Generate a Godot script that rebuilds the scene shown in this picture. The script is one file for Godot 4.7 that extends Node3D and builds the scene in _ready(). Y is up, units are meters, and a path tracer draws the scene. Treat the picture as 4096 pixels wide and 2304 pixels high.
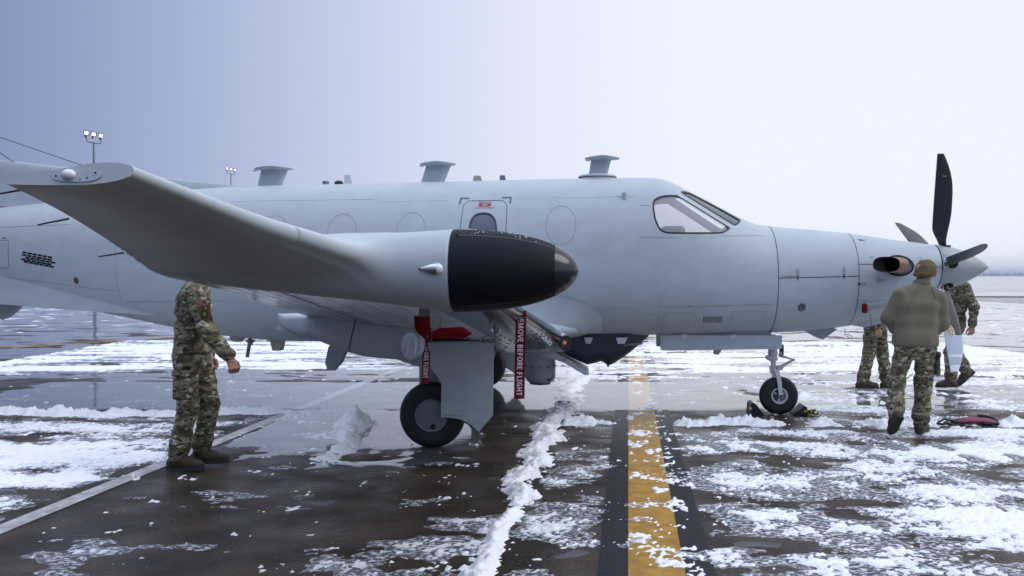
extends Node3D
# A grey turboprop on a wet, snow-patched apron. x runs right, y up, the camera looks along -z.
# The aircraft's own axes: x forward, y up, z to its right-hand side (towards the camera).

const CRAFT_AT := Vector3(-0.57, 0, -10.52)
const CRAFT_TURN := -0.07627
const SLAB_TURN := 0.1309          # the slab grid is turned 7.5 degrees

var M := {}
var craft: Node3D


func _ready():
	setup_view()
	make_materials()
	build_apron()
	build_snow()
	build_far_trees()
	build_floodlights()
	build_aircraft()
	build_flags()
	build_ground_things()
	build_people()


func setup_view():
	var cam := Camera3D.new()
	cam.name = "camera"
	cam.position = Vector3(0, 1.6, 0)
	cam.rotation.x = -0.01368
	cam.fov = 36.0
	cam.near = 0.05
	cam.far = 12000.0
	add_child(cam)
	cam.current = true
	# overcast winter sky, brighter where the hidden sun stands to the right and overhead
	var w := 256
	var h := 128
	var im := Image.create(w, h, false, Image.FORMAT_RGBF)
	var bright := deg_to_rad(65.0)        # the way in which the cloud is thinnest, to the right of the view
	for j in h:
		var up := PI / 2 - (j + 0.5) / h * PI
		for i in w:
			var az := (i + 0.5) / w * TAU
			var d := Vector3(sin(az) * cos(up), sin(up), -cos(az) * cos(up))
			var off := absf(wrapf(az - bright, -PI, PI))
			var near := 1.0 - smoothstep(deg_to_rad(50.0), deg_to_rad(106.0), off)
			var lum := 0.245 + 0.675 * near
			var warm := near
			var high := smoothstep(0.30, 0.90, d.y)
			lum = lerpf(lum, 1.30, high)
			warm = lerpf(warm, 0.75, high)
			# the low haze is a little paler than the cloud above it
			var low := exp(-absf(d.y) * 11.0)
			lum = lum * (1.0 + 0.10 * low * near)
			warm = minf(1.0, warm + 0.10 * low)
			var tint := Color(0.72, 1.0, 1.76).lerp(Color(0.965, 1.0, 1.095), pow(warm, 0.7))
			im.set_pixel(i, j, Color(tint.r * lum, tint.g * lum, tint.b * lum))
	var pano := PanoramaSkyMaterial.new()
	pano.panorama = ImageTexture.create_from_image(im)
	var sky := Sky.new()
	sky.sky_material = pano
	var env := Environment.new()
	env.background_mode = Environment.BG_SKY
	env.sky = sky
	env.tonemap_mode = Environment.TONE_MAPPER_LINEAR
	env.tonemap_exposure = 1.0
	env.sdfgi_enabled = true
	env.ssao_enabled = true
	env.ssil_enabled = true
	env.fog_enabled = true
	env.fog_density = 0.00020
	env.fog_light_color = Color(0.86, 0.89, 0.96)
	var we := WorldEnvironment.new()
	we.name = "world_environment"
	we.environment = env
	add_child(we)
	var sun := DirectionalLight3D.new()
	sun.name = "sun"
	sun.light_energy = 0.30
	sun.light_color = Color(1.0, 0.985, 0.96)
	sun.light_angular_distance = 30.0
	sun.shadow_enabled = true
	add_child(sun)
	sun.look_at_from_position(Vector3(0.72, 0.66, 0.12) * 50.0, Vector3.ZERO, Vector3.UP)


# ------------------------------------------------------------------ small helpers

func lin(r: float, g: float, b: float, a := 1.0) -> Color:
	var c := Color(r, g, b).linear_to_srgb()
	c.a = a
	return c


func mat(nm: String, c: Color, rough := 0.5, metal := 0.0, spec := 0.5) -> StandardMaterial3D:
	var m := StandardMaterial3D.new()
	m.resource_name = nm
	m.albedo_color = c
	m.roughness = rough
	m.metallic = metal
	m.metallic_specular = spec
	m.cull_mode = BaseMaterial3D.CULL_DISABLED
	M[nm] = m
	return m


func noise(sd: int, freq: float, oct := 4, kind := FastNoiseLite.TYPE_SIMPLEX_SMOOTH) -> FastNoiseLite:
	var n := FastNoiseLite.new()
	n.seed = sd
	n.frequency = freq
	n.noise_type = kind
	n.fractal_type = FastNoiseLite.FRACTAL_FBM if oct > 1 else FastNoiseLite.FRACTAL_NONE
	n.fractal_octaves = oct
	return n


func tile(sd: int, size: int, freq: float, lo: float, hi: float, oct := 4, as_normal := 0.0) -> NoiseTexture2D:
	var t := NoiseTexture2D.new()
	t.width = size
	t.height = size
	t.seamless = true
	t.noise = noise(sd, freq, oct)
	if as_normal > 0.0:
		t.as_normal_map = true
		t.bump_strength = as_normal
	else:
		var g := Gradient.new()
		g.set_color(0, Color(lo, lo, lo))
		g.set_color(1, Color(hi, hi, hi))
		t.color_ramp = g
	return t


func thing(nm: String, label: String, category: String, at := Vector3.ZERO, turn := 0.0, group := "") -> Node3D:
	var o := Node3D.new()
	o.name = nm
	o.position = at
	o.rotation.y = turn
	add_child(o, true)
	o.set_meta("label", label)
	o.set_meta("category", category)
	if group != "":
		o.set_meta("group", group)
	return o


func part(nm: String, mesh: Mesh, m: Material, parent: Node, xf := Transform3D.IDENTITY) -> MeshInstance3D:
	var o := MeshInstance3D.new()
	o.name = nm
	o.mesh = mesh
	o.material_override = null
	if mesh.get_surface_count() > 0 and mesh is ArrayMesh:
		for k in mesh.get_surface_count():
			if mesh.surface_get_material(k) == null:
				o.set_surface_override_material(k, m)
	else:
		o.material_override = m
	o.transform = xf
	o.cast_shadow = GeometryInstance3D.SHADOW_CASTING_SETTING_ON
	parent.add_child(o, true)
	return o


func structure(nm: String, mesh: Mesh, m: Material, kind := "structure") -> MeshInstance3D:
	var o := part(nm, mesh, m, self)
	o.set_meta("kind", kind)
	return o


# A mesh under construction.
class MB:
	var v := PackedVector3Array()
	var n := PackedVector3Array()
	var t := PackedVector2Array()
	var ix := PackedInt32Array()

	func tri(a: Vector3, b: Vector3, c: Vector3):
		var nn := (a - c).cross(a - b).normalized()
		var k := v.size()
		v.append_array([a, b, c])
		n.append_array([nn, nn, nn])
		t.append_array([Vector2(a.x, a.z), Vector2(b.x, b.z), Vector2(c.x, c.z)])
		ix.append_array([k, k + 1, k + 2])

	func quad(a: Vector3, b: Vector3, c: Vector3, d: Vector3):
		tri(a, b, c)
		tri(a, c, d)

	# rows of points, smooth inside the patch; wrap closes it along i
	func grid(p: PackedVector3Array, nu: int, nv: int, wrap := false, flip := false):
		var k := v.size()
		var nn := PackedVector3Array()
		nn.resize(p.size())
		var us := nu if wrap else nu - 1
		for j in nv - 1:
			for i in us:
				var i2 := (i + 1) % nu
				var a := j * nu + i
				var b := j * nu + i2
				var c := (j + 1) * nu + i2
				var d := (j + 1) * nu + i
				var f := (p[a] - p[c]).cross(p[b] - p[d])
				if flip:
					f = -f
				nn[a] += f
				nn[b] += f
				nn[c] += f
				nn[d] += f
				if flip:
					ix.append_array([k + a, k + b, k + c, k + a, k + c, k + d])
				else:
					ix.append_array([k + a, k + c, k + b, k + a, k + d, k + c])
		for q in nn.size():
			nn[q] = nn[q].normalized()
		v.append_array(p)
		n.append_array(nn)
		for q in p.size():
			t.append(Vector2(float(q % nu) / maxi(nu - 1, 1), float(q / nu) / maxi(nv - 1, 1)))

	# fan over a closed ring
	func cap(ring: PackedVector3Array, flip := false):
		var c := Vector3.ZERO
		for q in ring:
			c += q
		c /= ring.size()
		for i in ring.size():
			var a := ring[i]
			var b := ring[(i + 1) % ring.size()]
			if flip:
				tri(c, b, a)
			else:
				tri(c, a, b)

	func tube(pts: PackedVector3Array, radii: PackedFloat32Array, seg := 10, caps := true):
		var up := Vector3.UP
		var p := PackedVector3Array()
		for j in pts.size():
			var d := (pts[mini(j + 1, pts.size() - 1)] - pts[maxi(j - 1, 0)]).normalized()
			if j == 0 and absf(d.dot(up)) > 0.9:
				up = Vector3.RIGHT
			var s := d.cross(up).normalized()
			up = s.cross(d).normalized()
			var r := radii[mini(j, radii.size() - 1)]
			for i in seg:
				var a := TAU * i / seg
				p.append(pts[j] + (s * cos(a) + up * sin(a)) * r)
		grid(p, seg, pts.size(), true, true)
		if caps:
			cap(p.slice(0, seg), false)
			cap(p.slice(p.size() - seg), true)

	# profile of (radius, height along axis), split at sharp corners
	func lathe(prof: PackedVector2Array, at: Vector3, axis: Vector3, seg := 24):
		var u := axis.cross(Vector3.UP if absf(axis.y) < 0.9 else Vector3.RIGHT).normalized()
		var w := axis.cross(u).normalized()
		var run := PackedVector2Array([prof[0]])
		for k in range(1, prof.size()):
			run.append(prof[k])
			var sharp := k == prof.size() - 1
			if not sharp:
				sharp = absf((prof[k] - prof[k - 1]).angle_to(prof[k + 1] - prof[k])) > 0.6
			if sharp:
				var p := PackedVector3Array()
				for q in run:
					for i in seg:
						var a := TAU * i / seg
						p.append(at + axis * q.y + (u * cos(a) + w * sin(a)) * q.x)
				grid(p, seg, run.size(), true)
				run = PackedVector2Array([prof[k]])

	# a box with chamfered edges
	func box(c: Vector3, size: Vector3, bv := 0.004, b := Basis.IDENTITY):
		var h := size / 2
		bv = minf(bv, minf(h.x, minf(h.y, h.z)) * 0.8)
		var corner := {}
		for sx in [-1, 1]:
			for sy in [-1, 1]:
				for sz in [-1, 1]:
					var o := Vector3(sx * h.x, sy * h.y, sz * h.z)
					corner[[sx, sy, sz]] = [
						c + b * (o - Vector3(0, sy * bv, sz * bv)),
						c + b * (o - Vector3(sx * bv, 0, sz * bv)),
						c + b * (o - Vector3(sx * bv, sy * bv, 0))]
		for ax in 3:
			var u := (ax + 1) % 3
			var w := (ax + 2) % 3
			for s in [-1, 1]:
				var q := []
				for e in [[-1, -1], [1, -1], [1, 1], [-1, 1]]:
					var key := [0, 0, 0]
					key[ax] = s
					key[u] = e[0]
					key[w] = e[1]
					q.append(corner[key][ax])
				if s < 0:
					quad(q[0], q[1], q[2], q[3])
				else:
					quad(q[3], q[2], q[1], q[0])
		if bv <= 0.0:
			return
		for ax in 3:           # edges that run along ax
			var u := (ax + 1) % 3
			var w := (ax + 2) % 3
			for e in [[-1, -1], [1, -1], [1, 1], [-1, 1]]:
				var k0 := [0, 0, 0]
				k0[ax] = -1
				k0[u] = e[0]
				k0[w] = e[1]
				var k1 := k0.duplicate()
				k1[ax] = 1
				var flip: bool = e[0] * e[1] > 0
				var a: Vector3 = corner[k0][u]
				var bb: Vector3 = corner[k1][u]
				var cc: Vector3 = corner[k1][w]
				var d: Vector3 = corner[k0][w]
				if flip:
					quad(a, bb, cc, d)
				else:
					quad(d, cc, bb, a)
		for key in corner:
			var q: Array = corner[key]
			if key[0] * key[1] * key[2] > 0:
				tri(q[2], q[1], q[0])
			else:
				tri(q[0], q[1], q[2])

	# a flat outline (in the xy plane) with thickness along z, then placed by xf
	func prism(poly: PackedVector2Array, z0: float, z1: float, xf := Transform3D.IDENTITY):
		var idx := Geometry2D.triangulate_polygon(poly)
		for k in range(0, idx.size(), 3):
			var a := poly[idx[k]]
			var b := poly[idx[k + 1]]
			var c := poly[idx[k + 2]]
			tri(xf * Vector3(c.x, c.y, z1), xf * Vector3(b.x, b.y, z1), xf * Vector3(a.x, a.y, z1))
			tri(xf * Vector3(a.x, a.y, z0), xf * Vector3(b.x, b.y, z0), xf * Vector3(c.x, c.y, z0))
		for k in poly.size():
			var a := poly[k]
			var b := poly[(k + 1) % poly.size()]
			quad(xf * Vector3(a.x, a.y, z1), xf * Vector3(b.x, b.y, z1), xf * Vector3(b.x, b.y, z0), xf * Vector3(a.x, a.y, z0))

	func ball(c: Vector3, r: Vector3, seg := 16, rings := 10):
		var p := PackedVector3Array()
		for j in rings + 1:
			var a := PI * j / rings
			for i in seg:
				var e := TAU * i / seg
				p.append(c + Vector3(sin(a) * cos(e), cos(a), sin(a) * sin(e)) * r)
		grid(p, seg, rings + 1, true)

	func mesh(m: Material = null) -> ArrayMesh:
		var out := ArrayMesh.new()
		if ix.is_empty():
			return out
		var arr := []
		arr.resize(Mesh.ARRAY_MAX)
		arr[Mesh.ARRAY_VERTEX] = v
		arr[Mesh.ARRAY_NORMAL] = n
		arr[Mesh.ARRAY_TEX_UV] = t
		arr[Mesh.ARRAY_INDEX] = ix
		out.add_surface_from_arrays(Mesh.PRIMITIVE_TRIANGLES, arr)
		if m:
			out.surface_set_material(0, m)
		return out


func rod(a: Vector3, b: Vector3, r: float, r2 := -1.0, seg := 10) -> ArrayMesh:
	var mb := MB.new()
	mb.tube(PackedVector3Array([a, b]), PackedFloat32Array([r, r if r2 < 0 else r2]), seg)
	return mb.mesh()


func slab_box(c: Vector3, size: Vector3, bv := 0.004, b := Basis.IDENTITY) -> ArrayMesh:
	var mb := MB.new()
	mb.box(c, size, bv, b)
	return mb.mesh()


# lettering: triangles in a plane, x along the line, y up, centred on the origin
func letters(s: String, height: float, bold := true) -> PackedVector3Array:
	var f := SystemFont.new()
	f.font_names = PackedStringArray(["Droid Sans"])
	f.font_weight = 700 if bold else 400
	var tm := TextMesh.new()
	tm.text = s
	tm.font = f
	tm.font_size = 48
	tm.pixel_size = height / 34.0
	tm.depth = 0.0
	tm.curve_step = 2.0
	var arr := tm.get_mesh_arrays()
	var vv: PackedVector3Array = arr[Mesh.ARRAY_VERTEX]
	var ii = arr[Mesh.ARRAY_INDEX]
	var out := PackedVector3Array()
	if ii == null or ii.size() == 0:
		return vv
	for k in ii:
		out.append(vv[k])
	return out


# ------------------------------------------------------------------ materials

func make_materials():
	var paint := mat("grey aircraft paint", lin(0.50, 0.565, 0.605), 0.55, 0.0, 0.27)
	paint.albedo_texture = tile(3, 1024, 0.008, 0.93, 1.0, 6)
	paint.uv1_triplanar = true
	paint.uv1_scale = Vector3(0.35, 0.8, 0.5)
	paint.roughness_texture = tile(5, 256, 0.02, 0.72, 1.0, 4)
	var wetp := mat("wet grey paint", lin(0.46, 0.51, 0.55), 0.22, 0.0, 0.5)
	wetp.roughness_texture = tile(6, 512, 0.02, 0.45, 1.0, 5)
	wetp.uv1_triplanar = true
	wetp.uv1_scale = Vector3(0.5, 1.0, 0.5)
	paint.normal_enabled = true
	paint.normal_texture = tile(7, 512, 0.010, 0, 1, 3, 1.2)
	paint.normal_scale = 0.16
	mat("spinner grey", lin(0.33, 0.365, 0.375), 0.34, 0.0, 0.5)
	mat("paint seam", lin(0.045, 0.055, 0.07), 0.6)
	mat("pale seam", lin(0.55, 0.60, 0.66), 0.5)
	mat("faint seam", lin(0.27, 0.31, 0.345), 0.5)
	mat("radome black", lin(0.010, 0.012, 0.018), 0.6, 0.0, 0.28)
	mat("radome tip", lin(0.016, 0.018, 0.024), 0.18)
	mat("black rubber", lin(0.010, 0.010, 0.011), 0.55)
	mat("de-icing boot", lin(0.016, 0.016, 0.018), 0.13)
	mat("tyre", lin(0.013, 0.013, 0.014), 0.5)
	mat("hub grey", lin(0.20, 0.21, 0.22), 0.42)
	mat("white enamel", lin(0.62, 0.64, 0.67), 0.35)
	mat("bright steel", lin(0.62, 0.64, 0.67), 0.2, 1.0)
	mat("dark steel", lin(0.10, 0.105, 0.11), 0.4, 0.8)
	mat("navy", lin(0.028, 0.037, 0.062), 0.45)
	mat("tan plastic", lin(0.42, 0.38, 0.31), 0.5)
	mat("blue grey plastic", lin(0.16, 0.20, 0.29), 0.5)
	mat("white plastic", lin(0.72, 0.74, 0.78), 0.4)
	mat("black gloss", lin(0.012, 0.012, 0.014), 0.15)
	mat("blade black", lin(0.026, 0.028, 0.033), 0.42)
	mat("blade grey", lin(0.50, 0.55, 0.64), 0.4)
	mat("blade white", lin(0.80, 0.82, 0.86), 0.4)
	mat("yellow mark", lin(0.65, 0.46, 0.05), 0.5)
	mat("soot black", lin(0.004, 0.004, 0.004), 0.9)
	var copper := mat("heat stained steel", Color.WHITE, 0.34, 0.75)
	var g := Gradient.new()
	g.offsets = PackedFloat32Array([0.0, 0.45, 0.62, 0.85, 1.0])
	g.colors = PackedColorArray([lin(0.045, 0.05, 0.08), lin(0.10, 0.10, 0.13), lin(0.34, 0.19, 0.11), lin(0.42, 0.22, 0.12), lin(0.30, 0.16, 0.09)])
	var gt := GradientTexture2D.new()
	gt.gradient = g
	gt.width = 8
	gt.height = 64
	gt.fill_from = Vector2(0, 0)
	gt.fill_to = Vector2(0, 1)
	copper.albedo_texture = gt
	mat("print dark", lin(0.03, 0.035, 0.05), 0.6)
	mat("print red", lin(0.36, 0.008, 0.035), 0.5)
	mat("print white", lin(0.85, 0.85, 0.87), 0.5)
	mat("corner mark", lin(0.09, 0.13, 0.21), 0.55)
	mat("seat", lin(0.05, 0.06, 0.085), 0.8)
	mat("cabin lining", lin(0.42, 0.43, 0.48), 0.8)
	var fog := mat("misted pane", lin(0.72, 0.74, 0.82, 0.40), 0.30)
	fog.transparency = BaseMaterial3D.TRANSPARENCY_ALPHA
	var clear := mat("clear pane", Color(0.8, 0.85, 0.9, 0.12), 0.05)
	clear.transparency = BaseMaterial3D.TRANSPARENCY_ALPHA
	mat("cabin window", lin(0.10, 0.11, 0.15), 0.12, 0.0, 0.6)
	var lens := mat("lamp glass", Color(0.9, 0.94, 0.97, 0.14), 0.04)
	lens.transparency = BaseMaterial3D.TRANSPARENCY_ALPHA
	var lens2 := mat("frosted lamp glass", lin(0.75, 0.77, 0.82), 0.12)
	lens2.clearcoat_enabled = true
	mat("orange lens", lin(0.75, 0.22, 0.10), 0.3)
	# cloth
	var red := mat("red cloth", lin(0.17, 0.004, 0.010), 0.9, 0.0, 0.3)
	red.rim_enabled = true
	red.rim = 0.3
	red.rim_tint = 0.8
	red.heightmap_enabled = false
	var banner := mat("red nylon", lin(0.20, 0.005, 0.020), 0.65, 0.0, 0.4)
	banner.albedo_texture = tile(9, 128, 0.05, 0.8, 1.0, 3)
	mat("maroon cloth", lin(0.20, 0.035, 0.07), 0.6)
	mat("black webbing", lin(0.010, 0.010, 0.012), 0.7)
	mat("rope yellow", lin(0.62, 0.44, 0.02), 0.7)
	var fleece := mat("tan fleece", lin(0.190, 0.166, 0.115), 0.95)
	fleece.albedo_texture = tile(21, 512, 0.05, 0.84, 1.0, 5)
	fleece.uv1_triplanar = true
	fleece.uv1_scale = Vector3(3, 1.2, 3)
	fleece.rim_enabled = true
	fleece.rim = 0.35
	fleece.rim_tint = 0.9
	var knit := mat("coyote knit", lin(0.195, 0.138, 0.058), 0.95)
	knit.albedo_texture = tile(22, 256, 0.06, 0.72, 1.0, 4)
	knit.uv1_triplanar = true
	knit.uv1_scale = Vector3(5, 5, 5)
	var boot := mat("brown boot leather", lin(0.072, 0.048, 0.026), 0.75)
	boot.albedo_texture = tile(23, 256, 0.03, 0.6, 1.0, 4)
	boot.uv1_triplanar = true
	boot.uv1_scale = Vector3(4, 4, 4)
	mat("boot sole", lin(0.030, 0.030, 0.020), 0.8)
	var skin := mat("skin", lin(0.46, 0.245, 0.185), 0.5)
	skin.subsurf_scatter_enabled = true
	skin.subsurf_scatter_strength = 0.15
	mat("hair", lin(0.035, 0.024, 0.016), 0.7)
	mat("eye white", lin(0.7, 0.68, 0.65), 0.2)
	mat("patch tan", lin(0.30, 0.21, 0.13), 0.9)
	mat("patch brown", lin(0.12, 0.062, 0.04), 0.9)
	mat("patch dark", lin(0.02, 0.022, 0.02), 0.9)
	mat("patch olive", lin(0.19, 0.17, 0.06), 0.9)
	var camo := mat("camouflage cloth", Color.WHITE, 0.92)
	camo.albedo_texture = camo_texture()
	camo.uv1_triplanar = true
	camo.uv1_triplanar_sharpness = 6.0
	camo.uv1_scale = Vector3(0.62, 1.12, 0.62)
	camo.rim_enabled = true
	camo.rim = 0.15
	camo.rim_tint = 1.0
	# masts
	mat("galvanised steel", lin(0.16, 0.18, 0.22), 0.5, 0.3)
	mat("floodlight housing", lin(0.03, 0.03, 0.035), 0.5)
	var lamp := mat("floodlight glass", Color(1, 1, 0.94), 0.3)
	lamp.emission_enabled = true
	lamp.emission = Color(1.0, 0.99, 0.90)
	lamp.emission_energy_multiplier = 1.6
	mat("conifer", lin(0.018, 0.028, 0.020), 0.9)
	mat("bark", lin(0.03, 0.025, 0.02), 0.9)


func camo_texture() -> ImageTexture:
	var s := 512
	var im := Image.create(s, s, false, Image.FORMAT_RGB8)
	var a := noise(31, 0.012, 2).get_seamless_image(s, s)
	var b := noise(32, 0.020, 3).get_seamless_image(s, s)
	var c := noise(33, 0.024, 3).get_seamless_image(s, s)
	var d := noise(34, 0.034, 3).get_seamless_image(s, s)
	var e := noise(35, 0.030, 3).get_seamless_image(s, s)
	var da := a.get_data()
	var db := b.get_data()
	var dc := c.get_data()
	var dd := d.get_data()
	var de := e.get_data()
	var out := PackedByteArray()
	out.resize(s * s * 3)
	var tan1 := lin(0.205, 0.180, 0.108)
	var tan2 := lin(0.120, 0.118, 0.062)
	var green := lin(0.060, 0.078, 0.034)
	var brown := lin(0.078, 0.046, 0.027)
	var dark := lin(0.016, 0.014, 0.011)
	var pale := lin(0.40, 0.37, 0.30)
	for k in s * s:
		var q := tan1.lerp(tan2, clampf((da[k] - 90) / 80.0, 0, 1))
		if db[k] > 148:
			q = q.lerp(green, clampf((db[k] - 148) / 14.0, 0, 1))
		if dc[k] > 150:
			q = brown.lerp(q, clampf((154 - dc[k]) / 4.0, 0, 1))
		if de[k] > 184:
			q = pale
		if dd[k] > 178:
			q = dark
		out[k * 3] = q.r8
		out[k * 3 + 1] = q.g8
		out[k * 3 + 2] = q.b8
	im.set_data(s, s, false, Image.FORMAT_RGB8, out)
	return ImageTexture.create_from_image(im)


# ------------------------------------------------------------------ apron, markings, water, snow

var n_patch: FastNoiseLite
var n_snow: FastNoiseLite
var n_mid: FastNoiseLite
var n_fine: FastNoiseLite
var n_grain: FastNoiseLite


func uv_of(x: float, d: float) -> Vector2:      # world x and distance -> slab axes
	return Vector2(x * cos(SLAB_TURN) - d * sin(SLAB_TURN), x * sin(SLAB_TURN) + d * cos(SLAB_TURN))


func world_of(u: float, v: float, y := 0.0) -> Vector3:
	return Vector3(u * cos(SLAB_TURN) + v * sin(SLAB_TURN), y, -(-u * sin(SLAB_TURN) + v * cos(SLAB_TURN)))


func concrete(nm: String, tint: Color, rl: float, rh: float) -> StandardMaterial3D:
	var m := mat(nm, tint, 1.0, 0.0, 0.24)
	m.uv1_triplanar = true
	m.uv1_world_triplanar = true
	m.uv1_scale = Vector3(0.21, 0.21, 0.21)
	return m


func build_apron():
	var alb := tile(41, 1024, 0.006, 0.52, 1.0, 6)
	var rgh := tile(42, 1024, 0.008, 0.16, 0.62, 5)
	var nrm := tile(43, 1024, 0.11, 0, 1, 4, 2.2)
	var tints := [lin(0.074, 0.055, 0.040), lin(0.081, 0.061, 0.045), lin(0.068, 0.051, 0.038)]
	var slabs := []
	for k in 3:
		var m := concrete("wet concrete %d" % k, tints[k], 0.1, 0.5)
		m.albedo_texture = alb
		m.roughness_texture = rgh
		m.normal_enabled = true
		m.normal_texture = nrm
		m.normal_scale = 0.40
		m.uv1_offset = Vector3(0.37 * k, 0, 0.61 * k)
		slabs.append(m)
	var smooth := concrete("wet concrete far off", lin(0.085, 0.074, 0.064), 0.1, 0.5)
	smooth.albedo_texture = alb
	smooth.roughness_texture = tile(46, 512, 0.01, 0.06, 0.30, 4)
	# the open airfield, out to the horizon
	var far := mat("far wet concrete with snow streaks", Color.WHITE, 1.0, 0.0, 0.5)
	far.albedo_texture = streak_texture()
	far.roughness_texture = tile(45, 512, 0.02, 0.07, 0.22, 4)
	far.uv1_triplanar = true
	far.uv1_world_triplanar = true
	far.uv1_scale = Vector3(1.0 / 260.0, 1.0, 1.0 / 130.0)
	var mb := MB.new()
	var p := PackedVector3Array()
	for j in 2:
		for i in 2:
			p.append(Vector3(-9000 + 18000 * i, -0.03, 400 - 10400 * j))
	mb.grid(p, 2, 2)
	structure("airfield_ground", mb.mesh(), far)
	# joint filler under the slabs
	mb = MB.new()
	mb.quad(world_of(-60, -22, -0.014), world_of(60, -22, -0.014), world_of(60, 75, -0.014), world_of(-60, 75, -0.014))
	var apron := structure("apron", mb.mesh(), mat("joint filler", lin(0.018, 0.017, 0.016), 0.7))
	var su := 5.43
	var sv := 6.05
	mb = MB.new()
	mb.box(Vector3(0, -0.05, 0), Vector3(su - 0.014, 0.10, sv - 0.014), 0.007)
	var slab := mb.mesh()
	var rng := RandomNumberGenerator.new()
	rng.seed = 5
	for j in range(-3, 12):
		for i in 14:
			var c := world_of(-0.75 + (i - 7 + 0.5) * su, 2.69 + (j - 0.5) * sv)
			if absf(c.x) > 12.0 + absf(c.z) * 0.75:
				continue
			part("concrete_slab", slab, slabs[rng.randi() % 3] if j < 5 else smooth, apron, Transform3D(Basis(Vector3.UP, -SLAB_TURN), c + Vector3(0, rng.randf_range(-0.0015, 0.0), 0)))
	build_markings()


func streak_texture() -> ImageTexture:
	var s := 1024
	var n := noise(47, 0.010, 5)
	var a := n.get_seamless_image(s, s).get_data()
	var n2 := noise(48, 0.045, 4)
	var b := n2.get_seamless_image(s, s).get_data()
	var out := PackedByteArray()
	out.resize(s * s * 3)
	var wet := lin(0.105, 0.098, 0.092)
	var damp := lin(0.20, 0.195, 0.19)
	var snow := lin(0.74, 0.76, 0.80)
	for j in s:
		for i in s:
			# streaks lie along the wind: sample the rows more tightly than the columns
			var k := ((j * 3) % s) * s + (i >> 1 if i < s else 0)
			var q := wet.lerp(damp, a[k] / 255.0)
			q = q.lerp(snow, smoothstep(122.0, 196.0, a[k] * 0.78 + b[j * s + i] * 0.25))
			var o := (j * s + i) * 3
			out[o] = q.r8
			out[o + 1] = q.g8
			out[o + 2] = q.b8
	return ImageTexture.create_from_image(Image.create_from_data(s, s, false, Image.FORMAT_RGB8, out))


func strip(u0: float, u1: float, v0: float, v1: float, y: float) -> ArrayMesh:
	var mb := MB.new()
	var p := PackedVector3Array()
	var nv := int((v1 - v0) / 0.5) + 2
	for j in nv:
		for i in 2:
			p.append(world_of(u0 if i == 0 else u1, lerpf(v0, v1, float(j) / (nv - 1)), y))
	mb.grid(p, 2, nv, false, true)
	return mb.mesh()


func paint_mat(nm: String, c: Color, sd: int, lo: float) -> StandardMaterial3D:
	var m := mat(nm, c, 0.45, 0.0, 0.30)
	m.albedo_texture = tile(sd, 1024, 0.012, lo, 1.0, 6)
	m.uv1_triplanar = true
	m.uv1_world_triplanar = true
	m.uv1_scale = Vector3(0.5, 0.5, 0.5)
	m.normal_enabled = true
	m.normal_texture = tile(sd + 1, 512, 0.12, 0, 1, 4, 2.0)
	m.normal_scale = 0.3
	return m


func build_markings():
	var yellow := paint_mat("worn yellow road paint", lin(0.50, 0.275, 0.040), 51, 0.72)
	var black := paint_mat("worn black road paint", lin(0.007, 0.008, 0.013), 53, 0.6)
	var white := paint_mat("worn white road paint", lin(0.60, 0.60, 0.60), 55, 0.65)
	var line := Node3D.new()
	line.name = "taxi_line"
	add_child(line)
	line.set_meta("kind", "structure")
	part("yellow_stripe", strip(0.0, 0.305, 0.0, 62.0, 0.004), yellow, line)
	part("black_border", strip(-0.163, -0.0015, 0.0, 62.0, 0.004), black, line)
	part("black_border", strip(0.3065, 0.468, 0.0, 62.0, 0.004), black, line)
	structure("white_line", strip(-4.0, -3.85, 0.0, 40.0, 0.004), white)
	# a second taxi line far to the left, two thin yellow lines on black
	var far := Node3D.new()
	far.name = "far_taxi_line"
	add_child(far)
	far.set_meta("kind", "structure")
	for k in 2:
		var mb := MB.new()
		var a := Vector3(-13.6, 0.006, -17.0)
		var d := Vector3(7.4, 0, -10.4).normalized()
		var s := Vector3(d.z, 0, -d.x).normalized() * -1.0
		var o := a + s * (0.42 * k)
		mb.quad(o, o + s * 0.16, o + s * 0.16 + d * 30.0, o + d * 30.0)
		part("yellow_stripe", mb.mesh(), yellow, far)
	var mb2 := MB.new()
	var a2 := Vector3(-13.6, 0.003, -17.0)
	var d2 := Vector3(7.4, 0, -10.4).normalized()
	var s2 := Vector3(d2.z, 0, -d2.x).normalized() * -1.0
	mb2.quad(a2 - s2 * 0.2, a2 + s2 * 0.8, a2 + s2 * 0.8 + d2 * 30.0, a2 - s2 * 0.2 + d2 * 30.0)
	part("black_border", mb2.mesh(), black, far)


func between(x: float, a: float, b: float, e: float) -> float:
	return smoothstep(a - e, a + e, x) * (1.0 - smoothstep(b - e, b + e, x))


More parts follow.
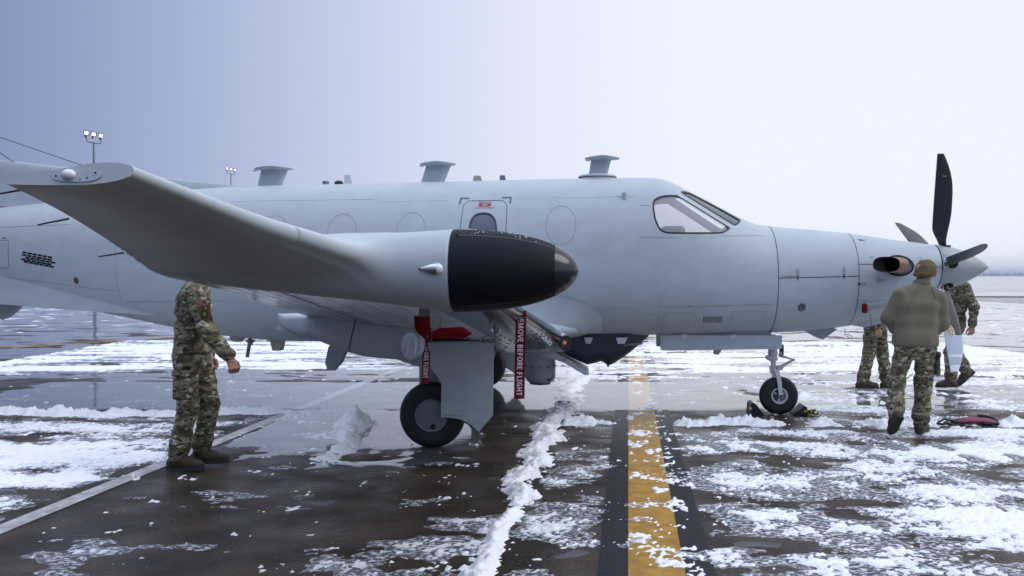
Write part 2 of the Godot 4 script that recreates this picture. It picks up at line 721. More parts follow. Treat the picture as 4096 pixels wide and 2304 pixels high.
# how much of the ground lies under snow, 0 to 1
func cover(x: float, d: float, q: Vector2) -> float:
	var c := 0.03
	c = maxf(c, 0.88 * between(q.x, -30.0, -4.15, 0.25) * between(q.y, 6.0, 8.0, 0.45))
	c = maxf(c, 0.55 * between(q.x, -30.0, -4.1, 0.3) * between(q.y, 5.2, 9.2, 0.4))
	c = maxf(c, 0.40 * between(q.x, -30.0, -3.6, 0.5) * between(d, 9.4, 10.2, 0.3))
	c = maxf(c, 0.74 * between(x, -60.0, -3.2, 0.9) * between(d, 14.6, 22.0, 0.8))
	c = maxf(c, 0.42 * between(x, -3.5, 1.2, 0.8) * between(d, 14.5, 21.0, 0.9))
	c = maxf(c, 0.30 * between(x, -90.0, -3.0, 1.0) * between(d, 22.0, 70.0, 1.5))
	c = maxf(c, 0.78 * between(x, 2.6, 60.0, 0.7) * between(d, 14.2, 21.5, 0.9))
	c = maxf(c, 0.56 * between(x, 0.3, 3.0, 0.3) * between(d, 13.0, 24.0, 0.7))
	c = maxf(c, 0.18 * between(x, 2.0, 90.0, 1.0) * between(d, 21.0, 70.0, 1.5))
	c = maxf(c, 0.46 * between(x, 3.4, 30.0, 0.5) * between(d, 9.3, 14.2, 0.5))
	c = maxf(c, 0.16 * between(x, 1.4, 3.6, 0.3) * between(d, 9.6, 13.6, 0.3))
	if q.x > 0.35:
		var right := clampf((q.x - 0.35) / 3.0, 0, 1)
		var near := clampf((9.6 - d) / 4.5, 0, 1)
		c = maxf(c, (0.40 + 0.24 * right + 0.20 * near * right) * (1.0 - smoothstep(9.1, 9.7, d)))
	c = maxf(c, 0.43 * between(q.x, -0.05, 0.45, 0.12) * between(q.y, 4.0, 9.2, 0.3))
	c = maxf(c, 0.33 * between(q.x, -0.7, -0.02, 0.1) * between(q.y, 3.5, 9.6, 0.3))
	c = maxf(c, 0.30 * between(q.x, -1.7, -0.75, 0.3) * between(q.y, 3.5, 8.2, 0.4))
	c = maxf(c, 0.10 * between(q.x, -3.5, -2.0, 0.4) * between(q.y, 3.0, 9.0, 0.4))
	c = maxf(c, 0.22 * between(q.x, -3.7, -2.4, 0.3) * between(q.y, 7.2, 9.4, 0.3))
	# clear around the wheels and under the belly
	c *= 1.0 - 0.85 * between(x, -1.6, 0.1, 0.3) * between(d, 6.9, 13.0, 0.5)
	return c


# ridges pushed up along the joints, as (height in metres above the ground, or less than 0)
func ridge(x: float, d: float, q: Vector2) -> float:
	var h := -1.0
	var wob := n_patch.get_noise_2d(q.y * 0.9, 7.0)
	var lump := 0.5 + 0.5 * n_mid.get_noise_2d(x * 0.8 + 31.0, d * 0.8)
	var du := q.x + 0.80 + 0.10 * wob
	var w := (0.10 + 0.08 * lump) * lerpf(0.55, 1.0, smoothstep(5.6, 7.2, q.y))
	if q.y > 3.2 and q.y < 10.0:
		h = maxf(h, 0.062 * (0.45 + 0.7 * lump) * (1.0 - absf(du) / w) - 0.004)
	elif q.y >= 10.0 and q.y < 21.0:
		h = maxf(h, 0.06 * (0.2 + lump) * (1.0 - du * du / (0.05 + 0.3 * w * w)) - 0.02)
	# the mound and its tail, left of the main wheel
	var mx := x + 1.70 + 0.06 * n_mid.get_noise_2d(x * 0.7, d * 0.7)
	var mz := d - 9.40 + 0.08 * n_mid.get_noise_2d(x * 0.7 + 17.0, d * 0.7)
	var r := sqrt(mx * mx * 1.5 + mz * mz * 0.8)
	h = maxf(h, 0.16 * exp(-r * r / 0.024) + 0.045 * exp(-r * r / 0.10) - 0.014 - 0.03 * lump)
	if d > 7.5 and d < 9.5:
		var tx := x + 1.60 - 0.05 * sin(d * 4.0) - 0.05 * n_mid.get_noise_2d(3.0, d * 0.8)
		h = maxf(h, (0.085 * (d - 7.4) / 1.9 + 0.01) * (0.35 + 0.9 * lump) * (1.0 - tx * tx / 0.014) - 0.006)
	# a low bank across the left of the apron
	if x < -2.3:
		var bz := d - (10.25 + 0.10 * sin(x * 1.7) + 0.14 * n_patch.get_noise_2d(x * 0.8, 3.0))
		var bw := 0.11 + 0.12 * lump
		var run := smoothstep(0.28, 0.60, 0.5 + 0.5 * n_patch.get_noise_2d(x * 0.62 + 9.0, 21.0) + 0.10) * smoothstep(-2.3, -2.9, x)
		h = maxf(h, 0.085 * run * (0.35 + 0.85 * lump) * (1.0 - bz * bz / (bw * bw)) - 0.008)
	# lumps in front of the nose wheel
	if x > 0.55:
		var gz := d - (9.55 + 0.13 * n_patch.get_noise_2d(x * 1.3, 13.0))
		var gw := 0.10 + 0.13 * lump
		var run := smoothstep(0.40, 0.64, 0.5 + 0.5 * n_patch.get_noise_2d(x * 1.1 + 3.0, 33.0) + 0.02) * (1.0 - between(q.x, -0.1, 0.5, 0.1))
		h = maxf(h, 0.085 * run * (0.25 + 0.9 * lump) * (1.0 - gz * gz / (gw * gw)) - 0.010)
	return h


func snow_height(x: float, d: float) -> float:
	var q := uv_of(x, d)
	var c := cover(x, d, q)
	var stretch := 0.6 if d < 13.0 else 0.22
	var f := n_fine.get_noise_2d(x, d)
	var g := n_grain.get_noise_2d(x, d)
	var fr := n_snow.get_noise_2d(x * stretch, d)
	var pit := smoothstep(0.16, 0.46, n_mid.get_noise_2d(x * 1.25 + 20.0, d * 1.05))
	var s := 0.5 + 0.74 * fr + 0.13 * f + 0.09 * g - 0.20 * pit
	var thr := lerpf(0.98, 0.14, c)
	var h := (s - thr) * 0.055
	if h > 0.0:
		h = 0.024 * (1.0 - exp(-h / 0.024))
		h += 0.008 * f + 0.010 * maxf(0.0, n_mid.get_noise_2d(x * 2.0 + 50.0, d * 2.0)) + 0.005 * g
	var r := ridge(x, d, q)
	if r > -0.03:
		var big := clampf(r, 0.0, 0.2)
		r += (0.026 + 0.20 * big) * f + 0.22 * big * n_mid.get_noise_2d(x * 1.8, d * 1.8) + (0.052 + 0.2 * big) * n_snow.get_noise_2d(x * 2.2 + 5.0, d * 2.2) + (0.010 + 0.06 * big) * g
		h = maxf(h, r)
	# boot prints pressed into the snow at the lower right
	if x > 1.3 and d < 9.0 and h > 0.0:
		var cell := Vector2(floorf(x / 0.42), floorf(d / 0.5))
		var rnd := fposmod(sin(cell.x * 12.99 + cell.y * 78.23) * 43758.5, 1.0)
		if rnd > 0.55:
			var px := x - (cell.x + 0.3 + 0.4 * rnd) * 0.42
			var pz := d - (cell.y + 0.5) * 0.5
			var e := px * px / 0.0064 + pz * pz / 0.030
			if e < 1.6:
				h -= 0.045 * (1.0 - e / 1.6)
	return h - 0.001


func slush_height(x: float, d: float) -> float:
	var q := uv_of(x, d)
	var c := cover(x, d, q)
	var s := 0.5 + 0.80 * n_snow.get_noise_2d(x * 0.6, d)
	if q.x > -0.2 and q.x < 0.5:
		c *= 0.72
	var thr := lerpf(0.84, -0.02, c) + 0.05 * n_mid.get_noise_2d(x * 1.3, d * 1.3 + 40.0)
	return clampf((s - thr) * 0.05, -0.01, 0.0075) + 0.0009 * n_fine.get_noise_2d(x, d)


func water_height(x: float, d: float) -> float:
	var q := uv_of(x, d)
	var w := 0.30
	w = maxf(w, 0.86 * between(x, -7.0, 3.3, 0.5) * between(d, 10.5, 13.4, 0.25))
	w = maxf(w, 0.62 * between(x, 3.0, 9.0, 0.5) * between(d, 10.3, 14.0, 0.4))
	w = maxf(w, 0.80 * between(x, -2.7, -0.2, 0.25) * between(d, 8.15, 10.6, 0.25))
	w = maxf(w, 0.52 * between(q.x, -3.6, -1.5, 0.3) * between(q.y, 6.8, 8.6, 0.3))
	w = maxf(w, 0.60 * between(x, -30.0, 30.0, 1.0) * between(d, 13.0, 60.0, 1.0))
	w = maxf(w, 0.33 * between(d, 2.0, 8.5, 0.6))
	var s := w + 0.34 * n_patch.get_noise_2d(x * 0.5 + 80.0, d * 1.1) + 0.10 * n_mid.get_noise_2d(x * 0.6, d + 60.0)
	return clampf((s - 0.52) * 0.045, -0.008, 0.0062)


func height_sheet(x0: float, x1: float, d0: float, d1: float, dx: float, dd: float, f: Callable, mb: MB):
	var nx := int((x1 - x0) / dx) + 1
	var nd := int((d1 - d0) / dd) + 1
	var hh := PackedFloat32Array()
	hh.resize(nx * nd)
	for j in nd:
		var d := d0 + j * dd
		for i in nx:
			hh[j * nx + i] = f.call(x0 + i * dx, d)
	var ids := PackedInt32Array()
	ids.resize(nx * nd)
	ids.fill(-1)
	for j in nd - 1:
		for i in nx - 1:
			var a := j * nx + i
			if maxf(maxf(hh[a], hh[a + 1]), maxf(hh[a + nx], hh[a + nx + 1])) < 0.0:
				continue
			for k in [a, a + 1, a + nx, a + nx + 1]:
				if ids[k] < 0:
					ids[k] = mb.v.size()
					var i2: int = k % nx
					var j2: int = k / nx
					mb.v.append(Vector3(x0 + i2 * dx, hh[k], -(d0 + j2 * dd)))
					var l := hh[k - 1] if i2 > 0 else hh[k]
					var r := hh[k + 1] if i2 < nx - 1 else hh[k]
					var b := hh[k - nx] if j2 > 0 else hh[k]
					var t := hh[k + nx] if j2 < nd - 1 else hh[k]
					mb.n.append(Vector3((l - r) / (2 * dx), 1.0, (t - b) / (2 * dd)).normalized())
					mb.t.append(Vector2(x0 + i2 * dx, d0 + j2 * dd))
			mb.ix.append_array([ids[a], ids[a + nx + 1], ids[a + 1], ids[a], ids[a + nx], ids[a + nx + 1]])


func build_snow():
	n_patch = noise(61, 1.05, 4)
	n_snow = noise(65, 1.15, 7)
	n_snow.fractal_gain = 0.60
	n_snow.fractal_lacunarity = 2.05
	n_mid = noise(62, 4.2, 3)
	n_fine = noise(63, 15.0, 3)
	n_grain = noise(64, 55.0, 2)
	var snow := mat("old wet snow", lin(0.86, 0.875, 0.90), 0.55, 0.0, 0.4)
	snow.subsurf_scatter_enabled = true
	snow.subsurf_scatter_strength = 0.12
	snow.normal_enabled = true
	snow.normal_texture = tile(66, 512, 0.09, 0, 1, 5, 4.0)
	snow.normal_scale = 0.5
	snow.uv1_triplanar = true
	snow.uv1_world_triplanar = true
	snow.uv1_scale = Vector3(1.4, 1.4, 1.4)
	var mb := MB.new()
	height_sheet(-4.8, 5.0, 4.2, 7.4, 0.019, 0.026, snow_height, mb)
	height_sheet(-7.0, 7.6, 7.4, 11.0, 0.023, 0.029, snow_height, mb)
	structure("snow", mb.mesh(), snow, "stuff")
	mb = MB.new()
	height_sheet(-9.5, 10.5, 11.0, 24.0, 0.055, 0.075, snow_height, mb)
	height_sheet(-24.0, 26.0, 24.0, 64.0, 0.22, 0.24, snow_height, mb)
	structure("far_snow", mb.mesh(), snow, "stuff")
	# thin frost and slush: a speckled, partly see-through film
	var slush := mat("thin frost and slush", lin(0.80, 0.82, 0.86), 0.45, 0.0, 0.4)
	slush.transparency = BaseMaterial3D.TRANSPARENCY_ALPHA
	var speck := NoiseTexture2D.new()
	speck.width = 1024
	speck.height = 1024
	speck.seamless = true
	var sn := noise(68, 0.030, 6)
	sn.fractal_gain = 0.68
	speck.noise = sn
	var ramp := Gradient.new()
	ramp.offsets = PackedFloat32Array([0.0, 0.46, 0.56, 0.72, 1.0])
	ramp.colors = PackedColorArray([Color(0.9, 0.92, 0.96, 0.03), Color(0.9, 0.92, 0.96, 0.10), Color(0.95, 0.96, 1.0, 0.38), Color(1, 1, 1, 0.80), Color(1, 1, 1, 0.9)])
	speck.color_ramp = ramp
	slush.albedo_texture = speck
	slush.normal_enabled = true
	slush.normal_texture = snow.normal_texture
	slush.normal_scale = 0.35
	slush.uv1_triplanar = true
	slush.uv1_world_triplanar = true
	slush.uv1_scale = Vector3(0.55, 0.8, 0.8)
	mb = MB.new()
	height_sheet(-4.8, 5.0, 4.2, 7.4, 0.03, 0.04, slush_height, mb)
	height_sheet(-7.0, 7.6, 7.4, 14.0, 0.05, 0.06, slush_height, mb)
	structure("slush", mb.mesh(), slush, "stuff")
	var water := mat("melt water", Color(0.9, 0.95, 1.0, 0.06), 0.05, 0.0, 0.7)
	water.normal_enabled = true
	water.normal_texture = tile(67, 512, 0.02, 0, 1, 4, 1.5)
	water.normal_scale = 0.10
	water.uv1_triplanar = true
	water.uv1_world_triplanar = true
	water.uv1_scale = Vector3(0.8, 0.8, 0.8)
	water.transparency = BaseMaterial3D.TRANSPARENCY_ALPHA
	mb = MB.new()
	height_sheet(-9.0, 10.0, 4.2, 15.0, 0.06, 0.06, water_height, mb)
	height_sheet(-18.0, 18.0, 15.0, 30.0, 0.18, 0.18, water_height, mb)
	height_sheet(-44.0, 44.0, 30.0, 64.0, 0.4, 0.4, water_height, mb)
	structure("water", mb.mesh(), water, "stuff")


func build_far_trees():
	# a far-off belt of conifers, one dim mass in the haze
	var mb := MB.new()
	var rng := RandomNumberGenerator.new()
	rng.seed = 12
	for k in 900:
		var x := rng.randf_range(-400.0, 4300.0)
		var z := -rng.randf_range(5200.0, 6200.0)
		var h := rng.randf_range(12.0, 30.0)
		var prof := PackedVector2Array()
		for q in 7:
			var s := q / 6.0
			prof.append(Vector2(maxf(0.02, h * 0.24 * (1.0 - s) * (1.0 if q % 2 == 0 else 0.68)), h * (0.10 + 0.90 * s)))
		mb.lathe(prof, Vector3(x, 0, z), Vector3.UP, 6)
	var o := part("far_wood", mb.mesh(), M["conifer"], self)
	o.set_meta("kind", "stuff")
	o.set_meta("label", "far belt of dark conifers faint in the haze on the horizon")
	o.set_meta("category", "wood")


func build_floodlights():
	floodlight(Vector3(-77.7, 0, -165.0), 28.2, 1.0, "nearer and larger floodlight mast with three lit lamps above the wing tip")
	floodlight(Vector3(-95.6, 0, -302.0), 38.2, 1.0, "farther and smaller floodlight mast with three lit lamps left of the rear roof antenna")


func floodlight(at: Vector3, h: float, k: float, label: String):
	var o := thing("floodlight_mast" if h < 30 else "floodlight_mast_001", label, "floodlight", at, 0.0, "floodlight masts behind the aircraft")
	part("pole", rod(Vector3.ZERO, Vector3(0, h - 2.0, 0), 0.32, 0.16, 12), M["galvanised steel"], o)
	var mb := MB.new()
	var pts := PackedVector3Array()
	for q in 13:
		var a := PI * q / 12.0
		pts.append(Vector3(-1.25 + 0.0, 0, 0))
	pts = PackedVector3Array([Vector3(-1.25, h - 0.6, 0.2), Vector3(-1.25, h - 1.35, 0.2), Vector3(-1.15, h - 1.65, 0.18), Vector3(-0.9, h - 1.75, 0.15), Vector3(0.9, h - 2.05, -0.15), Vector3(1.15, h - 1.95, -0.18), Vector3(1.25, h - 1.7, -0.2), Vector3(1.25, h - 0.9, -0.2)])
	mb.tube(pts, PackedFloat32Array([0.10]), 8)
	part("bracket", mb.mesh(), M["galvanised steel"], o)
	for q in 3:
		var c := Vector3(-1.25 + 1.25 * q, h - 0.05 - 0.22 * q, 0.2 - 0.2 * q)
		var b := Basis(Vector3.UP, 0.45) * Basis(Vector3.RIGHT, 0.35) * Basis(Vector3.BACK, -0.12)
		var head := part("floodlight_head", slab_box(Vector3.ZERO, Vector3(0.95, 0.85, 0.34), 0.07), M["floodlight housing"], o, Transform3D(b, c))
		part("lamp_glass", slab_box(Vector3(0, 0, 0.19), Vector3(0.66, 0.60, 0.05), 0.02), M["floodlight glass"], head)
		part("knuckle", slab_box(Vector3(-0.1, -0.62, 0), Vector3(0.26, 0.5, 0.26), 0.04), M["floodlight housing"], head)
		var l := SpotLight3D.new()
		l.name = "floodlight_beam"
		l.position = c + b * Vector3(0, 0, 0.26)
		l.basis = b * Basis(Vector3.UP, PI)
		l.light_energy = 0.12
		l.light_color = Color(1, 0.99, 0.92)
		l.light_size = 0.45
		l.spot_range = 400.0
		l.spot_attenuation = 2.0
		l.spot_angle = 55.0
		l.shadow_enabled = true
		o.add_child(l, true)


# ------------------------------------------------------------------ aircraft: body

# station x, top, bottom, half width, height of the widest point, roundness of top and bottom
var FUS := [
	[-7.9, 2.25, 1.98, 0.06, 2.12, 2.0, 2.0],
	[-7.0, 2.34, 1.74, 0.22, 2.05, 2.0, 2.1],
	[-5.77, 2.44, 1.45, 0.42, 1.98, 2.05, 2.2],
	[-5.0, 2.51, 1.26, 0.53, 1.92, 2.1, 2.2],
	[-4.09, 2.585, 1.09, 0.65, 1.85, 2.1, 2.3],
	[-3.5, 2.63, 0.975, 0.72, 1.80, 2.15, 2.3],
	[-2.75, 2.672, 0.865, 0.78, 1.75, 2.15, 2.4],
	[-2.0, 2.687, 0.82, 0.815, 1.72, 2.2, 2.4],
	[-1.0, 2.70, 0.83, 0.83, 1.72, 2.2, 2.4],
	[0.0, 2.715, 0.85, 0.83, 1.72, 2.2, 2.4],
	[1.0, 2.732, 0.885, 0.83, 1.73, 2.2, 2.4],
	[1.84, 2.738, 0.905, 0.82, 1.73, 2.2, 2.4],
	[2.1, 2.738, 0.912, 0.81, 1.73, 2.2, 2.4],
	[2.25, 2.732, 0.916, 0.803, 1.72, 2.2, 2.35],
	[2.36, 2.708, 0.919, 0.797, 1.71, 2.2, 2.35],
	[2.48, 2.655, 0.922, 0.788, 1.69, 2.2, 2.35],
	[2.60, 2.59, 0.925, 0.778, 1.67, 2.2, 2.3],
	[2.95, 2.405, 0.933, 0.735, 1.62, 2.15, 2.3],
	[3.20, 2.275, 0.940, 0.695, 1.59, 2.1, 2.25],
	[3.34, 2.212, 0.943, 0.672, 1.58, 2.1, 2.2],
	[3.44, 2.186, 0.945, 0.655, 1.57, 2.1, 2.2],
	[3.60, 2.168, 0.948, 0.628, 1.57, 2.1, 2.2],
	[3.9, 2.14, 0.962, 0.585, 1.58, 2.1, 2.15],
	[4.42, 2.09, 1.025, 0.512, 1.59, 2.05, 2.1],
	[4.89, 2.02, 1.135, 0.430, 1.61, 2.0, 2.0],
	[5.2, 1.978, 1.285, 0.345, 1.65, 2.0, 2.0],
	[5.38, 1.953, 1.435, 0.262, 1.69, 2.0, 2.0],
]


func section(x: float) -> PackedFloat32Array:
	var n := FUS.size()
	var k := 0
	while k < n - 2 and x > FUS[k + 1][0]:
		k += 1
	var a: Array = FUS[k]
	var b: Array = FUS[k + 1]
	var h: float = b[0] - a[0]
	var s := clampf((x - a[0]) / h, 0, 1)
	var p: Array = FUS[maxi(k - 1, 0)]
	var q: Array = FUS[mini(k + 2, n - 1)]
	var out := PackedFloat32Array()
	for c in range(1, 7):
		var m0: float = (b[c] - a[c]) / h if k == 0 else 0.5 * ((b[c] - a[c]) / h + (a[c] - p[c]) / (a[0] - p[0]))
		var m1: float = (b[c] - a[c]) / h if k == n - 2 else 0.5 * ((b[c] - a[c]) / h + (q[c] - b[c]) / (q[0] - b[0]))
		var s2 := s * s
		var s3 := s2 * s
		out.append((2 * s3 - 3 * s2 + 1) * a[c] + (s3 - 2 * s2 + s) * h * m0 + (-2 * s3 + 3 * s2) * b[c] + (s3 - s2) * h * m1)
	return out


func skin_z(x: float, y: float) -> float:
	var f := section(x)
	var up := y > f[3]
	var q := absf(y - f[3]) / ((f[0] - f[3]) if up else (f[3] - f[1]))
	var e := f[4] if up else f[5]
	return f[2] * pow(maxf(0.0, 1.0 - pow(minf(q, 1.0), e)), 1.0 / e)


func ring_point(f: PackedFloat32Array, x: float, t: float, lift := 0.0) -> Vector3:
	var c := cos(t)
	var s := sin(t)
	var e := f[4] if c > 0 else f[5]
	var half := (f[0] - f[3]) if c > 0 else (f[3] - f[1])
	return Vector3(x, f[3] + (half + lift) * signf(c) * pow(absf(c), 2.0 / e), (f[2] + lift) * signf(s) * pow(absf(s), 2.0 / e))


func poly(a: Array) -> PackedVector2Array:
	var p := PackedVector2Array()
	for k in range(0, a.size(), 2):
		p.append(Vector2(a[k], a[k + 1]))
	return p


func rounded(p: PackedVector2Array, times := 2) -> PackedVector2Array:
	for q in times:
		var o := PackedVector2Array()
		for k in p.size():
			var a := p[k]
			var b := p[(k + 1) % p.size()]
			o.append(a.lerp(b, 0.25))
			o.append(a.lerp(b, 0.75))
		p = o
	return p


# a strip that lies on the fuselage side along a line of (x, y) points
func on_skin(pts: PackedVector2Array, width: float, lift: float, closed := false, side := 1.0) -> ArrayMesh:
	var line := PackedVector2Array()
	var n := pts.size() if closed else pts.size() - 1
	for k in n:
		var a := pts[k]
		var b := pts[(k + 1) % pts.size()]
		var m := int(a.distance_to(b) / 0.05) + 1
		for q in m:
			line.append(a.lerp(b, float(q) / m))
	if not closed:
		line.append(pts[pts.size() - 1])
	var p := PackedVector3Array()
	var c := line.size()
	for k in c + (1 if closed else 0):
		var i := k % c
		var a := line[(i - 1 + c) % c] if closed or i > 0 else line[i]
		var b := line[(i + 1) % c] if closed or i < c - 1 else line[i]
		var d := (b - a).normalized().orthogonal() * width / 2
		for s in [-1, -1, 1, 1]:
			var q: Vector2 = line[i] + d * s
			p.append(Vector3(q.x, q.y, side * (skin_z(q.x, q.y) + lift)))
		p[p.size() - 4].z -= side * (lift + 0.004)
		p[p.size() - 1].z -= side * (lift + 0.004)
	var mb := MB.new()
	mb.grid(p, 4, c + (1 if closed else 0))
	return mb.mesh()


func ring_seam(x: float, t0: float, t1: float, width: float, lift := 0.0015) -> ArrayMesh:
	var p := PackedVector3Array()
	for k in 41:
		var t := lerpf(t0, t1, k / 40.0)
		for s in [-1.0, 1.0]:
			var xx: float = x + s * width / 2
			p.append(ring_point(section(xx), xx, t, lift))
	var mb := MB.new()
	mb.grid(p, 2, 41)
	return mb.mesh()


func print_on_skin(s: String, at: Vector2, height: float, bold := true) -> ArrayMesh:
	var mb := MB.new()
	var l := letters(s, height, bold)
	for k in range(0, l.size(), 3):
		var q := []
		for e in 3:
			var x := at.x + l[k + e].x
			var y := at.y + l[k + e].y
			q.append(Vector3(x, y, skin_z(x, y) + 0.003))
		mb.tri(q[0], q[1], q[2])
	return mb.mesh()


# the skin as a loft; windows are cut out of it exactly, and the cut pieces returned as panes
func build_skin(holes: Array) -> Array:
	var xs := PackedFloat32Array()
	var x := -7.9
	while x < 5.38:
		xs.append(x)
		x += 0.03 if x > 1.9 and x < 3.6 else 0.06
	xs.append(5.38)
	var nu := 112
	var p := PackedVector3Array()
	for xx in xs:
		var f := section(xx)
		for i in nu:
			p.append(ring_point(f, xx, TAU * i / nu))
	var whole := MB.new()
	whole.grid(p, nu, xs.size(), true)
	var out := MB.new()
	out.v = whole.v
	out.n = whole.n
	out.t = whole.t
	var panes := []
	for h in holes:
		panes.append(MB.new())
	var boxes := []
	for h in holes:
		var r := Rect2(h[0][0], Vector2.ZERO)
		for q in h[0]:
			r = r.expand(q)
		boxes.append(r.grow(0.01))
	for k in range(0, whole.ix.size(), 3):
		var ids := [whole.ix[k], whole.ix[k + 1], whole.ix[k + 2]]
		var a := whole.v[ids[0]]
		var b := whole.v[ids[1]]
		var c := whole.v[ids[2]]
		var hits := []
		var tr := Rect2(Vector2(a.x, a.y), Vector2.ZERO).expand(Vector2(b.x, b.y)).expand(Vector2(c.x, c.y))
		for q in holes.size():
			if signf(a.z + b.z + c.z) == holes[q][1] and boxes[q].intersects(tr, true):
				hits.append(q)
		if hits.is_empty():
			out.ix.append_array([ids[0], ids[1], ids[2]])
			continue
		var t2 := PackedVector2Array([Vector2(a.x, a.y), Vector2(b.x, b.y), Vector2(c.x, c.y)])
		var left := [t2]
		for q in hits:
			var rest := []
			for bit in left:
				rest.append_array(Geometry2D.clip_polygons(bit, holes[q][0]))
			left = rest
		for inside in hits.size() + 1:
			var bits: Array = left if inside == 0 else Geometry2D.intersect_polygons(t2, holes[hits[inside - 1]][0])
			var to: MB = out if inside == 0 else panes[hits[inside - 1]]
			for bit in bits:
				var tt := Geometry2D.triangulate_polygon(bit)
				for e in range(0, tt.size(), 3):
					var pp := PackedVector3Array()
					var nq := PackedVector3Array()
					for g in 3:
						var q: Vector2 = bit[tt[e + g]]
						var w := barycentric(q, t2)
						pp.append(a * w.x + b * w.y + c * w.z)
						nq.append((whole.n[ids[0]] * w.x + whole.n[ids[1]] * w.y + whole.n[ids[2]] * w.z).normalized())
					var order := [0, 1, 2] if (pp[0] - pp[2]).cross(pp[0] - pp[1]).dot(nq[0]) > 0 else [0, 2, 1]
					for g in order:
						to.ix.append(to.v.size())
						to.v.append(pp[g] if inside == 0 else pp[g] - nq[g] * 0.008)
						to.n.append(nq[g])
						to.t.append(bit[tt[e + g]])
	return [out.mesh(), panes]


func barycentric(p: Vector2, t: PackedVector2Array) -> Vector3:
	var d := (t[1] - t[0]).cross(t[2] - t[0])
	if absf(d) < 1e-12:
		return Vector3(1, 0, 0)
	var w1 := (p - t[0]).cross(t[2] - t[0]) / d
	var w2 := (t[1] - t[0]).cross(p - t[0]) / d
	return Vector3(1 - w1 - w2, w1, w2)


func arc(c: Vector2, rx: float, ry: float, a0: float, a1: float, n := 20) -> PackedVector2Array:
	var p := PackedVector2Array()
	for k in n + 1:
		var a := deg_to_rad(lerpf(a0, a1, float(k) / n))
		p.append(c + Vector2(cos(a) * rx, sin(a) * ry))
	return p


